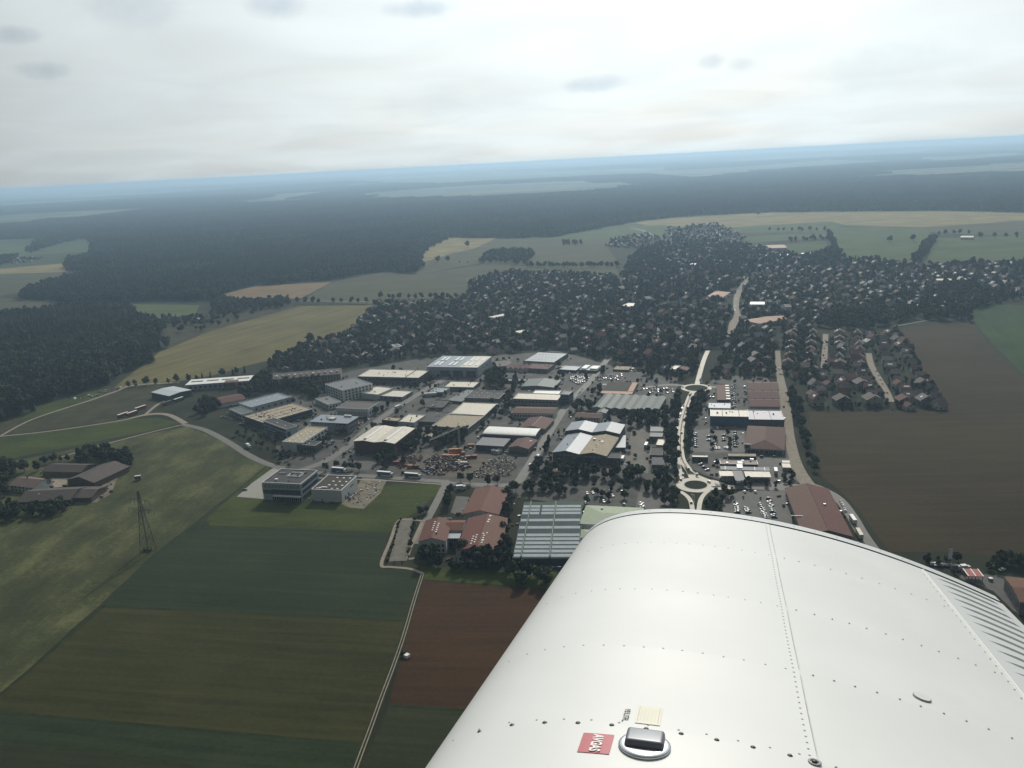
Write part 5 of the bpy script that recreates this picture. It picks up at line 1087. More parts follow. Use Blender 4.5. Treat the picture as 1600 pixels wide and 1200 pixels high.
tree_line([Z3(890, 530), Z3(905, 600), Z3(930, 660)], 7, 6, 9, BD, 'tree between the supermarket and the straight road', 'trees between supermarket and road', 1.5, True)
tree_area([Z3(*p) for p in ((940, 270), (990, 330), (1010, 480), (1050, 620), (1110, 760), (1130, 830), (1070, 780), (1020, 640), (970, 480), (930, 360))], 7, 7, 11, BD, 'dark tree in the long belt beside the brown field', 'belt beside the brown field')
tree_area([Z3(*p) for p in ((950, 790), (1000, 770), (1010, 850), (850, 860), (860, 840))], 7, 5, 8, BD, 'small tree at the corner of the fuel station', 'trees at the fuel station corner')
for x, y, h in ((600, 570, 7), (660, 570, 7), (855, 560, 6), (975, 575, 6), (1150, 560, 6), (640, 520, 7), (250, 300, 6)): tree_at(*ZS(x, y), h, 'dark', 'small round tree along the road in front of the fuel station', 'trees in front of the fuel station')
for x, y in ((450, 560), (545, 560), (470, 600), (560, 610), (600, 600), (450, 640), (560, 640)): tree_at(*Z3(x, y), 6, 'broad', 'small car park tree in front of the red hipped supermarket', 'supermarket car park trees')
tree_line([ZS(440, 750), ZS(470, 800)], 5, 4, 5, 'bush', 'low bush at the end of a car park row', 'bushes in the lower car park', .5); tree_line([ZS(740, 720), ZS(830, 720)], 4, 3, 4, 'bush', 'low bush at the end of a car park row', 'bushes in the lower car park', .5); tree_line([ZS(550, 710), ZS(600, 712)], 4, 3, 4, 'bush', 'low bush at the end of a car park row', 'bushes in the lower car park', .5)
tree_line([Z3(1180, 940), Z3(1230, 1020), Z3(1290, 1100), Z3(1330, 1170)], 6, 4, 7, ['dark', 'bush'], 'small tree along the hedge beside the huge dark red hall', 'hedge beside the dark red hall', 1, True)
# front red group
for x, y, h in ((345, 640, 13), (385, 620, 12), (340, 600, 9), (420, 660, 9), (570, 610, 14), (600, 650, 13), (650, 650, 14), (700, 660, 13), (740, 650, 15), (790, 640, 13), (820, 600, 13), (830, 540, 12), (835, 470, 12), (845, 410, 12), (850, 350, 13), (865, 300, 10), (850, 240, 10), (840, 680, 12), (870, 640, 10), (500, 680, 8), (540, 690, 8), (770, 690, 12), (620, 690, 10), (860, 560, 11)):
    tree_at(*Z4(x, y), h, pick(['dark', 'broad', 'dark']), 'tall dark tree in the belt in front of the red roofed group', 'belt round the red roofed group')
tree_area([Z4(*p) for p in ((830, 740), (860, 680), (1000, 700), (1120, 720), (1100, 800), (980, 800), (850, 790))], 7, 8, 12, BD, 'dark tree in the belt in front of the greenhouse', 'belt in front of the greenhouse', chk=False)
tree_line([Z4(460, 310), Z4(480, 250), Z4(500, 190)], 7, 7, 10, BD, 'tree beside the access road at the red gabled hall', 'trees along the access road', 2, True)
for x, y in ((560, 130), (620, 140), (730, 150), (790, 150), (880, 190), (905, 195), (975, 180)): tree_at(*Z4(x, y), 9, pick(BD), 'round tree at the street behind the red gabled hall', 'trees behind the red gabled hall')
tree_line([Z4(150, 480), Z4(185, 360)], 5, 3, 5, ['bush', 'broad'], 'small tree in the left hedge of the planted car park', 'left hedge of the planted car park', .6)
tree_line([Z4(100, 640), Z4(150, 480)], 5, 3, 5, ['bush', 'broad'], 'small tree in the left hedge of the planted car park', 'left hedge of the planted car park', .6)
tree_line([Z4(230, 620), Z4(245, 500), Z4(275, 370)], 5, 3, 5, ['bush', 'broad'], 'small tree in the right hedge of the planted car park', 'right hedge of the planted car park', .6)
tree_line([Z4(110, 645), Z4(225, 640)], 5, 3, 4, 'bush', 'bush along the front end of the planted car park', 'front hedge of the planted car park', .5)
tree_line([Z4(290, 340), Z4(370, 320)], 5, 5, 7, 'broad', 'tree beside the banner masts', 'trees beside the banner masts', 1)
for x, y in ((330, 930), (960, 860)): tree_at(*ZR(x, y), 8, 'dark', 'dark tree close to the front of the red blocks', 'trees close to the red blocks')
# right edge hedges
tree_area([ZX(*p) for p in ((60, 190), (250, 120), (700, 160), (760, 260), (560, 280), (300, 210))], 6, 4, 8, BD, 'dark tree in the hedge behind the right wing tip', 'hedge behind the wing tip')
tree_area([ZX(*p) for p in ((1000, 330), (1050, 180), (1400, 130), (1800, 160), (1800, 340), (1300, 330))], 6, 5, 9, BD, 'dark tree in the hedge behind the red canopy on the right', 'hedge behind the red canopy')
# fields far
tree_at(*ZC(602, 348), 22, 'broad', 'large lone round tree on the pale field edge in the far fields')
for x in (418, 480): tree_at(*ZC(x, 440), 18, 'broad', 'round tree in the pair on the grey green field', 'pair of trees on the grey green field')
tree_at(*ZC(300, 430), 18, 'broad', 'rounded tree at the corner of the big forest')
tree_line([ZC(530, 440), ZC(630, 442)], 22, 7, 10, 'bush', 'bush in the short hedge beside the pair of field trees', 'short hedge in the far fields', 3)
tree_area([ZC(*p) for p in ((680, 445), (700, 400), (780, 370), (1010, 370), (1015, 420), (960, 455))], 17, 12, 17, BD, 'tree in the rounded copse in the far fields', 'rounded copse in the far fields', chk=False)
tree_area([ZC(*p) for p in ((1180, 335), (1180, 312), (1315, 312), (1315, 335))], 17, 11, 13, 'dark', 'tree in the block shaped copse in the far fields', 'block shaped copse', chk=False)
tree_line([ZC(970, 468), ZC(1100, 470), ZC(1300, 470), ZC(1545, 468)], 11, 10, 16, BD, 'tree in the long field hedge beyond the village', 'long field hedge beyond the village', 4)
tree_line([ZC(970, 468), ZC(1100, 470), ZC(1300, 470), ZC(1545, 468)], 13, 8, 13, BD, 'tree in the long field hedge beyond the village', 'long field hedge beyond the village', 5)
for x in (465, 478, 489, 498, 521, 534, 550, 560, 573): tree_at(x, 474, random.uniform(10, 15), 'broad', 'round roadside tree in the row on the far country road', 'roadside row on the country road')
tree_line([ZC(50, 665), ZC(250, 668), ZC(560, 668)], 14, 10, 14, BD, 'tree along the back edge of the left village', 'back edge of the left village', 4)
tree_area([(330, 478), (420, 470), (460, 470), (440, 480), (400, 488), (330, 497)], 14, 10, 15, BD, 'tree in the hedge beyond the yellow field', 'hedge beyond the yellow field', chk=False)
tree_area([(245, 508), (300, 498), (400, 492), (310, 520), (255, 518)], 16, 9, 14, BD, 'tree round the yard beyond the yellow field', 'trees round the far yard', .6)
tree_area([(330, 465), (360, 468), (460, 476), (440, 482), (330, 478)], 16, 10, 14, BD, 'tree in the hedge beyond the yellow field', 'hedge beyond the yellow field', chk=False)
for a, b, s_ in ((ZE(0, 165), ZE(375, 165), 20), (ZE(120, 235), ZE(395, 220), 16), (ZE(120, 228), ZE(395, 212), 16), (ZE(380, 175), ZE(430, 320), 14), (ZE(1040, 190), ZE(1280, 180), 18), (ZE(1030, 205), ZE(900, 370), 15), (ZE(1045, 215), ZE(930, 370), 15), (ZE(1290, 205), ZE(1600, 205), 24)):
    tree_line([a, b], s_, 11, 17, BD, 'tree in a dark hedgerow across the far green fields', 'hedgerows across the far fields', 5)
for x, y in ((760, 235), (908, 230)): tree_at(*ZE(x, y), 20, 'broad', 'lone round tree of the pair on the far green field', 'pair of lone trees on the far green field')
tree_at(*ZD(975, 68), 20, 'broad', 'lone dark tree standing against the far forest edge')
tree_area([ZE(*p) for p in ((240, 340), (380, 290), (460, 300), (460, 370), (300, 390))], 18, 12, 18, BD, 'tree in the grove by the white clubhouse', 'grove by the clubhouse', chk=True)
tree_area([ZE(*p) for p in ((1000, 720), (940, 650), (1000, 560), (1100, 500), (1300, 520), (1500, 570), (1420, 620), (1280, 660), (1280, 735), (1150, 730))], 13, 11, 17, BD, 'tree in the dark grove behind the brown field', 'dark grove behind the brown field', chk=True)
tree_area([ZE(*p) for p in ((300, 770), (340, 690), (560, 650), (780, 680), (980, 640), (1000, 710), (760, 750), (700, 780), (500, 790))], 12, 10, 16, BD, 'tree in the grove behind the right hand estate', 'grove behind the right hand estate', chk=True)
tree_line([ZE(790, 790), ZE(850, 880), ZE(910, 980), ZE(960, 1080), ZE(1050, 1190), Z3(1700, 250), Z3(1880, 380)], 9, 6, 10, BD, 'tree in the hedge between the estate and the brown field', 'hedge between estate and brown field', 2)
tree_line([Z3(1060, 405), Z3(1300, 405), Z3(1600, 400), Z3(1880, 395)], 9, 3, 6, ['bush', 'dark'], 'low hedge tree along the near end of the brown field estate', 'low hedge at the estate end', 2)

# scattered greenery and stacked goods in the yards
tree_area([(440, 730), (400, 640), (440, 605), (560, 585), (780, 560), (960, 580), (1050, 600), (1050, 700), (900, 745), (700, 745)], 12.5, 3, 9, ['broad', 'bush', 'dark', 'bush'], 'small tree standing between the yards of the works', 'small trees between the yards', .5)
tree_area([(1100, 600), (1125, 585), (1215, 600), (1230, 690), (1140, 640), (1100, 640)], 13, 3, 7, ['broad', 'bush'], 'small tree among the shops right of the main road', 'small trees right of the main road', .4)
def yard_goods():
    g = np.random.default_rng(21); mb = MB(); n = 0
    for c, r_, rz, hw, hd in BUILT:
        if not (430 < c[1] < 1150 and abs(c[0]) < 480): continue
        cs, sn = math.cos(rz), math.sin(rz)
        for _ in range(int((hw+hd)*.30)):
            s = int(g.integers(0, 4)); t = g.uniform(-1, 1); o = g.uniform(1.5, 7)
            u, v = {0: (t*hw, -hd-o), 1: (hw+o, t*hd), 2: (t*hw, hd+o), 3: (-hw-o, t*hd)}[s]; x, y = c[0]+u*cs-v*sn, c[1]+u*sn+v*cs
            if not free(x, y, .8, 1.0): continue
            a, b, z = g.uniform(.5, 1.6), g.uniform(.4, 1.1), g.uniform(.5, 2.2); k = len(mb.V); mb.box(-a, a, -b, b, 0, z, int(g.integers(0, 6))); q = rz+g.normal()*.3; c2, s2 = math.cos(q), math.sin(q)
            mb.V[k:] = [(x+p*c2-w*s2, y+p*s2+w*c2, .15+h) for p, w, h in mb.V[k:]]; n += 1
    mb.put('yard_goods', [m_dkgrey, m_wood, m_grey, m_blue, m_redwall, m_metal], None, kind='stuff', label='pallets, crates and bins stacked along the walls of the works')
yard_goods()

# ---------------------------------------------------------------- village houses
HV = []
def house_variants():
    g = random.Random(4); rm = [m_red, m_reddark, m_brown, M('grey brown house tiles', (.115, .10, .09), .6, .35, var=.25, scale=.7, rnd=.15), M('slate grey tiles', (.13, .14, .15), .5, .4, var=.2, scale=.7, rnd=.15)]
    wm = [M('pale house render', (.40, .40, .39), .85, .2, var=.08, scale=.5), M('cream house render', (.38, .34, .27), .85, .2, var=.08, scale=.5), m_grey]
    nm = ['red', 'dull red', 'brown', 'grey brown', 'slate grey']
    for i in range(12):
        w, d, h, rs = g.uniform(9, 13), g.uniform(8.5, 11), g.uniform(3.6, 6), g.uniform(2.8, 4.6); k = [1, 1, 2, 3, 2, 4, 2, 1, 3, 0, 3, 2][i]
        a = MB(); a.extrude([(-w/2, 0), (w/2, 0), (w/2, h-.05), (0, h+rs-.05), (-w/2, h-.05)], -d/2, d/2)
        r = MB(); o_ = .6; sl = rs/(w/2)
        for s in (-1, 1):
            P = [(0, h+rs), (s*(w/2+o_), h-sl*o_), (s*(w/2+o_), h-sl*o_+.25), (0, h+rs+.25)]; r.extrude(P if s > 0 else P[::-1], -d/2-.5, d/2+.5)
        c = MB(); c.box(-.45, .45, -.45, .45, 0, 1.9)
        wn = MB(); wn.box(-.6, .6, -.06, .06, 0, 1.3)
        HV.append(dict(w=w, d=d, h=h, rs=rs, wall=a.mesh('house_wall', wm[i % 3]), roof=r.mesh('house_roof', rm[k]), chim=c.mesh('house_chimney', m_redwall), win=wn.mesh('house_window', m_glass), col=nm[k], wm=wm[i % 3], rm=rm[k]))
        j = MB(); j.V = a.V+r.V; j.F = a.F+[tuple(q+len(a.V) for q in f) for f in r.F]; j.mi = [0]*len(a.F)+[1]*len(r.F)
        if i % 3 != 1: lz = lambda x: h+rs*(1-abs(x)/(w/2))+.3; s_ = -1 if i % 2 else 1; j.add([(s_*w*.12, -1.6, lz(w*.12)), (s_*w*.36, -1.6, lz(w*.36)), (s_*w*.36, 1.9, lz(w*.36)), (s_*w*.12, 1.9, lz(w*.12))], [(0, 1, 2, 3)[::s_]], 2)  # white patch paints the glint off skylights and solar panels
        HV[-1]['all'] = j.mesh('house_mass', [wm[i % 3], rm[k], m_dome])
house_variants()
HL = []      # x, y, rz, variant, scale, label, group
_hg = {}
field('pasture', 'farm_green', [(983, 376), (1012, 353), (1042, 351), (1040, 372), (1012, 366)], .2)
field('pasture', 'greygreen', [(1060, 354), (1130, 352), (1125, 357), (1066, 358)], .2)
field('grass', 'lawn_far', [(1200, 384), (1290, 376), (1296, 390), (1240, 396)], .2)
field('grass', 'lawn_far', [(978, 440), (1010, 436), (1012, 446), (985, 448)], .2)
def house_at(x, y, rz, v, place, sc=1.0, m=5, rm=4, chk=True, group=None):
    if chk:
        if not free(x, y, m, rm): return False
        for i in (-1, 0, 1):
            for j in (-1, 0, 1):
                for (a, b) in _hg.get((int(x//18)+i, int(y//18)+j), ()):
                    if math.hypot(a-x, b-y) < 14.5: return False
    _hg.setdefault((int(x//18), int(y//18)), []).append((x, y)); HL.append((x, y, rz, v, sc, place, group)); return True
def village(pts, sp, place, ang, prob=1.0, treep=.6, th=(6, 12), tsp=10):
    A = np.array(gpoly(pts)); x0, y0 = A.min(0); x1, y1 = A.max(0); g = np.random.default_rng(len(HL)+11)
    ca, sa = math.cos(ang), math.sin(ang); c = A.mean(0); R = max(x1-x0, y1-y0)*.75
    gx, gy = np.meshgrid(np.arange(-R, R, sp), np.arange(-R, R, sp*1.15)); P = np.stack([gx.ravel()*ca-gy.ravel()*sa, gx.ravel()*sa+gy.ravel()*ca], 1)+c+g.uniform(-.22, .22, (gx.size, 2))*sp
    for q in P[inpoly(P, A)]:
        if g.random() < prob: house_at(q[0], q[1], ang+(math.pi/2)*int(g.integers(0, 2))+g.normal()*.08, int(g.integers(0, 12)), place, g.uniform(.78, 1.1))
    gx, gy = np.meshgrid(np.arange(x0, x1, tsp), np.arange(y0, y1, tsp)); P = np.stack([gx.ravel(), gy.ravel()], 1)+g.uniform(-.5, .5, (gx.size, 2))*tsp
    for q in P[inpoly(P, A)]:
        if g.random() < treep and free(q[0], q[1], 1.5, 2.0):
            near = [1 for i in (-1, 0, 1) for j in (-1, 0, 1) for (a, b) in _hg.get((int(q[0]//18)+i, int(q[1]//18)+j), ()) if math.hypot(a-q[0], b-q[1]) < 7.0]
            if not near: tree_at(q[0], q[1], g.uniform(*th)*(1 if g.random() < .85 else 1.35), pick(['broad', 'dark', 'broad', 'conifer', 'dark']), f'garden tree between the houses of the {place}', f'garden trees of the {place}', world=True)
# estate rows first
def row(pts, n, off, rz_off, place, jit=.6, two=True):
    P = np.array([G(*p)[:2] for p in pts]); L = np.r_[0, np.cumsum(np.linalg.norm(np.diff(P, axis=0), axis=1))]
    for i in range(n):
        t = L[-1]*(i+.5)/n; q = np.array([np.interp(t, L, P[:, k]) for k in (0, 1)]); k = min(len(P)-2, int(np.searchsorted(L, t, 'right'))-1); e = P[k+1]-P[k]; e /= np.linalg.norm(e); nn = np.array([-e[1], e[0]])
        for s in ((1, -1) if two else (1,)):
            w = q+nn*s*off+np.array([random.uniform(-jit, jit), random.uniform(-jit, jit)])
            side = 'left' if s > 0 else 'right'
            house_at(w[0], w[1], math.atan2(e[1], e[0])+rz_off, random.choice([1, 2, 4, 6, 7, 3, 0]), f'{side} side of the {place}' if 'outer' not in place else f'{side} side of {place}', 1.05, chk=False)
row([(1392, 630), (1384, 610), (1372, 590), (1361, 570), (1357, 550), (1360, 530)], 10, 17, 0, 'right estate street')
row([(1392, 630), (1384, 610), (1372, 590), (1361, 570), (1357, 550)], 8, 42, 0, 'outer right row', 1.5)
row([(1287, 578), (1289, 545), (1291, 520)], 6, 17, math.pi/2, 'left estate street')
row([(1287, 578), (1289, 545), (1291, 520)], 6, 40, math.pi/2, 'outer left row', 1.5)
for i, x in enumerate((1275, 1315, 1362, 1412, 1445)):
    q = G(x, 632)[:2]; house_at(q[0], q[1], math.pi/2*0, [1, 2, 4, 7, 2][i], 'near edge of the brown field estate', 1.25, chk=False)
for i, x in enumerate((1272, 1318, 1440, 1345)):
    q = G(x, 606)[:2]; house_at(q[0], q[1], 0, [3, 1, 6, 4][i], 'second row of the brown field estate', 1.15, chk=False)
LV = [(415, 572), (470, 540), (540, 525), (590, 476), (725, 470), (735, 440), (800, 425), (960, 432), (985, 470), (1040, 480), (1140, 480), (1140, 540), (1100, 552), (1050, 585), (960, 568), (870, 545), (780, 552), (650, 558), (560, 572), (450, 585)]
village(LV, 23, 'leafy left village', .35, .8, .76, (4.5, 13), 8)
village([(1110, 590), (1125, 560), (1140, 520), (1210, 520), (1216, 580), (1212, 590)], 22, 'gardens left of the straight road', .1, .7, .85, tsp=8)
village([(1226, 600), (1222, 550), (1225, 520), (1270, 515), (1275, 600)], 22, 'gardens right of the straight road', .1, .6, .85, tsp=8)
village([(1000, 588), (1040, 560), (1090, 555), (1085, 590), (1060, 600)], 22, 'gardens near the far roundabout', .4, .6, .8, tsp=8)
village([(1150, 520), (1165, 440), (1200, 420), (1330, 420), (1400, 425), (1480, 425), (1600, 430), (1700, 430), (1700, 480), (1580, 470), (1500, 485), (1400, 490), (1300, 505), (1220, 520)], 23, 'right hand village', .15, .82, .66, (4.5, 12.5), 8.8)
village([(985, 405), (1005, 388), (1050, 377), (1160, 382), (1210, 395), (1300, 402), (1440, 416), (1600, 410), (1720, 415), (1720, 430), (1330, 420), (1200, 420), (1165, 440), (1130, 480), (985, 470), (968, 432)], 27, 'far village', .25, .72, .62, (6, 15), 10.5)
village([(945, 386), (960, 373), (1012, 366), (1030, 372), (1000, 389)], 27, 'far left cluster', .5, .8, .45, (7, 12), 13)
village([(1035, 378), (1043, 356), (1058, 356), (1130, 354), (1165, 372), (1150, 382), (1060, 378)], 30, 'far upper cluster', .1, .7, .3, (7, 13), 14)
tree_area([(1000, 450), (975, 425), (985, 405), (1020, 402), (1060, 420), (1050, 440)], 15, 10, 15, BD, 'tree in the wood patch at the left of the far village', 'wood patch at the far village', .7)
tree_area([(1090, 420), (1120, 395), (1160, 392), (1165, 405), (1130, 430)], 15, 10, 16, BD, 'tree in the wood patch in the middle of the far village', 'wood patch in the far village', .6)
village([(1266, 640), (1258, 590), (1262, 530), (1400, 522), (1420, 545), (1452, 605), (1474, 640)], 16.5, 'brown field estate', .12, .9, .5, (3.5, 8), 8)
village([(1070, 356), (1120, 350), (1128, 356), (1080, 362)], 25, 'hamlet at the far field', .2, .8, .3)
village([(0, 402), (30, 404), (70, 404), (30, 412), (0, 412)], 26, 'hamlet at the left edge', .2, .8, .3)
village([ZA(960, 590), ZA(1000, 540), ZA(1330, 555), ZA(1350, 575), ZA(1090, 600)], 26, 'yards beyond the yellow field', .2, .6, .4)

REST = set(); KEY = {}
def build_houses():
    HL.sort(key=lambda q: -q[4]*(13 if q[6] is None else 13)/math.hypot(q[0], q[1], H))
    # what stands inside the frame comes first
    P = np.array([(q[0], q[1], 3.) for q in HL]); vis = in_view(P, .03); order = [i for i in range(len(HL)) if vis[i]]
    top, rest = order[:300], order[300:]
    cnt = {}
    for n, i in enumerate(top):
        x, y, rz, v, sc, place, grp = HL[i]; V = HV[v]
        lab = f'{V["col"]} roofed house {"on" if "side" in place else "at" if "edge" in place else "in"} the {place}'
        light = random.random() < .38
        if light: lab = lab.replace('roofed house', 'roofed house with painted glint')
        r = put('house', None, None, (x, y, 0), rz, lab, 'house', f'houses: {lab}', scale=(sc, sc, sc))
        KEY[r.name] = f'{V["col"]} {place}'; put('wall', V['wall'], r); ro = put('roof', V['roof'], r)
        put('chimney', V['chim'], ro, (V['w']*.14, V['d']*.2, V['h']+V['rs']*.72-.2))
        if light:  # white plate stands for the glint off skylights and solar panels
            s = random.choice((-1, 1)); lw = V['w']/2; o = put('roof_glint', unit(m_dome), r, (s*lw*.52, random.uniform(-2, 2), V['h']+V['rs']*.48+.22), scale=(1.8, random.uniform(1.5, 5.5), .08)); o.rotation_euler = (0, s*math.atan2(V['rs'], lw), 0)
        if math.hypot(x, y) < 1250:
            for s in (-1, 1):
                for k in (-.28, .28): put('window', V['win'], r, (k*V['w'], s*V['d']/2, 1.0), scale=(1.3, 1, 1)); 
                put('window', V['win'], r, (0, s*V['d']/2, V['h']-.2))
                for k in (-.25, .25): o = put('window', V['win'], r, (s*V['w']/2, k*V['d'], 1.0)); o.rotation_euler = (0, 0, math.pi/2)
    if rest:
        R = [HL[i] for i in rest]
        REST.update(f'{HV[HL[i][3]]["col"]} {HL[i][5]}' for i in rest)
        scatter('distant_houses', [(q[0], q[1], 0) for q in R], [q[2] for q in R], [q[4] for q in R], [q[3] for q in R], [h['all'] for h in HV], 'far rows of small gabled village houses')
    print('houses', len(HL), len(top))
build_houses()

def build_trees():
    P = np.array([(t[0], t[1], 4.) for t in TL]); vis = in_view(P, .04)
    size = np.array([t[2]*(1.5 if t[3] == 'bush' else 1) for t in TL])/np.sqrt((P[:, :2]**2).sum(1)+H*H)
    order = [int(i) for i in np.argsort(-size) if vis[i]]; top, rest = order[:300], order[300:]
    g = random.Random(9)
    singles = {}
    for i in top: singles[TL[i][4]] = singles.get(TL[i][4], 0)+1
    for i in top:
        x, y, h, k, lab, grp = TL[i]; j = g.choice(KINDS[k]); kk, cr, tr = TREES[j]; s = h/10*(.45 if k == 'bush' else 1)
        r = put('bush' if k == 'bush' else 'tree', None, None, (x, y, 0), g.uniform(0, 6.28), lab, 'bush' if k == 'bush' else 'tree', grp if grp else None)
        KEY[r.name] = lab; w = s*g.uniform(.9, 1.15)
        put('crown', cr, r, scale=(w, w, s))
        if tr: put('trunk', tr, r, scale=(s, s, s))
    REST.update(TL[i][4] for i in rest)
    R = [TL[i] for i in rest]; kk = [g.choice(KINDS[t[3]]) for t in R]
    scatter('village_trees', [(t[0], t[1], 0) for t in R], [g.uniform(0, 6.28) for _ in R], [t[2]/10*(.45 if t[3] == 'bush' else 1) for t in R], kk, [whole_tree(i) for i in range(len(TREES))], 'mass of garden and hedgerow trees filling the village')
    print('trees', len(TL), len(rest))
build_trees()
# ---------------------------------------------------------------- vehicles
def prof_box(mb, pts, hw, m=0, taper=0.0):
    """side profile (x,z) extruded across y"""
    n = len(pts); V = [(x, -hw, z) for x, z in pts]+[(x, hw, z) for x, z in pts]
    mb.add(V, [tuple(range(n)), tuple(range(2*n-1, n-1, -1))]+[(i+n, (i+1) % n+n, (i+1) % n, i) for i in range(n)], m)
CARCOL = {'white': (.58, .58, .57), 'silver': (.24, .245, .25), 'black': (.02, .02, .022), 'grey': (.12, .125, .13), 'dark blue': (.025, .04, .10), 'red': (.32, .03, .025)}
CARS = {}
for cn, c in CARCOL.items():
    pm = M(cn+' car paint', c, .35, .5, var=.02, scale=1, coat=.2, metal=.25 if cn == 'silver' else 0)
    mb = MB(); prof_box(mb, [(-2.15, .35), (2.1, .35), (2.15, .62), (1.95, .80), (1.05, .95), (-1.75, .98), (-2.15, .85)], .88)
    prof_box(mb, [(.25, 1.38), (-1.15, 1.40), (-1.15, 1.46), (.2, 1.45)], .66)
    for x in (-1.35, 1.35):
        for y in (-.86, .86):
            n = 8; V = [(x+.33*math.cos(2*math.pi*i/n), y+s*.1, .33+.33*math.sin(2*math.pi*i/n)) for s in (-1, 1) for i in range(n)]
            mb.add(V, [tuple(range(n)), tuple(range(2*n-1, n-1, -1))]+[(i+n, (i+1) % n+n, (i+1) % n, i) for i in range(n)], 1)
    gl = MB(); prof_box(gl, [(1.05, .96), (.28, 1.385), (-1.18, 1.41), (-1.85, .99)], .70)
    CARS[cn] = (mb.mesh('car_body', [pm, m_black]), gl.mesh('car_window', m_glass))
NCAR = [0]
def car(x, y, rz, lab, grp=None, col=None, world=False, z=.2):
    p = (x, y) if world else G(x, y)[:2]; col = col or random.choice(['white', 'white', 'silver', 'silver', 'black', 'black', 'black', 'black', 'grey', 'grey', 'grey', 'dark blue', 'dark blue', 'red'])
    lab = lab.replace('COL', col)
    r = put('car', CARS[col][0], None, (p[0], p[1], z), rz, lab, 'car', f'{grp}, {col}' if grp else None); put('car_window', CARS[col][1], r); NCAR[0] += 1; return r
def heading(a, b): p, q = G(*a), G(*b); return math.atan2(q[1]-p[1], q[0]-p[0])
def car_row(a, b, n, lab, grp, ang=None, skip=.12, z=.2):
    A, Bq = G(*a)[:2], G(*b)[:2]; h = math.atan2(*(Bq-A)[::-1])+(math.pi/2 if ang is None else ang)
    for i in range(n):
        if random.random() < skip: continue
        q = A+(Bq-A)*(i+.5)/n; car(q[0]+random.uniform(-.2, .2), q[1]+random.uniform(-.2, .2), h+random.choice((0, math.pi))+random.uniform(-.04, .04), lab, grp, world=True, z=z)
def car_block(pts, sx, sy, lab, grp, prob=.75, ang=0.0, mx=60):
    A = np.array(gpoly(pts)); x0, y0 = A.min(0)-5; x1, y1 = A.max(0)+5; n = 0; ca, sa = math.cos(ang), math.sin(ang); c = A.mean(0); R = max(x1-x0, y1-y0)
    for v in np.arange(-R, R, sy):
        for u in np.arange(-R, R, sx):
            q = c+np.array([u*ca-v*sa, u*sa+v*ca])
            if n < mx and inpoly([q], A)[0] and random.random() < prob and free(q[0], q[1], 2, 1): car(q[0], q[1], ang+math.pi/2+random.choice((0, math.pi))+random.uniform(-.06, .06), lab, grp, world=True); n += 1
# lower right car park
for a, b, n in (((ZS(480, 770)), ZS(500, 900), 7), (ZS(580, 800), ZS(640, 900), 6)): car_row(a, b, n, 'COL car in the left rows of the car park above the wing', 'cars in the left rows above the wing', 0+math.pi/2)
for a, b, n in ((ZS(785, 780), ZS(860, 980), 9), (ZS(890, 710), ZS(960, 960), 12)): car_row(a, b, n, 'COL car in the two long rows of the car park above the wing', 'cars in the long rows above the wing', math.pi/2, .03)
car(*ZS(588, 635), 1.5, 'COL car parked alone at the hedge, left of the other lone one', col='white'); car(*ZS(720, 635), 1.5, 'COL car parked alone at the hedge, near the middle of the lot', col='white')
car_row(ZS(1150, 690), ZS(1140, 800), 4, 'COL car beside the huge dark red hall', 'cars beside the dark red hall', math.pi/2)
# supermarket lot
for x0, y0, x1, y1, n in ((345, 550, 350, 640, 8), (425, 555, 430, 600, 4), (440, 520, 600, 515, 9), (470, 570, 475, 640, 6), (520, 540, 525, 600, 6), (590, 540, 598, 640, 7), (450, 645, 590, 640, 8)):
    car_row(Z3(x0, y0), Z3(x1, y1), n, 'COL car in the supermarket car park', 'cars in the supermarket car park', None, .2)
car_row(Z3(350, 720), Z3(430, 790), 4, 'COL car parked left of the fuel station', 'cars left of the fuel station'); car_row(Z3(670, 495), Z3(690, 495), 2, 'COL car at the back corner of the supermarket', 'cars behind the supermarket')
car_row(Z3(580, 250), Z3(590, 390), 11, 'COL car in the column beside the red brown works', 'cars beside the red brown works', None, .1); car_row(Z3(555, 300), Z3(560, 380), 3, 'COL car in front of the red brown works', 'cars in front of the red brown works')
for x, y, c in ((434, 855, 'white'), (505, 830, 'silver'), (800, 835, 'white'), (575, 825, 'white')): car(*Z3(x, y), 1.4, 'COL car standing in front of the fuel canopies', 'cars in front of the fuel canopies', c)
# main road
ml = [(1066, 716), (1063, 695), (1065, 665), (1071, 640), (1079, 618)]
for i, (x, y, c, w) in enumerate(((1076, 733, 'black', 'above the near roundabout'), (1089, 742, 'dark blue', 'entering the near roundabout'), (1107, 753, 'black', 'leaving the near roundabout eastwards'), (1064, 750, 'black', 'on the left of the near roundabout'), (1067, 742, 'grey', 'approaching the near roundabout'), (1080, 786, 'black', 'just above the wing tip'), (1062, 695, 'black', 'on the lower bend'), (1065, 677, 'dark blue', 'on the middle stretch'), (1069, 656, 'black', 'half way up the bend'), (1072, 647, 'grey', 'on the upper stretch'), (1080, 624, 'black', 'below the far roundabout'), (1082, 620, 'dark blue', 'close below the far roundabout'), (1091, 613, 'silver', 'leaving the far roundabout'), (1067, 605, 'white', 'at the left of the far roundabout'), (1107, 603, 'black', 'at the right of the far roundabout'))):
    car(x, y, 1.4, f'COL car driving on the bright main road {w}', None, c, z=.26)
for a, b, n in (((1054, 700), (1058, 668), 8), ((1058, 666), (1064, 645), 6), ((1066, 640), (1069, 630), 3)): car_row(a, b, n, 'COL car parked along the left edge of the main road', 'cars parked along the main road', 0)
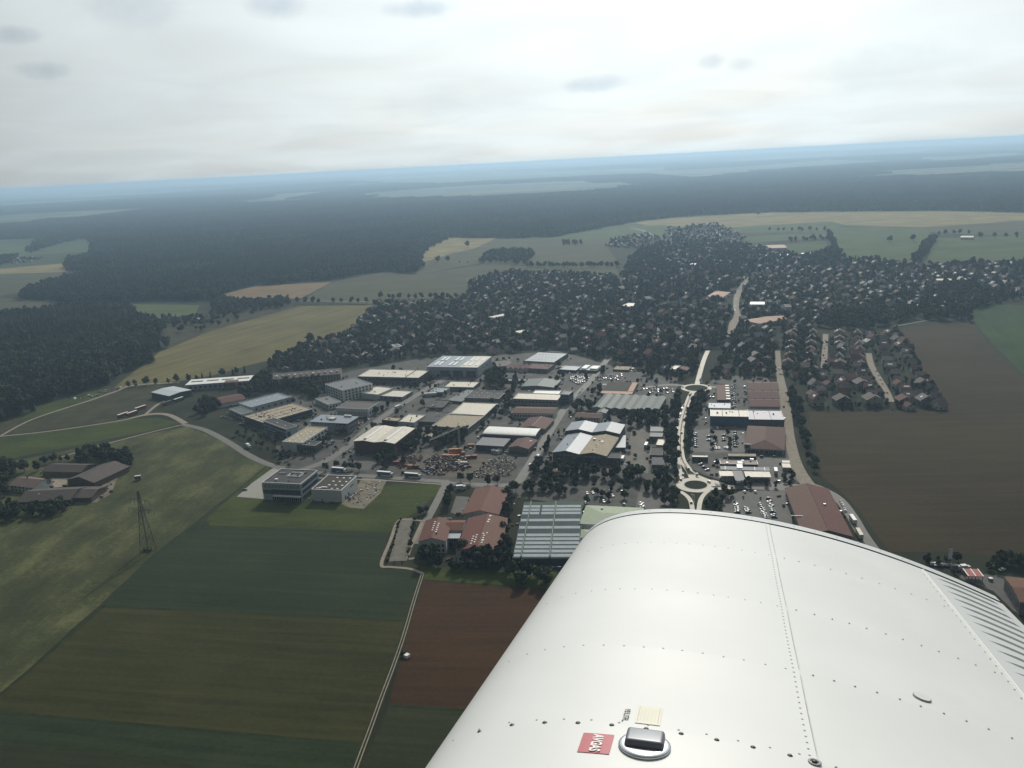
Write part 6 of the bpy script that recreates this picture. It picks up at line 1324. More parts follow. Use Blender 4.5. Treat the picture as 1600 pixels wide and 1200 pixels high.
# car yard
car_block([Z2(*p) for p in ((760, 300), (770, 250), (890, 245), (880, 290), (820, 330))], 2.8, 6.5, 'COL car in the dense rows of the car yard', 'cars in the car yard', .85, .35, 34)
car_block([Z2(*p) for p in ((920, 300), (935, 250), (1090, 255), (1080, 300))], 2.9, 7, 'COL car in the rows right of the car yard', 'cars right of the car yard', .7, .3, 24)
car_block([Z2(*p) for p in ((1190, 350), (1300, 340), (1420, 350), (1400, 390), (1360, 390), (1250, 375))], 3.4, 8, 'COL car in the lot left of the far roundabout', 'cars left of the far roundabout', .6, .25, 20)
car_row(Z2(960, 330), Z2(1075, 328), 5, 'COL car on the flat yard behind the salmon edged hall', 'cars behind the salmon edged hall', None, 0)
car_row(Z2(780, 440), Z2(840, 350), 9, 'COL car along the street by the blue glass office', 'cars by the blue glass office', 0)
car_block([Z2(*p) for p in ((860, 1085), (870, 980), (1110, 970), (1120, 1080))], 4.5, 9, 'COL car among the trees beside the pale green hall', 'cars beside the pale green hall', .55, .1, 20)
car_row(Z2(1205, 1065), Z2(1215, 1100), 4, 'COL car in the small lot above the wing tip', 'cars above the wing tip', math.pi/2, 0)
# elsewhere
for x, y, lab in ((172, 905, 'parked on the pale forecourt of the finned office'), (95, 575, 'parked on the curve below the left works'), (715, 600, 'parked below the grey slate roofed office'), (710, 620, 'parked at the kerb below the slate roofed office'), (725, 605, 'parked in the row below the slate office'), (830, 665, 'parked left of the red brown hall')):
    car(*Z1(x, y), random.uniform(0, 3), f'COL car {lab}')
car_row(Z1(20, 445), Z1(110, 470), 5, 'COL car in front of the glazed annex', 'cars in front of the glazed annex'); car_row(ZO(1150, 470), ZO(1240, 410), 4, 'COL car beside the white box hall', 'cars beside the white box hall', math.pi/2, 0)
car_row(Z1(880, 500), Z1(940, 460), 5, 'COL car beside the slate roofed office', 'cars right of the slate office', None, .1)
car_row((1287, 572), (1289, 530), 9, 'COL car parked along the left estate street', 'cars on the left estate street', 0, .2); car_row((1388, 618), (1362, 566), 8, 'COL car parked along the right estate street', 'cars on the right estate street', 0, .3)
car_row((1147, 495), (1152, 450), 8, 'COL car on the bright village street', 'cars on the village street', 0, .2); car(1217, 577, 1.5, 'COL car on the far end of the straight road', None, 'white'); car(1219, 585, 1.5, 'COL car second from the far end of the straight road', None, 'grey')
car_row(ZX(130, 205), ZX(540, 235), 9, 'COL car along the hedge behind the wing', 'cars along the hedge behind the wing'); car(*ZX(1110, 250), .3, 'COL car at the hedge right of the red canopy', None, 'white'); car(*ZX(1280, 295), .3, 'COL car at the back of the paved yard', None, 'white')
car_row(ZS(1140, 610), ZS(1180, 560), 2, 'COL car at the corner of the huge dark red hall', 'cars at the corner of the red hall', 0)
car_row(Z3(1255, 975), Z3(1285, 1040), 6, 'COL car in the roadside queue next to the curving road', 'cars beside the curving road', 0, 0)
car_row(ZQ(1480, 530), ZQ(1560, 420), 4, 'COL car at the kerb beside the scrap yard', 'cars beside the scrap yard', 0)
print('cars', NCAR[0])

wheel_mb = MB(); n = 10
wheel_mb.add([(.5*math.cos(2*math.pi*i/n), s*.15, .5*math.sin(2*math.pi*i/n)) for s in (-1, 1) for i in range(n)], [tuple(range(n)), tuple(range(2*n-1, n-1, -1))]+[(i+n, (i+1) % n+n, (i+1) % n, i) for i in range(n)])
WHEEL = wheel_mb.mesh('wheel', m_black)
def lorry(p, rz, lab, body, top, L=13, cab=None, grp=None, name='lorry', cat='lorry'):
    q = G(*p)[:2]; r = put(name, None, None, (q[0], q[1], .15), rz, lab, cat, grp)
    mb = MB(); mb.box(-L/2, L/2-2.6 if cab else L/2, -1.25, 1.25, 1.1, 3.85); mb.put('cargo_box', body, r)
    mb = MB(); mb.box(-L/2, L/2-2.6 if cab else L/2, -1.26, 1.26, 3.853, 3.95); mb.put('roof_sheet', top, r)
    mb = MB(); mb.box(-L/2+.2, L/2-.4, -.5, .5, .7, 1.08); mb.put('chassis', m_dkgrey, r)
    if cab:
        mb = MB(); prof_box(mb, [(L/2-2.3, .6), (L/2, .6), (L/2, 1.9), (L/2-.35, 3.0), (L/2-2.3, 3.2)], 1.2); mb.put('cab', cab, r)
        mb = MB(); prof_box(mb, [(L/2-.02, 1.85), (L/2+.03, 1.9), (L/2-.3, 2.85), (L/2-.36, 2.8)], 1.05); mb.put('windscreen', m_glass, r)
    for x in ((-L/2+1.2, -L/2+2.5, L/2-1.4) if L > 7 else (-L/2+1.2, L/2-1.2)):
        for y in (-1.1, 1.1): put('wheel', WHEEL, r, (x, y, .5))
    return r
hs = heading((588, 742), (660, 748))
lorry(Z1(762, 790), hs, 'dark lorry with a white roof behind the white box hall', m_blue, m_cop, 14, m_white)
lorry(Z1(1050, 815), hs, 'blue sided lorry with a white roof, left of the two parked by the scrap yard', m_blue, m_cop, 15, m_white)
lorry(Z1(1222, 825), hs, 'dark lorry with a pale roof, right of the two parked by the scrap yard', m_dkgrey, m_metal, 15, m_white)
lorry(ZR(605, 190), .1, 'white van beside the forecourt behind the red gabled hall', m_white, m_cop, 8, m_white, cat='van', name='van')
lorry(ZF(1065, 640), heading(ZF(1045, 640), ZF(1085, 560)), 'white lorry parked at the dark annex of the tan hall', m_white, m_cop, 10, m_white)
lorry(ZF(1360, 470), heading(ZF(1345, 480), ZF(1385, 390)), 'pale blue bus at the edge of the lorry yard', m_paleblue, m_whiteroof, 11, m_paleblue, cat='bus', name='bus')
lorry(ZS(975, 395), heading(ZS(985, 420), ZS(968, 320)), 'tall white lorry standing beside the fuel canopies', m_white, m_cop, 11, m_white)
lorry(Z3(1330, 1105), heading(Z3(1345, 1110), Z3(1310, 1060)), 'white trailer parked beside the curving road, further of two', m_white, m_cop, 10, None, cat='trailer', name='trailer')
lorry(Z3(1370, 1195), heading(Z3(1385, 1200), Z3(1350, 1140)), 'cream trailer parked beside the curving road, nearer of two', m_cream, m_cream, 11, None, cat='trailer', name='trailer')
lorry(Z1(1130, 395), heading(Z1(1100, 400), Z1(1150, 380)), 'white lorry driving along the middle street', m_white, m_cop, 10, m_white)
lorry(Z1(195, 640), heading(Z1(160, 620), Z1(230, 660)), 'white van parked on the curved road by the left works', m_white, m_cop, 8, m_white, name='van', cat='van')
lorry(ZQ(1545, 475), heading(ZQ(1510, 500), ZQ(1560, 440)), 'white lorry driving up the street beside the scrap yard', m_white, m_cop, 9, m_white)
lorry(ZQ(1478, 560), heading(ZQ(1450, 580), ZQ(1500, 530)), 'small white van on the street beside the scrap yard', m_white, m_cop, 6, m_white, name='van', cat='van')
m_redbox = M('red lorry body', (.22, .035, .03), .5, .4, var=.1, scale=.5)
ht = heading(ZA(735, 1165), ZA(915, 1105))
lorry(ZA(770, 1165), ht, 'red lorry with a white roof, leftmost of three on the gravel track', m_redbox, m_cop, 13, None)
lorry(ZA(828, 1155), ht, 'red lorry with a white roof, middle of three on the gravel track', m_redbox, m_cop, 13, None)
lorry(ZA(880, 1122), ht, 'red lorry with a white roof, rightmost of three on the gravel track', m_redbox, m_cop, 14, None)
lorry(ZA(1118, 1068), ht, 'white trailer in front of the dark green hall', m_dkgreen, m_cop, 13, None, name='trailer', cat='trailer')
lorry(ZA(1045, 1090), ht, 'grey trailer on the track left of the white trailer', m_dkgrey, m_greyroof, 13, None, name='trailer', cat='trailer')
lorry(ZB(865, 600), .2, 'small white topped trailer standing alone in the meadow', m_dkgrey, m_white, 5, None, name='trailer', cat='trailer')
lorry(ZK(105, 362), 0, 'long white trailer on the forecourt of the small slate office', m_white, m_cop, 14, None, name='trailer', cat='trailer')
for i, (x, y) in enumerate(((600, 300), (735, 300))): lorry(ZX(x, y), .05, 'white van beside the red open canopy' if i else 'grey van left of the red open canopy', m_white if i else m_grey, m_cop if i else m_greyroof, 6, m_white, name='van', cat='van')

# ---------------------------------------------------------------- scrap yard, building site, crane
m_orange = M('orange container paint', (.40, .165, .065), .6, .35, var=.12, scale=.8); m_rust = M('rusty scrap', (.13, .07, .045), .75, .3, var=.45, scale=1.2, metal=.2)
m_scrap = M('mixed grey scrap', (.22, .21, .20), .5, .4, var=.5, scale=1.5, metal=.3)
def skip(p, rz, L, mat, lab, grp=None, z=0.15, name='container', hh=2.5):
    q = G(*p)[:2]; r = put(name, None, None, (q[0], q[1], z), rz, lab, 'container', grp); mb = MB(); mb.box(-L/2, L/2, -1.2, 1.2, 0, hh); mb.put('container_body', mat, r)
    mb = MB()
    for i in range(int(L/.8)): mb.box(-L/2+.3+.8*i, -L/2+.55+.8*i, -1.27, 1.27, .2, hh-.15)
    o = mb.put('container_rib', mat, r); o['kind'] = 'stuff'
    mb = MB(); mb.box(-L/2+.1, L/2-.1, -1.1, 1.1, hh+.003, hh+.08); mb.put('container_lid', mat, r)
for x, y, z, t in ((715, 440, .15, 'lower'), (720, 430, 2.75, 'upper'), (775, 436, .15, 'lower'), (780, 428, 2.75, 'upper'), (655, 458, .15, 'lower'), (690, 462, .15, 'lower'), (755, 462, .15, 'lower'), (810, 434, .15, 'lower')):
    skip(ZQ(x, y), .1+random.uniform(-.1, .1), 6, m_orange, f'orange container in the {t} layer of the scrap yard stack', f'orange containers, {t} layer', z)
for x, y, m_, lb in ((880, 470, m_redbox, 'red container right of the orange stack'), (925, 465, m_redbox, 'red container at the right edge of the orange stack'), (900, 358, m_orange, 'orange cabin in front of the grey shed'), (320, 560, m_orange, 'long salmon container at the front of the scrap yard'), (370, 562, m_rust, 'rusty container at the front of the scrap yard'), (180, 525, m_redbox, 'red container at the left end of the scrap yard'), (240, 505, m_redbox, 'red skip beside the left end of the scrap yard'), (780, 525, m_tan, 'tan container below the orange stack'), (830, 530, m_cream, 'cream container below the orange stack')):
    skip(ZQ(x, y), random.uniform(-.3, .5), 6, m_, lb)
def heap(name, pts, sp, s0, s1, mats, lab, prob=.8, hh=1.6):
    A = np.array(gpoly(pts)); x0, y0 = A.min(0); x1, y1 = A.max(0); g = np.random.default_rng(int(abs(x0)*10) % 1000); mb = MB()
    for x in np.arange(x0, x1, sp):
        for y in np.arange(y0, y1, sp):
            q = (x+g.uniform(-.5, .5)*sp, y+g.uniform(-.5, .5)*sp)
            if inpoly([q], A)[0] and g.random() < prob:
                s = g.uniform(s0, s1); t = g.uniform(s0, s1)*.6; a = g.uniform(0, 3.14); z = g.uniform(.3, 1)*hh; k = len(mb.V); mb.box(-s, s, -t, t, 0, z, int(g.integers(0, len(mats)))); c, sn = math.cos(a), math.sin(a)
                mb.V[k:] = [(q[0]+vx*c-vy*sn+(vz*.3*g.uniform(-1, 1)), q[1]+vx*sn+vy*c, .14+vz*g.uniform(.8, 1.1)) for vx, vy, vz in mb.V[k:]]
    mb.put(name, mats, None, kind='stuff', label=lab)
heap('scrap_heap', [ZQ(*p) for p in ((440, 500), (560, 450), (860, 470), (900, 560), (700, 600), (500, 590))], 1.7, .3, 1.2, [m_rust, m_dkgrey, m_scrap, m_redwall, m_rust, m_dkgrey], 'rusty heaps of scrap below the orange containers', .8, 2.4)
heap('scrap_heap', [ZQ(*p) for p in ((160, 530), (280, 460), (420, 440), (440, 480), (330, 540), (210, 570))], 1.8, .3, 1.1, [m_rust, m_dkgrey, m_redwall, m_rust], 'reddish scrap on the left of the scrap yard', .7, 2)
heap('scrap_heap', [ZQ(*p) for p in ((850, 640), (1000, 560), (1080, 490), (1220, 440), (1340, 540), (1280, 640), (1000, 660))], 1.5, .25, .8, [m_scrap, m_tan, m_dkgrey, m_dkgreen, m_dkgrey, m_wood, m_cream], 'pale scrap and timber heaps beside the street', .7, 1.6)
heap('scrap_heap', [ZQ(*p) for p in ((380, 560), (500, 560), (640, 610), (640, 640), (450, 620))], 2.4, .6, 1.6, [m_dkgrey, m_rust, m_blue, m_dkgrey], 'dark machines and scrap along the front of the scrap yard', .7, 2.2)
heap('building_material', [ZO(*p) for p in ((1180, 560), (1330, 330), (1380, 230), (1600, 250), (1540, 380), (1350, 560))], 2.6, .3, 1.0, [m_scrap, m_sand, m_redwall, m_cop, m_dkgrey], 'scattered building material on the sandy site beside the white box hall', .35, 1.0)
heap('nursery_stock', [ZG(*p) for p in ((200, 1010), (690, 1000), (700, 1080), (600, 1170), (300, 1170))], 2.0, .3, .9, [m_dkgreen, m_cop, leafM['broad'], m_scrap, m_dkgreen], 'potted plants and tables in the yard in front of the greenhouse', .6, 1.1)
heap('yard_clutter', [ZA(*p) for p in ((410, 1050), (480, 1035), (640, 1000), (760, 985), (720, 1010), (600, 1035), (480, 1060))], 5, .8, 2.2, [m_cop, m_dkgrey, m_redwall, m_scrap], 'pale huts and clutter along the gravel track at the wood', .45, 2.2)
heap('yard_clutter', [ZB(*p) for p in ((590, 700), (620, 640), (690, 600), (700, 640), (650, 690))], 2.8, .5, 1.3, [m_wood, m_rust, m_dkgrey], 'farm tools and carts on the sandy farmyard', .4, 1.5)

def crane():
    q = G(*ZQ(793, 425))[:2]; r = put('tower_crane', None, None, (q[0], q[1], .1), 0, 'thin grey tower crane with a long jib over the scrap yard', 'crane')
    h = height_at(ZQ(778, 180), (425-180)/6.154); mb = MB(); w = .55
    for x, y in ((-w, -w), (w, -w), (w, w), (-w, w)): mb.bar((x, y, 0), (x, y, h), .22)
    n = int(h/1.8)
    for i in range(n):
        z0, z1 = h*i/n, h*(i+1)/n
        for a, b in (((-w, -w), (w, -w)), ((w, -w), (w, w)), ((w, w), (-w, w)), ((-w, w), (-w, -w))): mb.bar((*a, z0), (*b, z1), .13)
    mb.put('mast', m_metal, r)
    e = G(*ZQ(465, 315), h)[:2]-q; L = np.linalg.norm(e); e = e/L; L = min(L, 38); nn = np.array([-e[1], e[0]])
    P = lambda s, o, z: (e[0]*s+nn[0]*o, e[1]*s+nn[1]*o, z)
    mb = MB(); 
    for o in (-.35, .35): mb.bar(P(-9, o, h), P(L, o, h), .14)
    mb.bar(P(0, 0, h+1.1), P(L, 0, h+1.1), .14)
    for i in range(20):
        s0, s1 = L*i/20, L*(i+.5)/20
        for o in (-.35, .35): mb.bar(P(s0, o, h), P(s1, 0, h+1.1), .07); mb.bar(P(s1, 0, h+1.1), P(L*(i+1)/20, o, h), .07)
    mb.put('jib', m_metal, r)
    mb = MB(); mb.bar(P(-8.5, 0, h-1), P(-6.2, 0, h-1), 1.8); mb.put('counterweight', m_grey, r)
    mb = MB(); mb.bar(P(0, 0, h), P(0, 0, h+5), .4); mb.bar(P(0, 0, h+5), P(L*.6, 0, h+1.1), .1); mb.bar(P(0, 0, h+5), P(-8.5, 0, h), .1); mb.put('apex_tie', m_metal, r)
    mb = MB(); mb.box(-1.6, 1.6, -1.6, 1.6, 0, .9); mb.put('ballast_base', m_grey, r)
crane()

def pylon():
    q = G(232, 861)[:2]; r = put('pylon', None, None, (q[0], q[1], .05), math.radians(-20), 'tall dark lattice electricity pylon in the pale meadow', 'pylon')
    h = 45.; m = M('dark galvanised lattice', (.055, .055, .052), .6, .3, var=.15, scale=1)
    W = lambda z: 3.4*(1-z/h)**1.15+.38
    lv = [0, 7, 13, 18.5, 23.5, 28, 32, 35.5, 38.5, 41, 43.2, h]
    for sx in (-1, 1):
        for sy in (-1, 1):
            mb = MB()
            for z0, z1 in zip(lv[:-1], lv[1:]): mb.bar((sx*W(z0), sy*W(z0), z0), (sx*W(z1), sy*W(z1), z1), .30)
            mb.put('leg', m, r)
    mb = MB()
    for z0, z1 in zip(lv[:-1], lv[1:]):
        a, b = W(z0), W(z1)
        for (p, s) in (((-1, -1), (1, -1)), ((1, -1), (1, 1)), ((1, 1), (-1, 1)), ((-1, 1), (-1, -1))):
            mb.bar((p[0]*a, p[1]*a, z0), (s[0]*b, s[1]*b, z1), .13); mb.bar((s[0]*a, s[1]*a, z0), (p[0]*b, p[1]*b, z1), .13); mb.bar((p[0]*b, p[1]*b, z1), (s[0]*b, s[1]*b, z1), .09)
    mb.put('bracing', m, r)
    for z, L in ((31, 11.5), (38, 8.5)):
        mb = MB()
        for s in (-1, 1):
            for y in (-.6, .6): mb.bar((0, y, z), (s*L, 0, z+.6), .13); mb.bar((0, y, z+2.2), (s*L, 0, z+.6), .1)
            for k in range(4): mb.bar((s*L*(k+.5)/5, .3, z), (s*L*(k+1)/5, 0, z+1.4), .12)
        mb.put('cross_arm', m, r)
        for s in (-1, 1):
            for f in (.55, .98):
                mb = MB(); mb.bar((s*L*f, 0, z+.2), (s*L*f, 0, z-2.4), .22); mb.put('insulator', m, r)
    # scrub at its feet
    b = put('bush', None, None, (q[0]-.5, q[1]+.5, 0), 0, 'low dark scrub round the feet of the pylon', 'bush'); k, c, t = TREES[KINDS['bush'][0]]; put('crown', c, b, scale=(.7, .6, .22))
pylon()
def mast(p, h, w, hh, mat, lab):
    q = G(*p)[:2]; r = put('banner_mast', None, None, (q[0], q[1], 0), 0, lab, 'banner'); mb = MB(); mb.bar((0, 0, 0), (0, 0, h), .18); mb.put('pole', m_metal, r); mb = MB(); mb.box(.1, .1+w, -.03, .03, h-hh, h); mb.put('banner', mat, r)
m_yel = M('pale yellow cloth', (.62, .62, .40), .8, .2, var=.05)
mast(Z4(285, 330), 8, 1.3, 4.2, m_yel, 'pale yellow banner on a mast, left of the pair'); mast(Z4(335, 320), 8, 1.4, 4.2, m_white, 'white banner on a mast, right of the pair'); mast(ZX(478, 215), 11, 2.2, 7, m_white, 'tall white banner on a mast behind the wing')

skip((636, 1027), .9, 2.6, m_cop, 'tiny pale bin beside the field track above the red soil', None, .1, 'feed_bin', 1.6)
b_ = G(630, 1025); r_ = put('bush', None, None, (b_[0], b_[1], 0), 0, 'small dark bush beside the field track above the red soil', 'bush'); put('crown', TREES[KINDS['bush'][1]][1], r_, scale=(.28, .28, .25))
# ---------------------------------------------------------------- the wing
def build_wing():
    def camray(px, py): return np.array([(px-800)/F, -(py-600)/F, -1.])
    s = camray(1138, 510); s /= np.linalg.norm(s)
    o = camray(915, 837); K = 3.6; o = o*K/(o@s)
    e = camray(1557, 932); e = e*K/(e@s); c = (e-o)/np.linalg.norm(e-o); n = np.cross(c, s)
    ou, ov = o@c, o@n
    def W(v): return v[0]*CX+v[1]*CY-v[2]*_F
    sw, cw, nw = W(s), W(c), W(n)
    root = put('airplane_wing', None, label='white riveted metal airplane wing filling the lower right foreground', cat='wing')
    org = EYE+cw*ou+nw*ov          # k=0, u=0, v=0 ; local axes: x chord aft, y span outwards, z up
    root.matrix_world = Matrix([[cw[0], sw[0], nw[0], org[0]], [cw[1], sw[1], nw[1], org[1]], [cw[2], sw[2], nw[2], org[2]], [0, 0, 0, 1]])
    PC = [0.20685, -1.19686, 2.16353, -2.18835, 1.39289, -0.2085]
    up = lambda u: np.polyval(PC, np.sqrt(np.maximum(u, -.0449)+.045))
    RIBS = [.72, 1.15, 1.588, 2.005, 2.465, 3.02, 3.515]
    white = M('gloss white aircraft paint', (.64, .64, .625), .46, .4, var=.035, scale=2.2, coat=.12)
    whit2 = M('white control surface paint', (.58, .59, .585), .46, .4, var=.02, scale=1.3, coat=.08)
    trimM = M('bare tip trim', (.62, .63, .63), .30, .5, var=.05, scale=6)
    dark = M('dark seam sealant', (.03, .03, .03), .7, .2)
    rivM = M('dulled rivet heads', (.33, .33, .32), .5, .4, var=.3, scale=30)
    scrM = M('dark screw heads', (.06, .062, .06), .4, .5, metal=.4, var=.3, scale=60)
    chrome = M('worn chrome', (.62, .63, .65), .28, .5, metal=.9, var=.1, scale=20)
    steel = M('grey enamelled cap', (.15, .16, .18), .42, .5, metal=.35, var=.08, scale=20)
    def dent(u, k):
        """skins sag a little between the ribs"""
        i = np.searchsorted(RIBS, k)-1
        if i < 0 or i >= len(RIBS)-1: return 0
        t = (k-RIBS[i])/(RIBS[i+1]-RIBS[i]); a = .0036*np.clip((u-.02)/.2, 0, 1)*np.clip((1.36-u)/.2, 0, 1)*(1+.9*np.clip((u-.8)/.3, 0, 1))
        return -a*(.45*math.sin(math.pi*t)**2+.55*math.sin(math.pi*t))
    def skin(name, us, ks, mat, parent=root, dz=0.0):
        V = [(u, k, float(up(u))+dent(u, k)+dz) for k in ks for u in us]; m = len(us)
        me = mesh(name, V, [(j*m+i, j*m+i+1, (j+1)*m+i+1, (j+1)*m+i) for j in range(len(ks)-1) for i in range(m-1)], mat, smooth=True)
        return put(name, me, parent)
    w = np.linspace(.07, math.sqrt(.773+.045), 60); uf = np.unique(np.r_[w*w-.045, .773])
    ur = np.linspace(.7735, 1.366, 40); ks = np.unique(np.r_[np.linspace(.15, 3.512, 150), [k+d for k in RIBS[:-1] for d in (-.004, 0, .004)]])
    skin('leading_skin', uf, ks, white); skin('rear_skin', ur, ks, white, dz=-.0012)
    # underside with the rolled leading edge, closing the body
    w0 = float(up(uf[0])); low = [(uf[0], w0), (-.0425, w0-.02), (-.043, w0-.045), (-.032, w0-.068), (0, w0-.085), (.1, w0-.095), (.4, w0-.075), (.9, w0-.03), (1.366, .02-.05)]
    me = mesh('lower_skin', [(u, k, v) for k in (.15, 3.512) for u, v in low], [(i+len(low), i+1+len(low), i+1, i) for i in range(len(low)-1)], white, smooth=True); put('lower_skin', me, root)
    # spar web under the aileron joint
    b = MB(); b.box(1.352, 1.364, .15, 3.5, -.03, float(up(1.36))-.006); b.put('rear_spar', dark, root)
    # wing tip: a rim strip with a dark joint inside it and a closed end
    top = [(u, float(up(u))) for u in np.r_[uf, ur[1:], np.linspace(1.38, 1.66, 14)]]; bot = low[1:-1]+[(1.366, -.02), (1.655, -.012)]
    prof = top+bot[::-1]; n = len(prof); b = MB()
    cu = np.mean([p[0] for p in prof]); cv = .03
    def ring(k, d, q=1.0): return [(cu+(u-cu)*q, k, cv+(v-cv)*q+d) for u, v in prof]
    V = ring(3.524, .0015)+ring(3.59, .002)+ring(3.605, .0, .996)+ring(3.618, 0, .95); Fc = [(j*n+i, j*n+(i+1) % n, (j+1)*n+(i+1) % n, (j+1)*n+i)[::-1] for j in range(3) for i in range(n)]+[tuple(range(3*n, 4*n))]
    b.add(V, Fc); put('wing_tip', b.mesh('wing_tip', trimM), root)
    V = ring(3.506, -.005)+ring(3.53, -.005); put('tip_joint', mesh('tip_joint', V, [(i, (i+1) % n, (i+1) % n+n, i+n)[::-1] for i in range(n)], dark), root)
    # tip screws
    dome = MB(); ns = 8
    def domem(r, h, mat, nm):
        V = [(r*math.cos(2*math.pi*i/ns), r*math.sin(2*math.pi*i/ns), 0) for i in range(ns)]+[(.6*r*math.cos(2*math.pi*i/ns), .6*r*math.sin(2*math.pi*i/ns), h*.8) for i in range(ns)]+[(0, 0, h)]
        return mesh(nm, V, [(i, (i+1) % ns, (i+1) % ns+ns, i+ns) for i in range(ns)]+[(i+ns, (i+1) % ns+ns, 2*ns) for i in range(ns)], mat, smooth=True)
    riv = domem(.0029, .0013, rivM, 'rivet'); scr = domem(.0056, .0026, scrM, 'screw')
    def on(name, me, u, k, dz=0.0, parent=root):
        sl = float(up(u+.005)-up(u-.005))/.01
        ob = put(name, me, parent, (u, k, float(up(u))+dent(u, k)+dz)); ob.rotation_euler = (0, -math.atan(sl), 0); return ob
    rows = [(3.02, .10, .745, 15), (3.02, .80, 1.33, 11), (2.465, .06, .745, 16), (2.465, .80, 1.33, 12), (2.005, .06, .74, 15), (2.005, .80, 1.33, 12), (1.588+.012, .05, .74, 13), (1.588, .8, 1.33, 10)]
    for k, a, z, m in rows:
        for u in np.linspace(a, z, m): on('rivet', riv, u+random.uniform(-.003, .003), k+random.uniform(-.002, .002))
    k = 1.45
    while k < 3.48: on('rivet', riv, .757, k); k += .026+.012*(k > 2.9)*0
    k = 1.7
    while k < 3.45: on('rivet', riv, 1.352, k); k += .052
    for u in np.linspace(.109, .72, 10): on('screw', scr, u, 1.586)
    for u in np.linspace(.02, 1.3, 16):
        ob = put('tip_screw', riv, root, (u, 3.56, float(up(u))+.002))
    # seam between the skins
    V = []
    kk = np.linspace(.15, 3.51, 60)
    for k in kk: V += [(.7705, k, float(up(.7705))+dent(.7705, k)+.0004), (.7735, k, float(up(.7735))+dent(.7735, k)-.0004)]
    put('skin_seam', mesh('skin_seam', V, [(2*i, 2*i+1, 2*i+3, 2*i+2) for i in range(len(kk)-1)], M('grey seam line', (.30, .30, .29), .6, .3)), root)
    # flap and aileron with stamped beads
    ail = put('aileron', None, root); us = np.linspace(1.372, 1.664, 12)
    V = []; ka = [.15, 3.515]
    for k in ka: V += [(u, k, float(up(u))-.002) for u in us]+[(1.668, k, -.004)]+[(u, k, -.012-.02*(1.664-u)/.3) for u in us[::-1]]
    m = len(V)//2; put('aileron_skin', mesh('aileron_skin', V, [(i, i+m, (i+1) % m+m, (i+1) % m) for i in range(m)]+[tuple(range(m)), tuple(range(2*m-1, m-1, -1))], whit2), ail)
    k = 3.455
    beads = []
    while k > 1.3:
        V = []; sec = np.linspace(1.405, 1.636, 9)
        for q, u in enumerate(sec):
            f = min(1, q/1.5, (8-q)/1.0); z = float(up(u))-.002; hw = .0085*f+.001; hh = .0055*f
            V += [(u, k-hw, z-.0005), (u, k-hw*.3, z+hh), (u, k+hw*.3, z+hh), (u, k+hw, z-.0005)]
        put('bead', mesh('bead', V, [(4*i+j, 4*i+4+j, 4*i+5+j, 4*i+1+j) for i in range(8) for j in range(3)], whit2), ail); k -= .082
    V = []
    for k in (.15, 3.505):
        for u, d in ((1.3635, .0), (1.3645, .0035), (1.3695, .0035), (1.3705, 0)): V.append((u, k, float(up(u))+d-.001))
    put('hinge_strip', mesh('hinge_strip', V, [(i, i+1, i+5, i+4) for i in range(3)], M('white hinge strip', (.85, .85, .83), .35, .4)), root)
    # placards
    def slab(name, u0, u1, k0, k1, mat, dz, parent=root, skew=0.0, nseg=6):
        uu = np.linspace(u0, u1, nseg); V = [(u+skew*(k-k0)/(k1-k0), k, float(up(u))+dent(u, k)+dz) for k in (k0, k1) for u in uu]
        return put(name, mesh(name, V, [(i, i+1, i+1+nseg, i+nseg) for i in range(nseg-1)], mat), parent)
    red = M('red placard print', (.40, .045, .07), .45, .4, var=.06, scale=8)
    pl = slab('fuel_placard', .331, .391, 1.474, 1.546, red, .0012)
    def text(body, size, u, k, mat, name, parent, sx=.8, off=.0, rot=-math.pi/2):
        cu_ = bpy.data.curves.new(name, 'FONT'); cu_.body = body; cu_.size = size; cu_.align_x = 'CENTER'; cu_.align_y = 'CENTER'; cu_.offset = off; cu_.extrude = .0002
        t = bpy.data.objects.new(name, cu_); COL.objects.link(t); bpy.context.view_layer.update()
        me = bpy.data.meshes.new_from_object(t.evaluated_get(bpy.context.evaluated_depsgraph_get())); bpy.data.objects.remove(t)
        ob = put(name, me, parent, mat=mat); sl = float(up(u+.02)-up(u-.02))/.04
        ob.matrix_local = Matrix.Translation((u, k, float(up(u))+dent(u, k)+.0021)) @ Matrix.Rotation(-math.atan(sl), 4, 'Y') @ Matrix.Rotation(rot, 4, 'Z') @ Matrix.Diagonal((sx, 1, 1, 1))
        return ob
    text('AVGAS', .0285, .361, 1.510, M('white placard lettering', (.8, .78, .76), .5, .3), 'lettering', root, .72, .0009)
    ink = M('black stencil ink', (.03, .03, .03), .6, .2)
    text('95 LTR.,', .0165, .4035, 1.632, ink, 'stencil', root, 1.0, .0001)
    cream = M('cream paper placard', (.74, .71, .60), .6, .3, var=.03, scale=20); slab('notice_placard', .424, .4735, 1.604, 1.687, cream, .0012)
    olive = M('faded olive print', (.45, .40, .24), .7, .2); pale = M('faint print', (.69, .66, .55), .7, .2)
    b = MB()
    for (u0, u1, k0, k1) in ((.4275, .4281, 1.612, 1.680), (.4684, .469, 1.612, 1.680)):
        slab('print_border', u0, u1, k0, k1, olive, .0018, nseg=2)
    for i in range(5): slab('print_line', .433+.007*i, .4338+.007*i, 1.618, 1.674, pale, .0018, nseg=2)
    # filler cap
    cap = put('filler_cap', None, root, (.452, 1.519, float(up(.452))-.001)); cap.rotation_euler = (0, -math.atan(float(up(.46)-up(.444))/.016), 0)
    def lathe(name, pr, mat, parent, nn=32):
        V = [(r*math.cos(2*math.pi*i/nn), r*math.sin(2*math.pi*i/nn), z) for r, z in pr for i in range(nn)]
        return put(name, mesh(name, V, [(j*nn+i, j*nn+(i+1) % nn, (j+1)*nn+(i+1) % nn, (j+1)*nn+i) for j in range(len(pr)-1) for i in range(nn)], mat, smooth=True), parent)
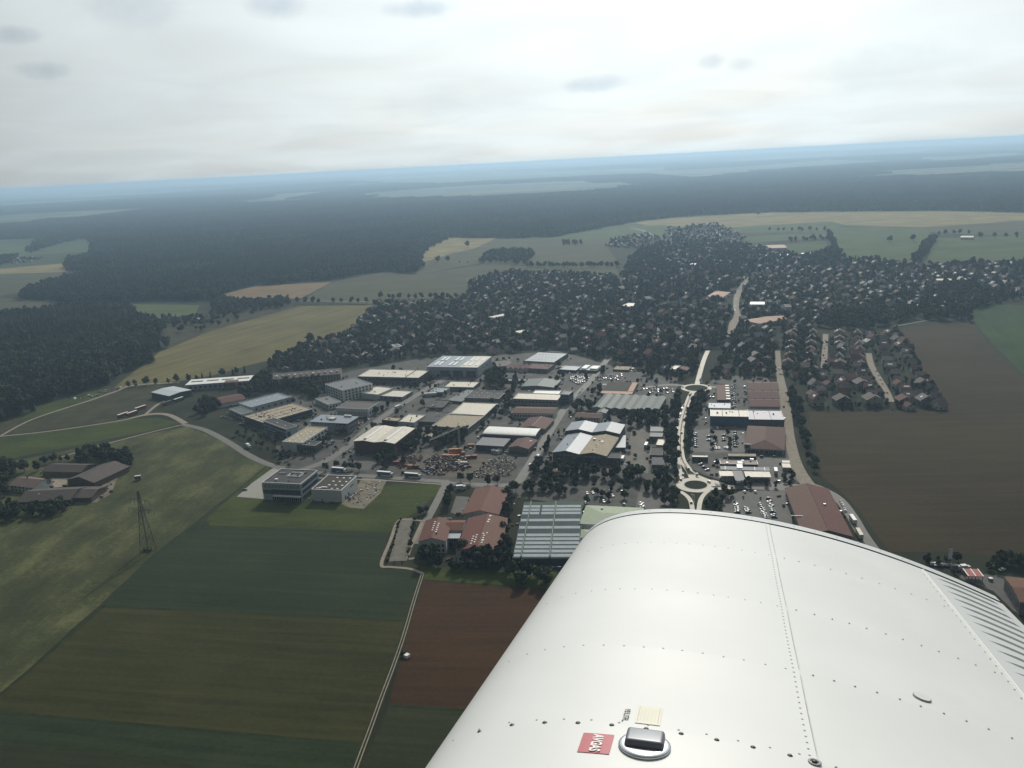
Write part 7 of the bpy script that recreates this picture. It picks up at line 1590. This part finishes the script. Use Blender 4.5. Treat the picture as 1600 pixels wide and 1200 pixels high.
    lathe('cap_ring', [(.049, 0), (.0495, .003), (.047, .0055), (.042, .007), (.036, .0068), (.02, .006), (.001, .006)], chrome, cap)
    # the lift-up tab: a rounded block
    bm = bmesh.new(); bmesh.ops.create_cube(bm, size=1)
    for v in bm.verts: v.co = Vector((v.co.x*(.070 if v.co.z > 0 else .076), v.co.y*.05+(.008 if v.co.z > 0 else .004), .005+(v.co.z+.5)*.0145))
    bmesh.ops.bevel(bm, geom=bm.edges[:], offset=.0062, segments=4, profile=.6, affect='EDGES')
    me = bpy.data.meshes.new('cap_tab'); bm.to_mesh(me); bm.free(); me.polygons.foreach_set('use_smooth', [True]*len(me.polygons)); me.materials.append(steel); put('cap_tab', me, cap)
    # drain plug and inspection plate
    pg = put('tank_plug', None, root, (.764, 1.582, float(up(.764))))
    lathe('plug_rim', [(.012, 0), (.0125, .002), (.010, .003), (.008, .002)], rivM, pg, 20); lathe('plug_screw', [(.0055, .001), (.005, .004), (.001, .0045)], scrM, pg, 12)
    ip = put('inspection_plate', None, root, (1.054, 2.062, float(up(1.054)))); ip.rotation_euler = (0, -math.atan(float(up(1.064)-up(1.044))/.02), 0)
    lathe('plate_rim', [(.0208, -.002), (.0205, .0012), (.019, .002)], rivM, ip, 24); lathe('plate_face', [(.019, .002), (.001, .0022)], trimM, ip, 24)
    return root
WING = build_wing()

# ---------------------------------------------------------------- labels: tell look-alikes apart by their place in their row
def tell_apart():
    by = {}
    for o in SC.objects:
        if o.parent is None and o.get('group') and o.get('label'): by.setdefault(o['label'], []).append(o)
    word = ['', 'second ', 'third ', 'fourth ', 'fifth ', 'sixth ', 'seventh ', 'eighth ', 'ninth ', 'tenth ', 'eleventh ', 'twelfth ', 'thirteenth ', 'fourteenth ', 'fifteenth ', 'sixteenth ', 'seventeenth ', 'eighteenth ', 'nineteenth ', 'twentieth ']
    for lab, L in by.items():
        if len(L) < 2 or len(L) > 38: continue
        if any(KEY.get(o.name) in REST for o in L): continue
        L.sort(key=lambda o: toP(o.location)[0]); n = len(L); h = (n+1)//2
        for i, o in enumerate(L):
            side, k = ('left', i) if i < h else ('right', n-1-i)
            q = f'{word[k]}from the {side}' if k else f'{side}most'
            t = f'{lab}, {q}'
            if len(t.replace(',', '').split()) > 16: t = t.replace('from the', 'from')
            if len(t.replace(',', '').split()) <= 16: o['label'] = t
tell_apart()
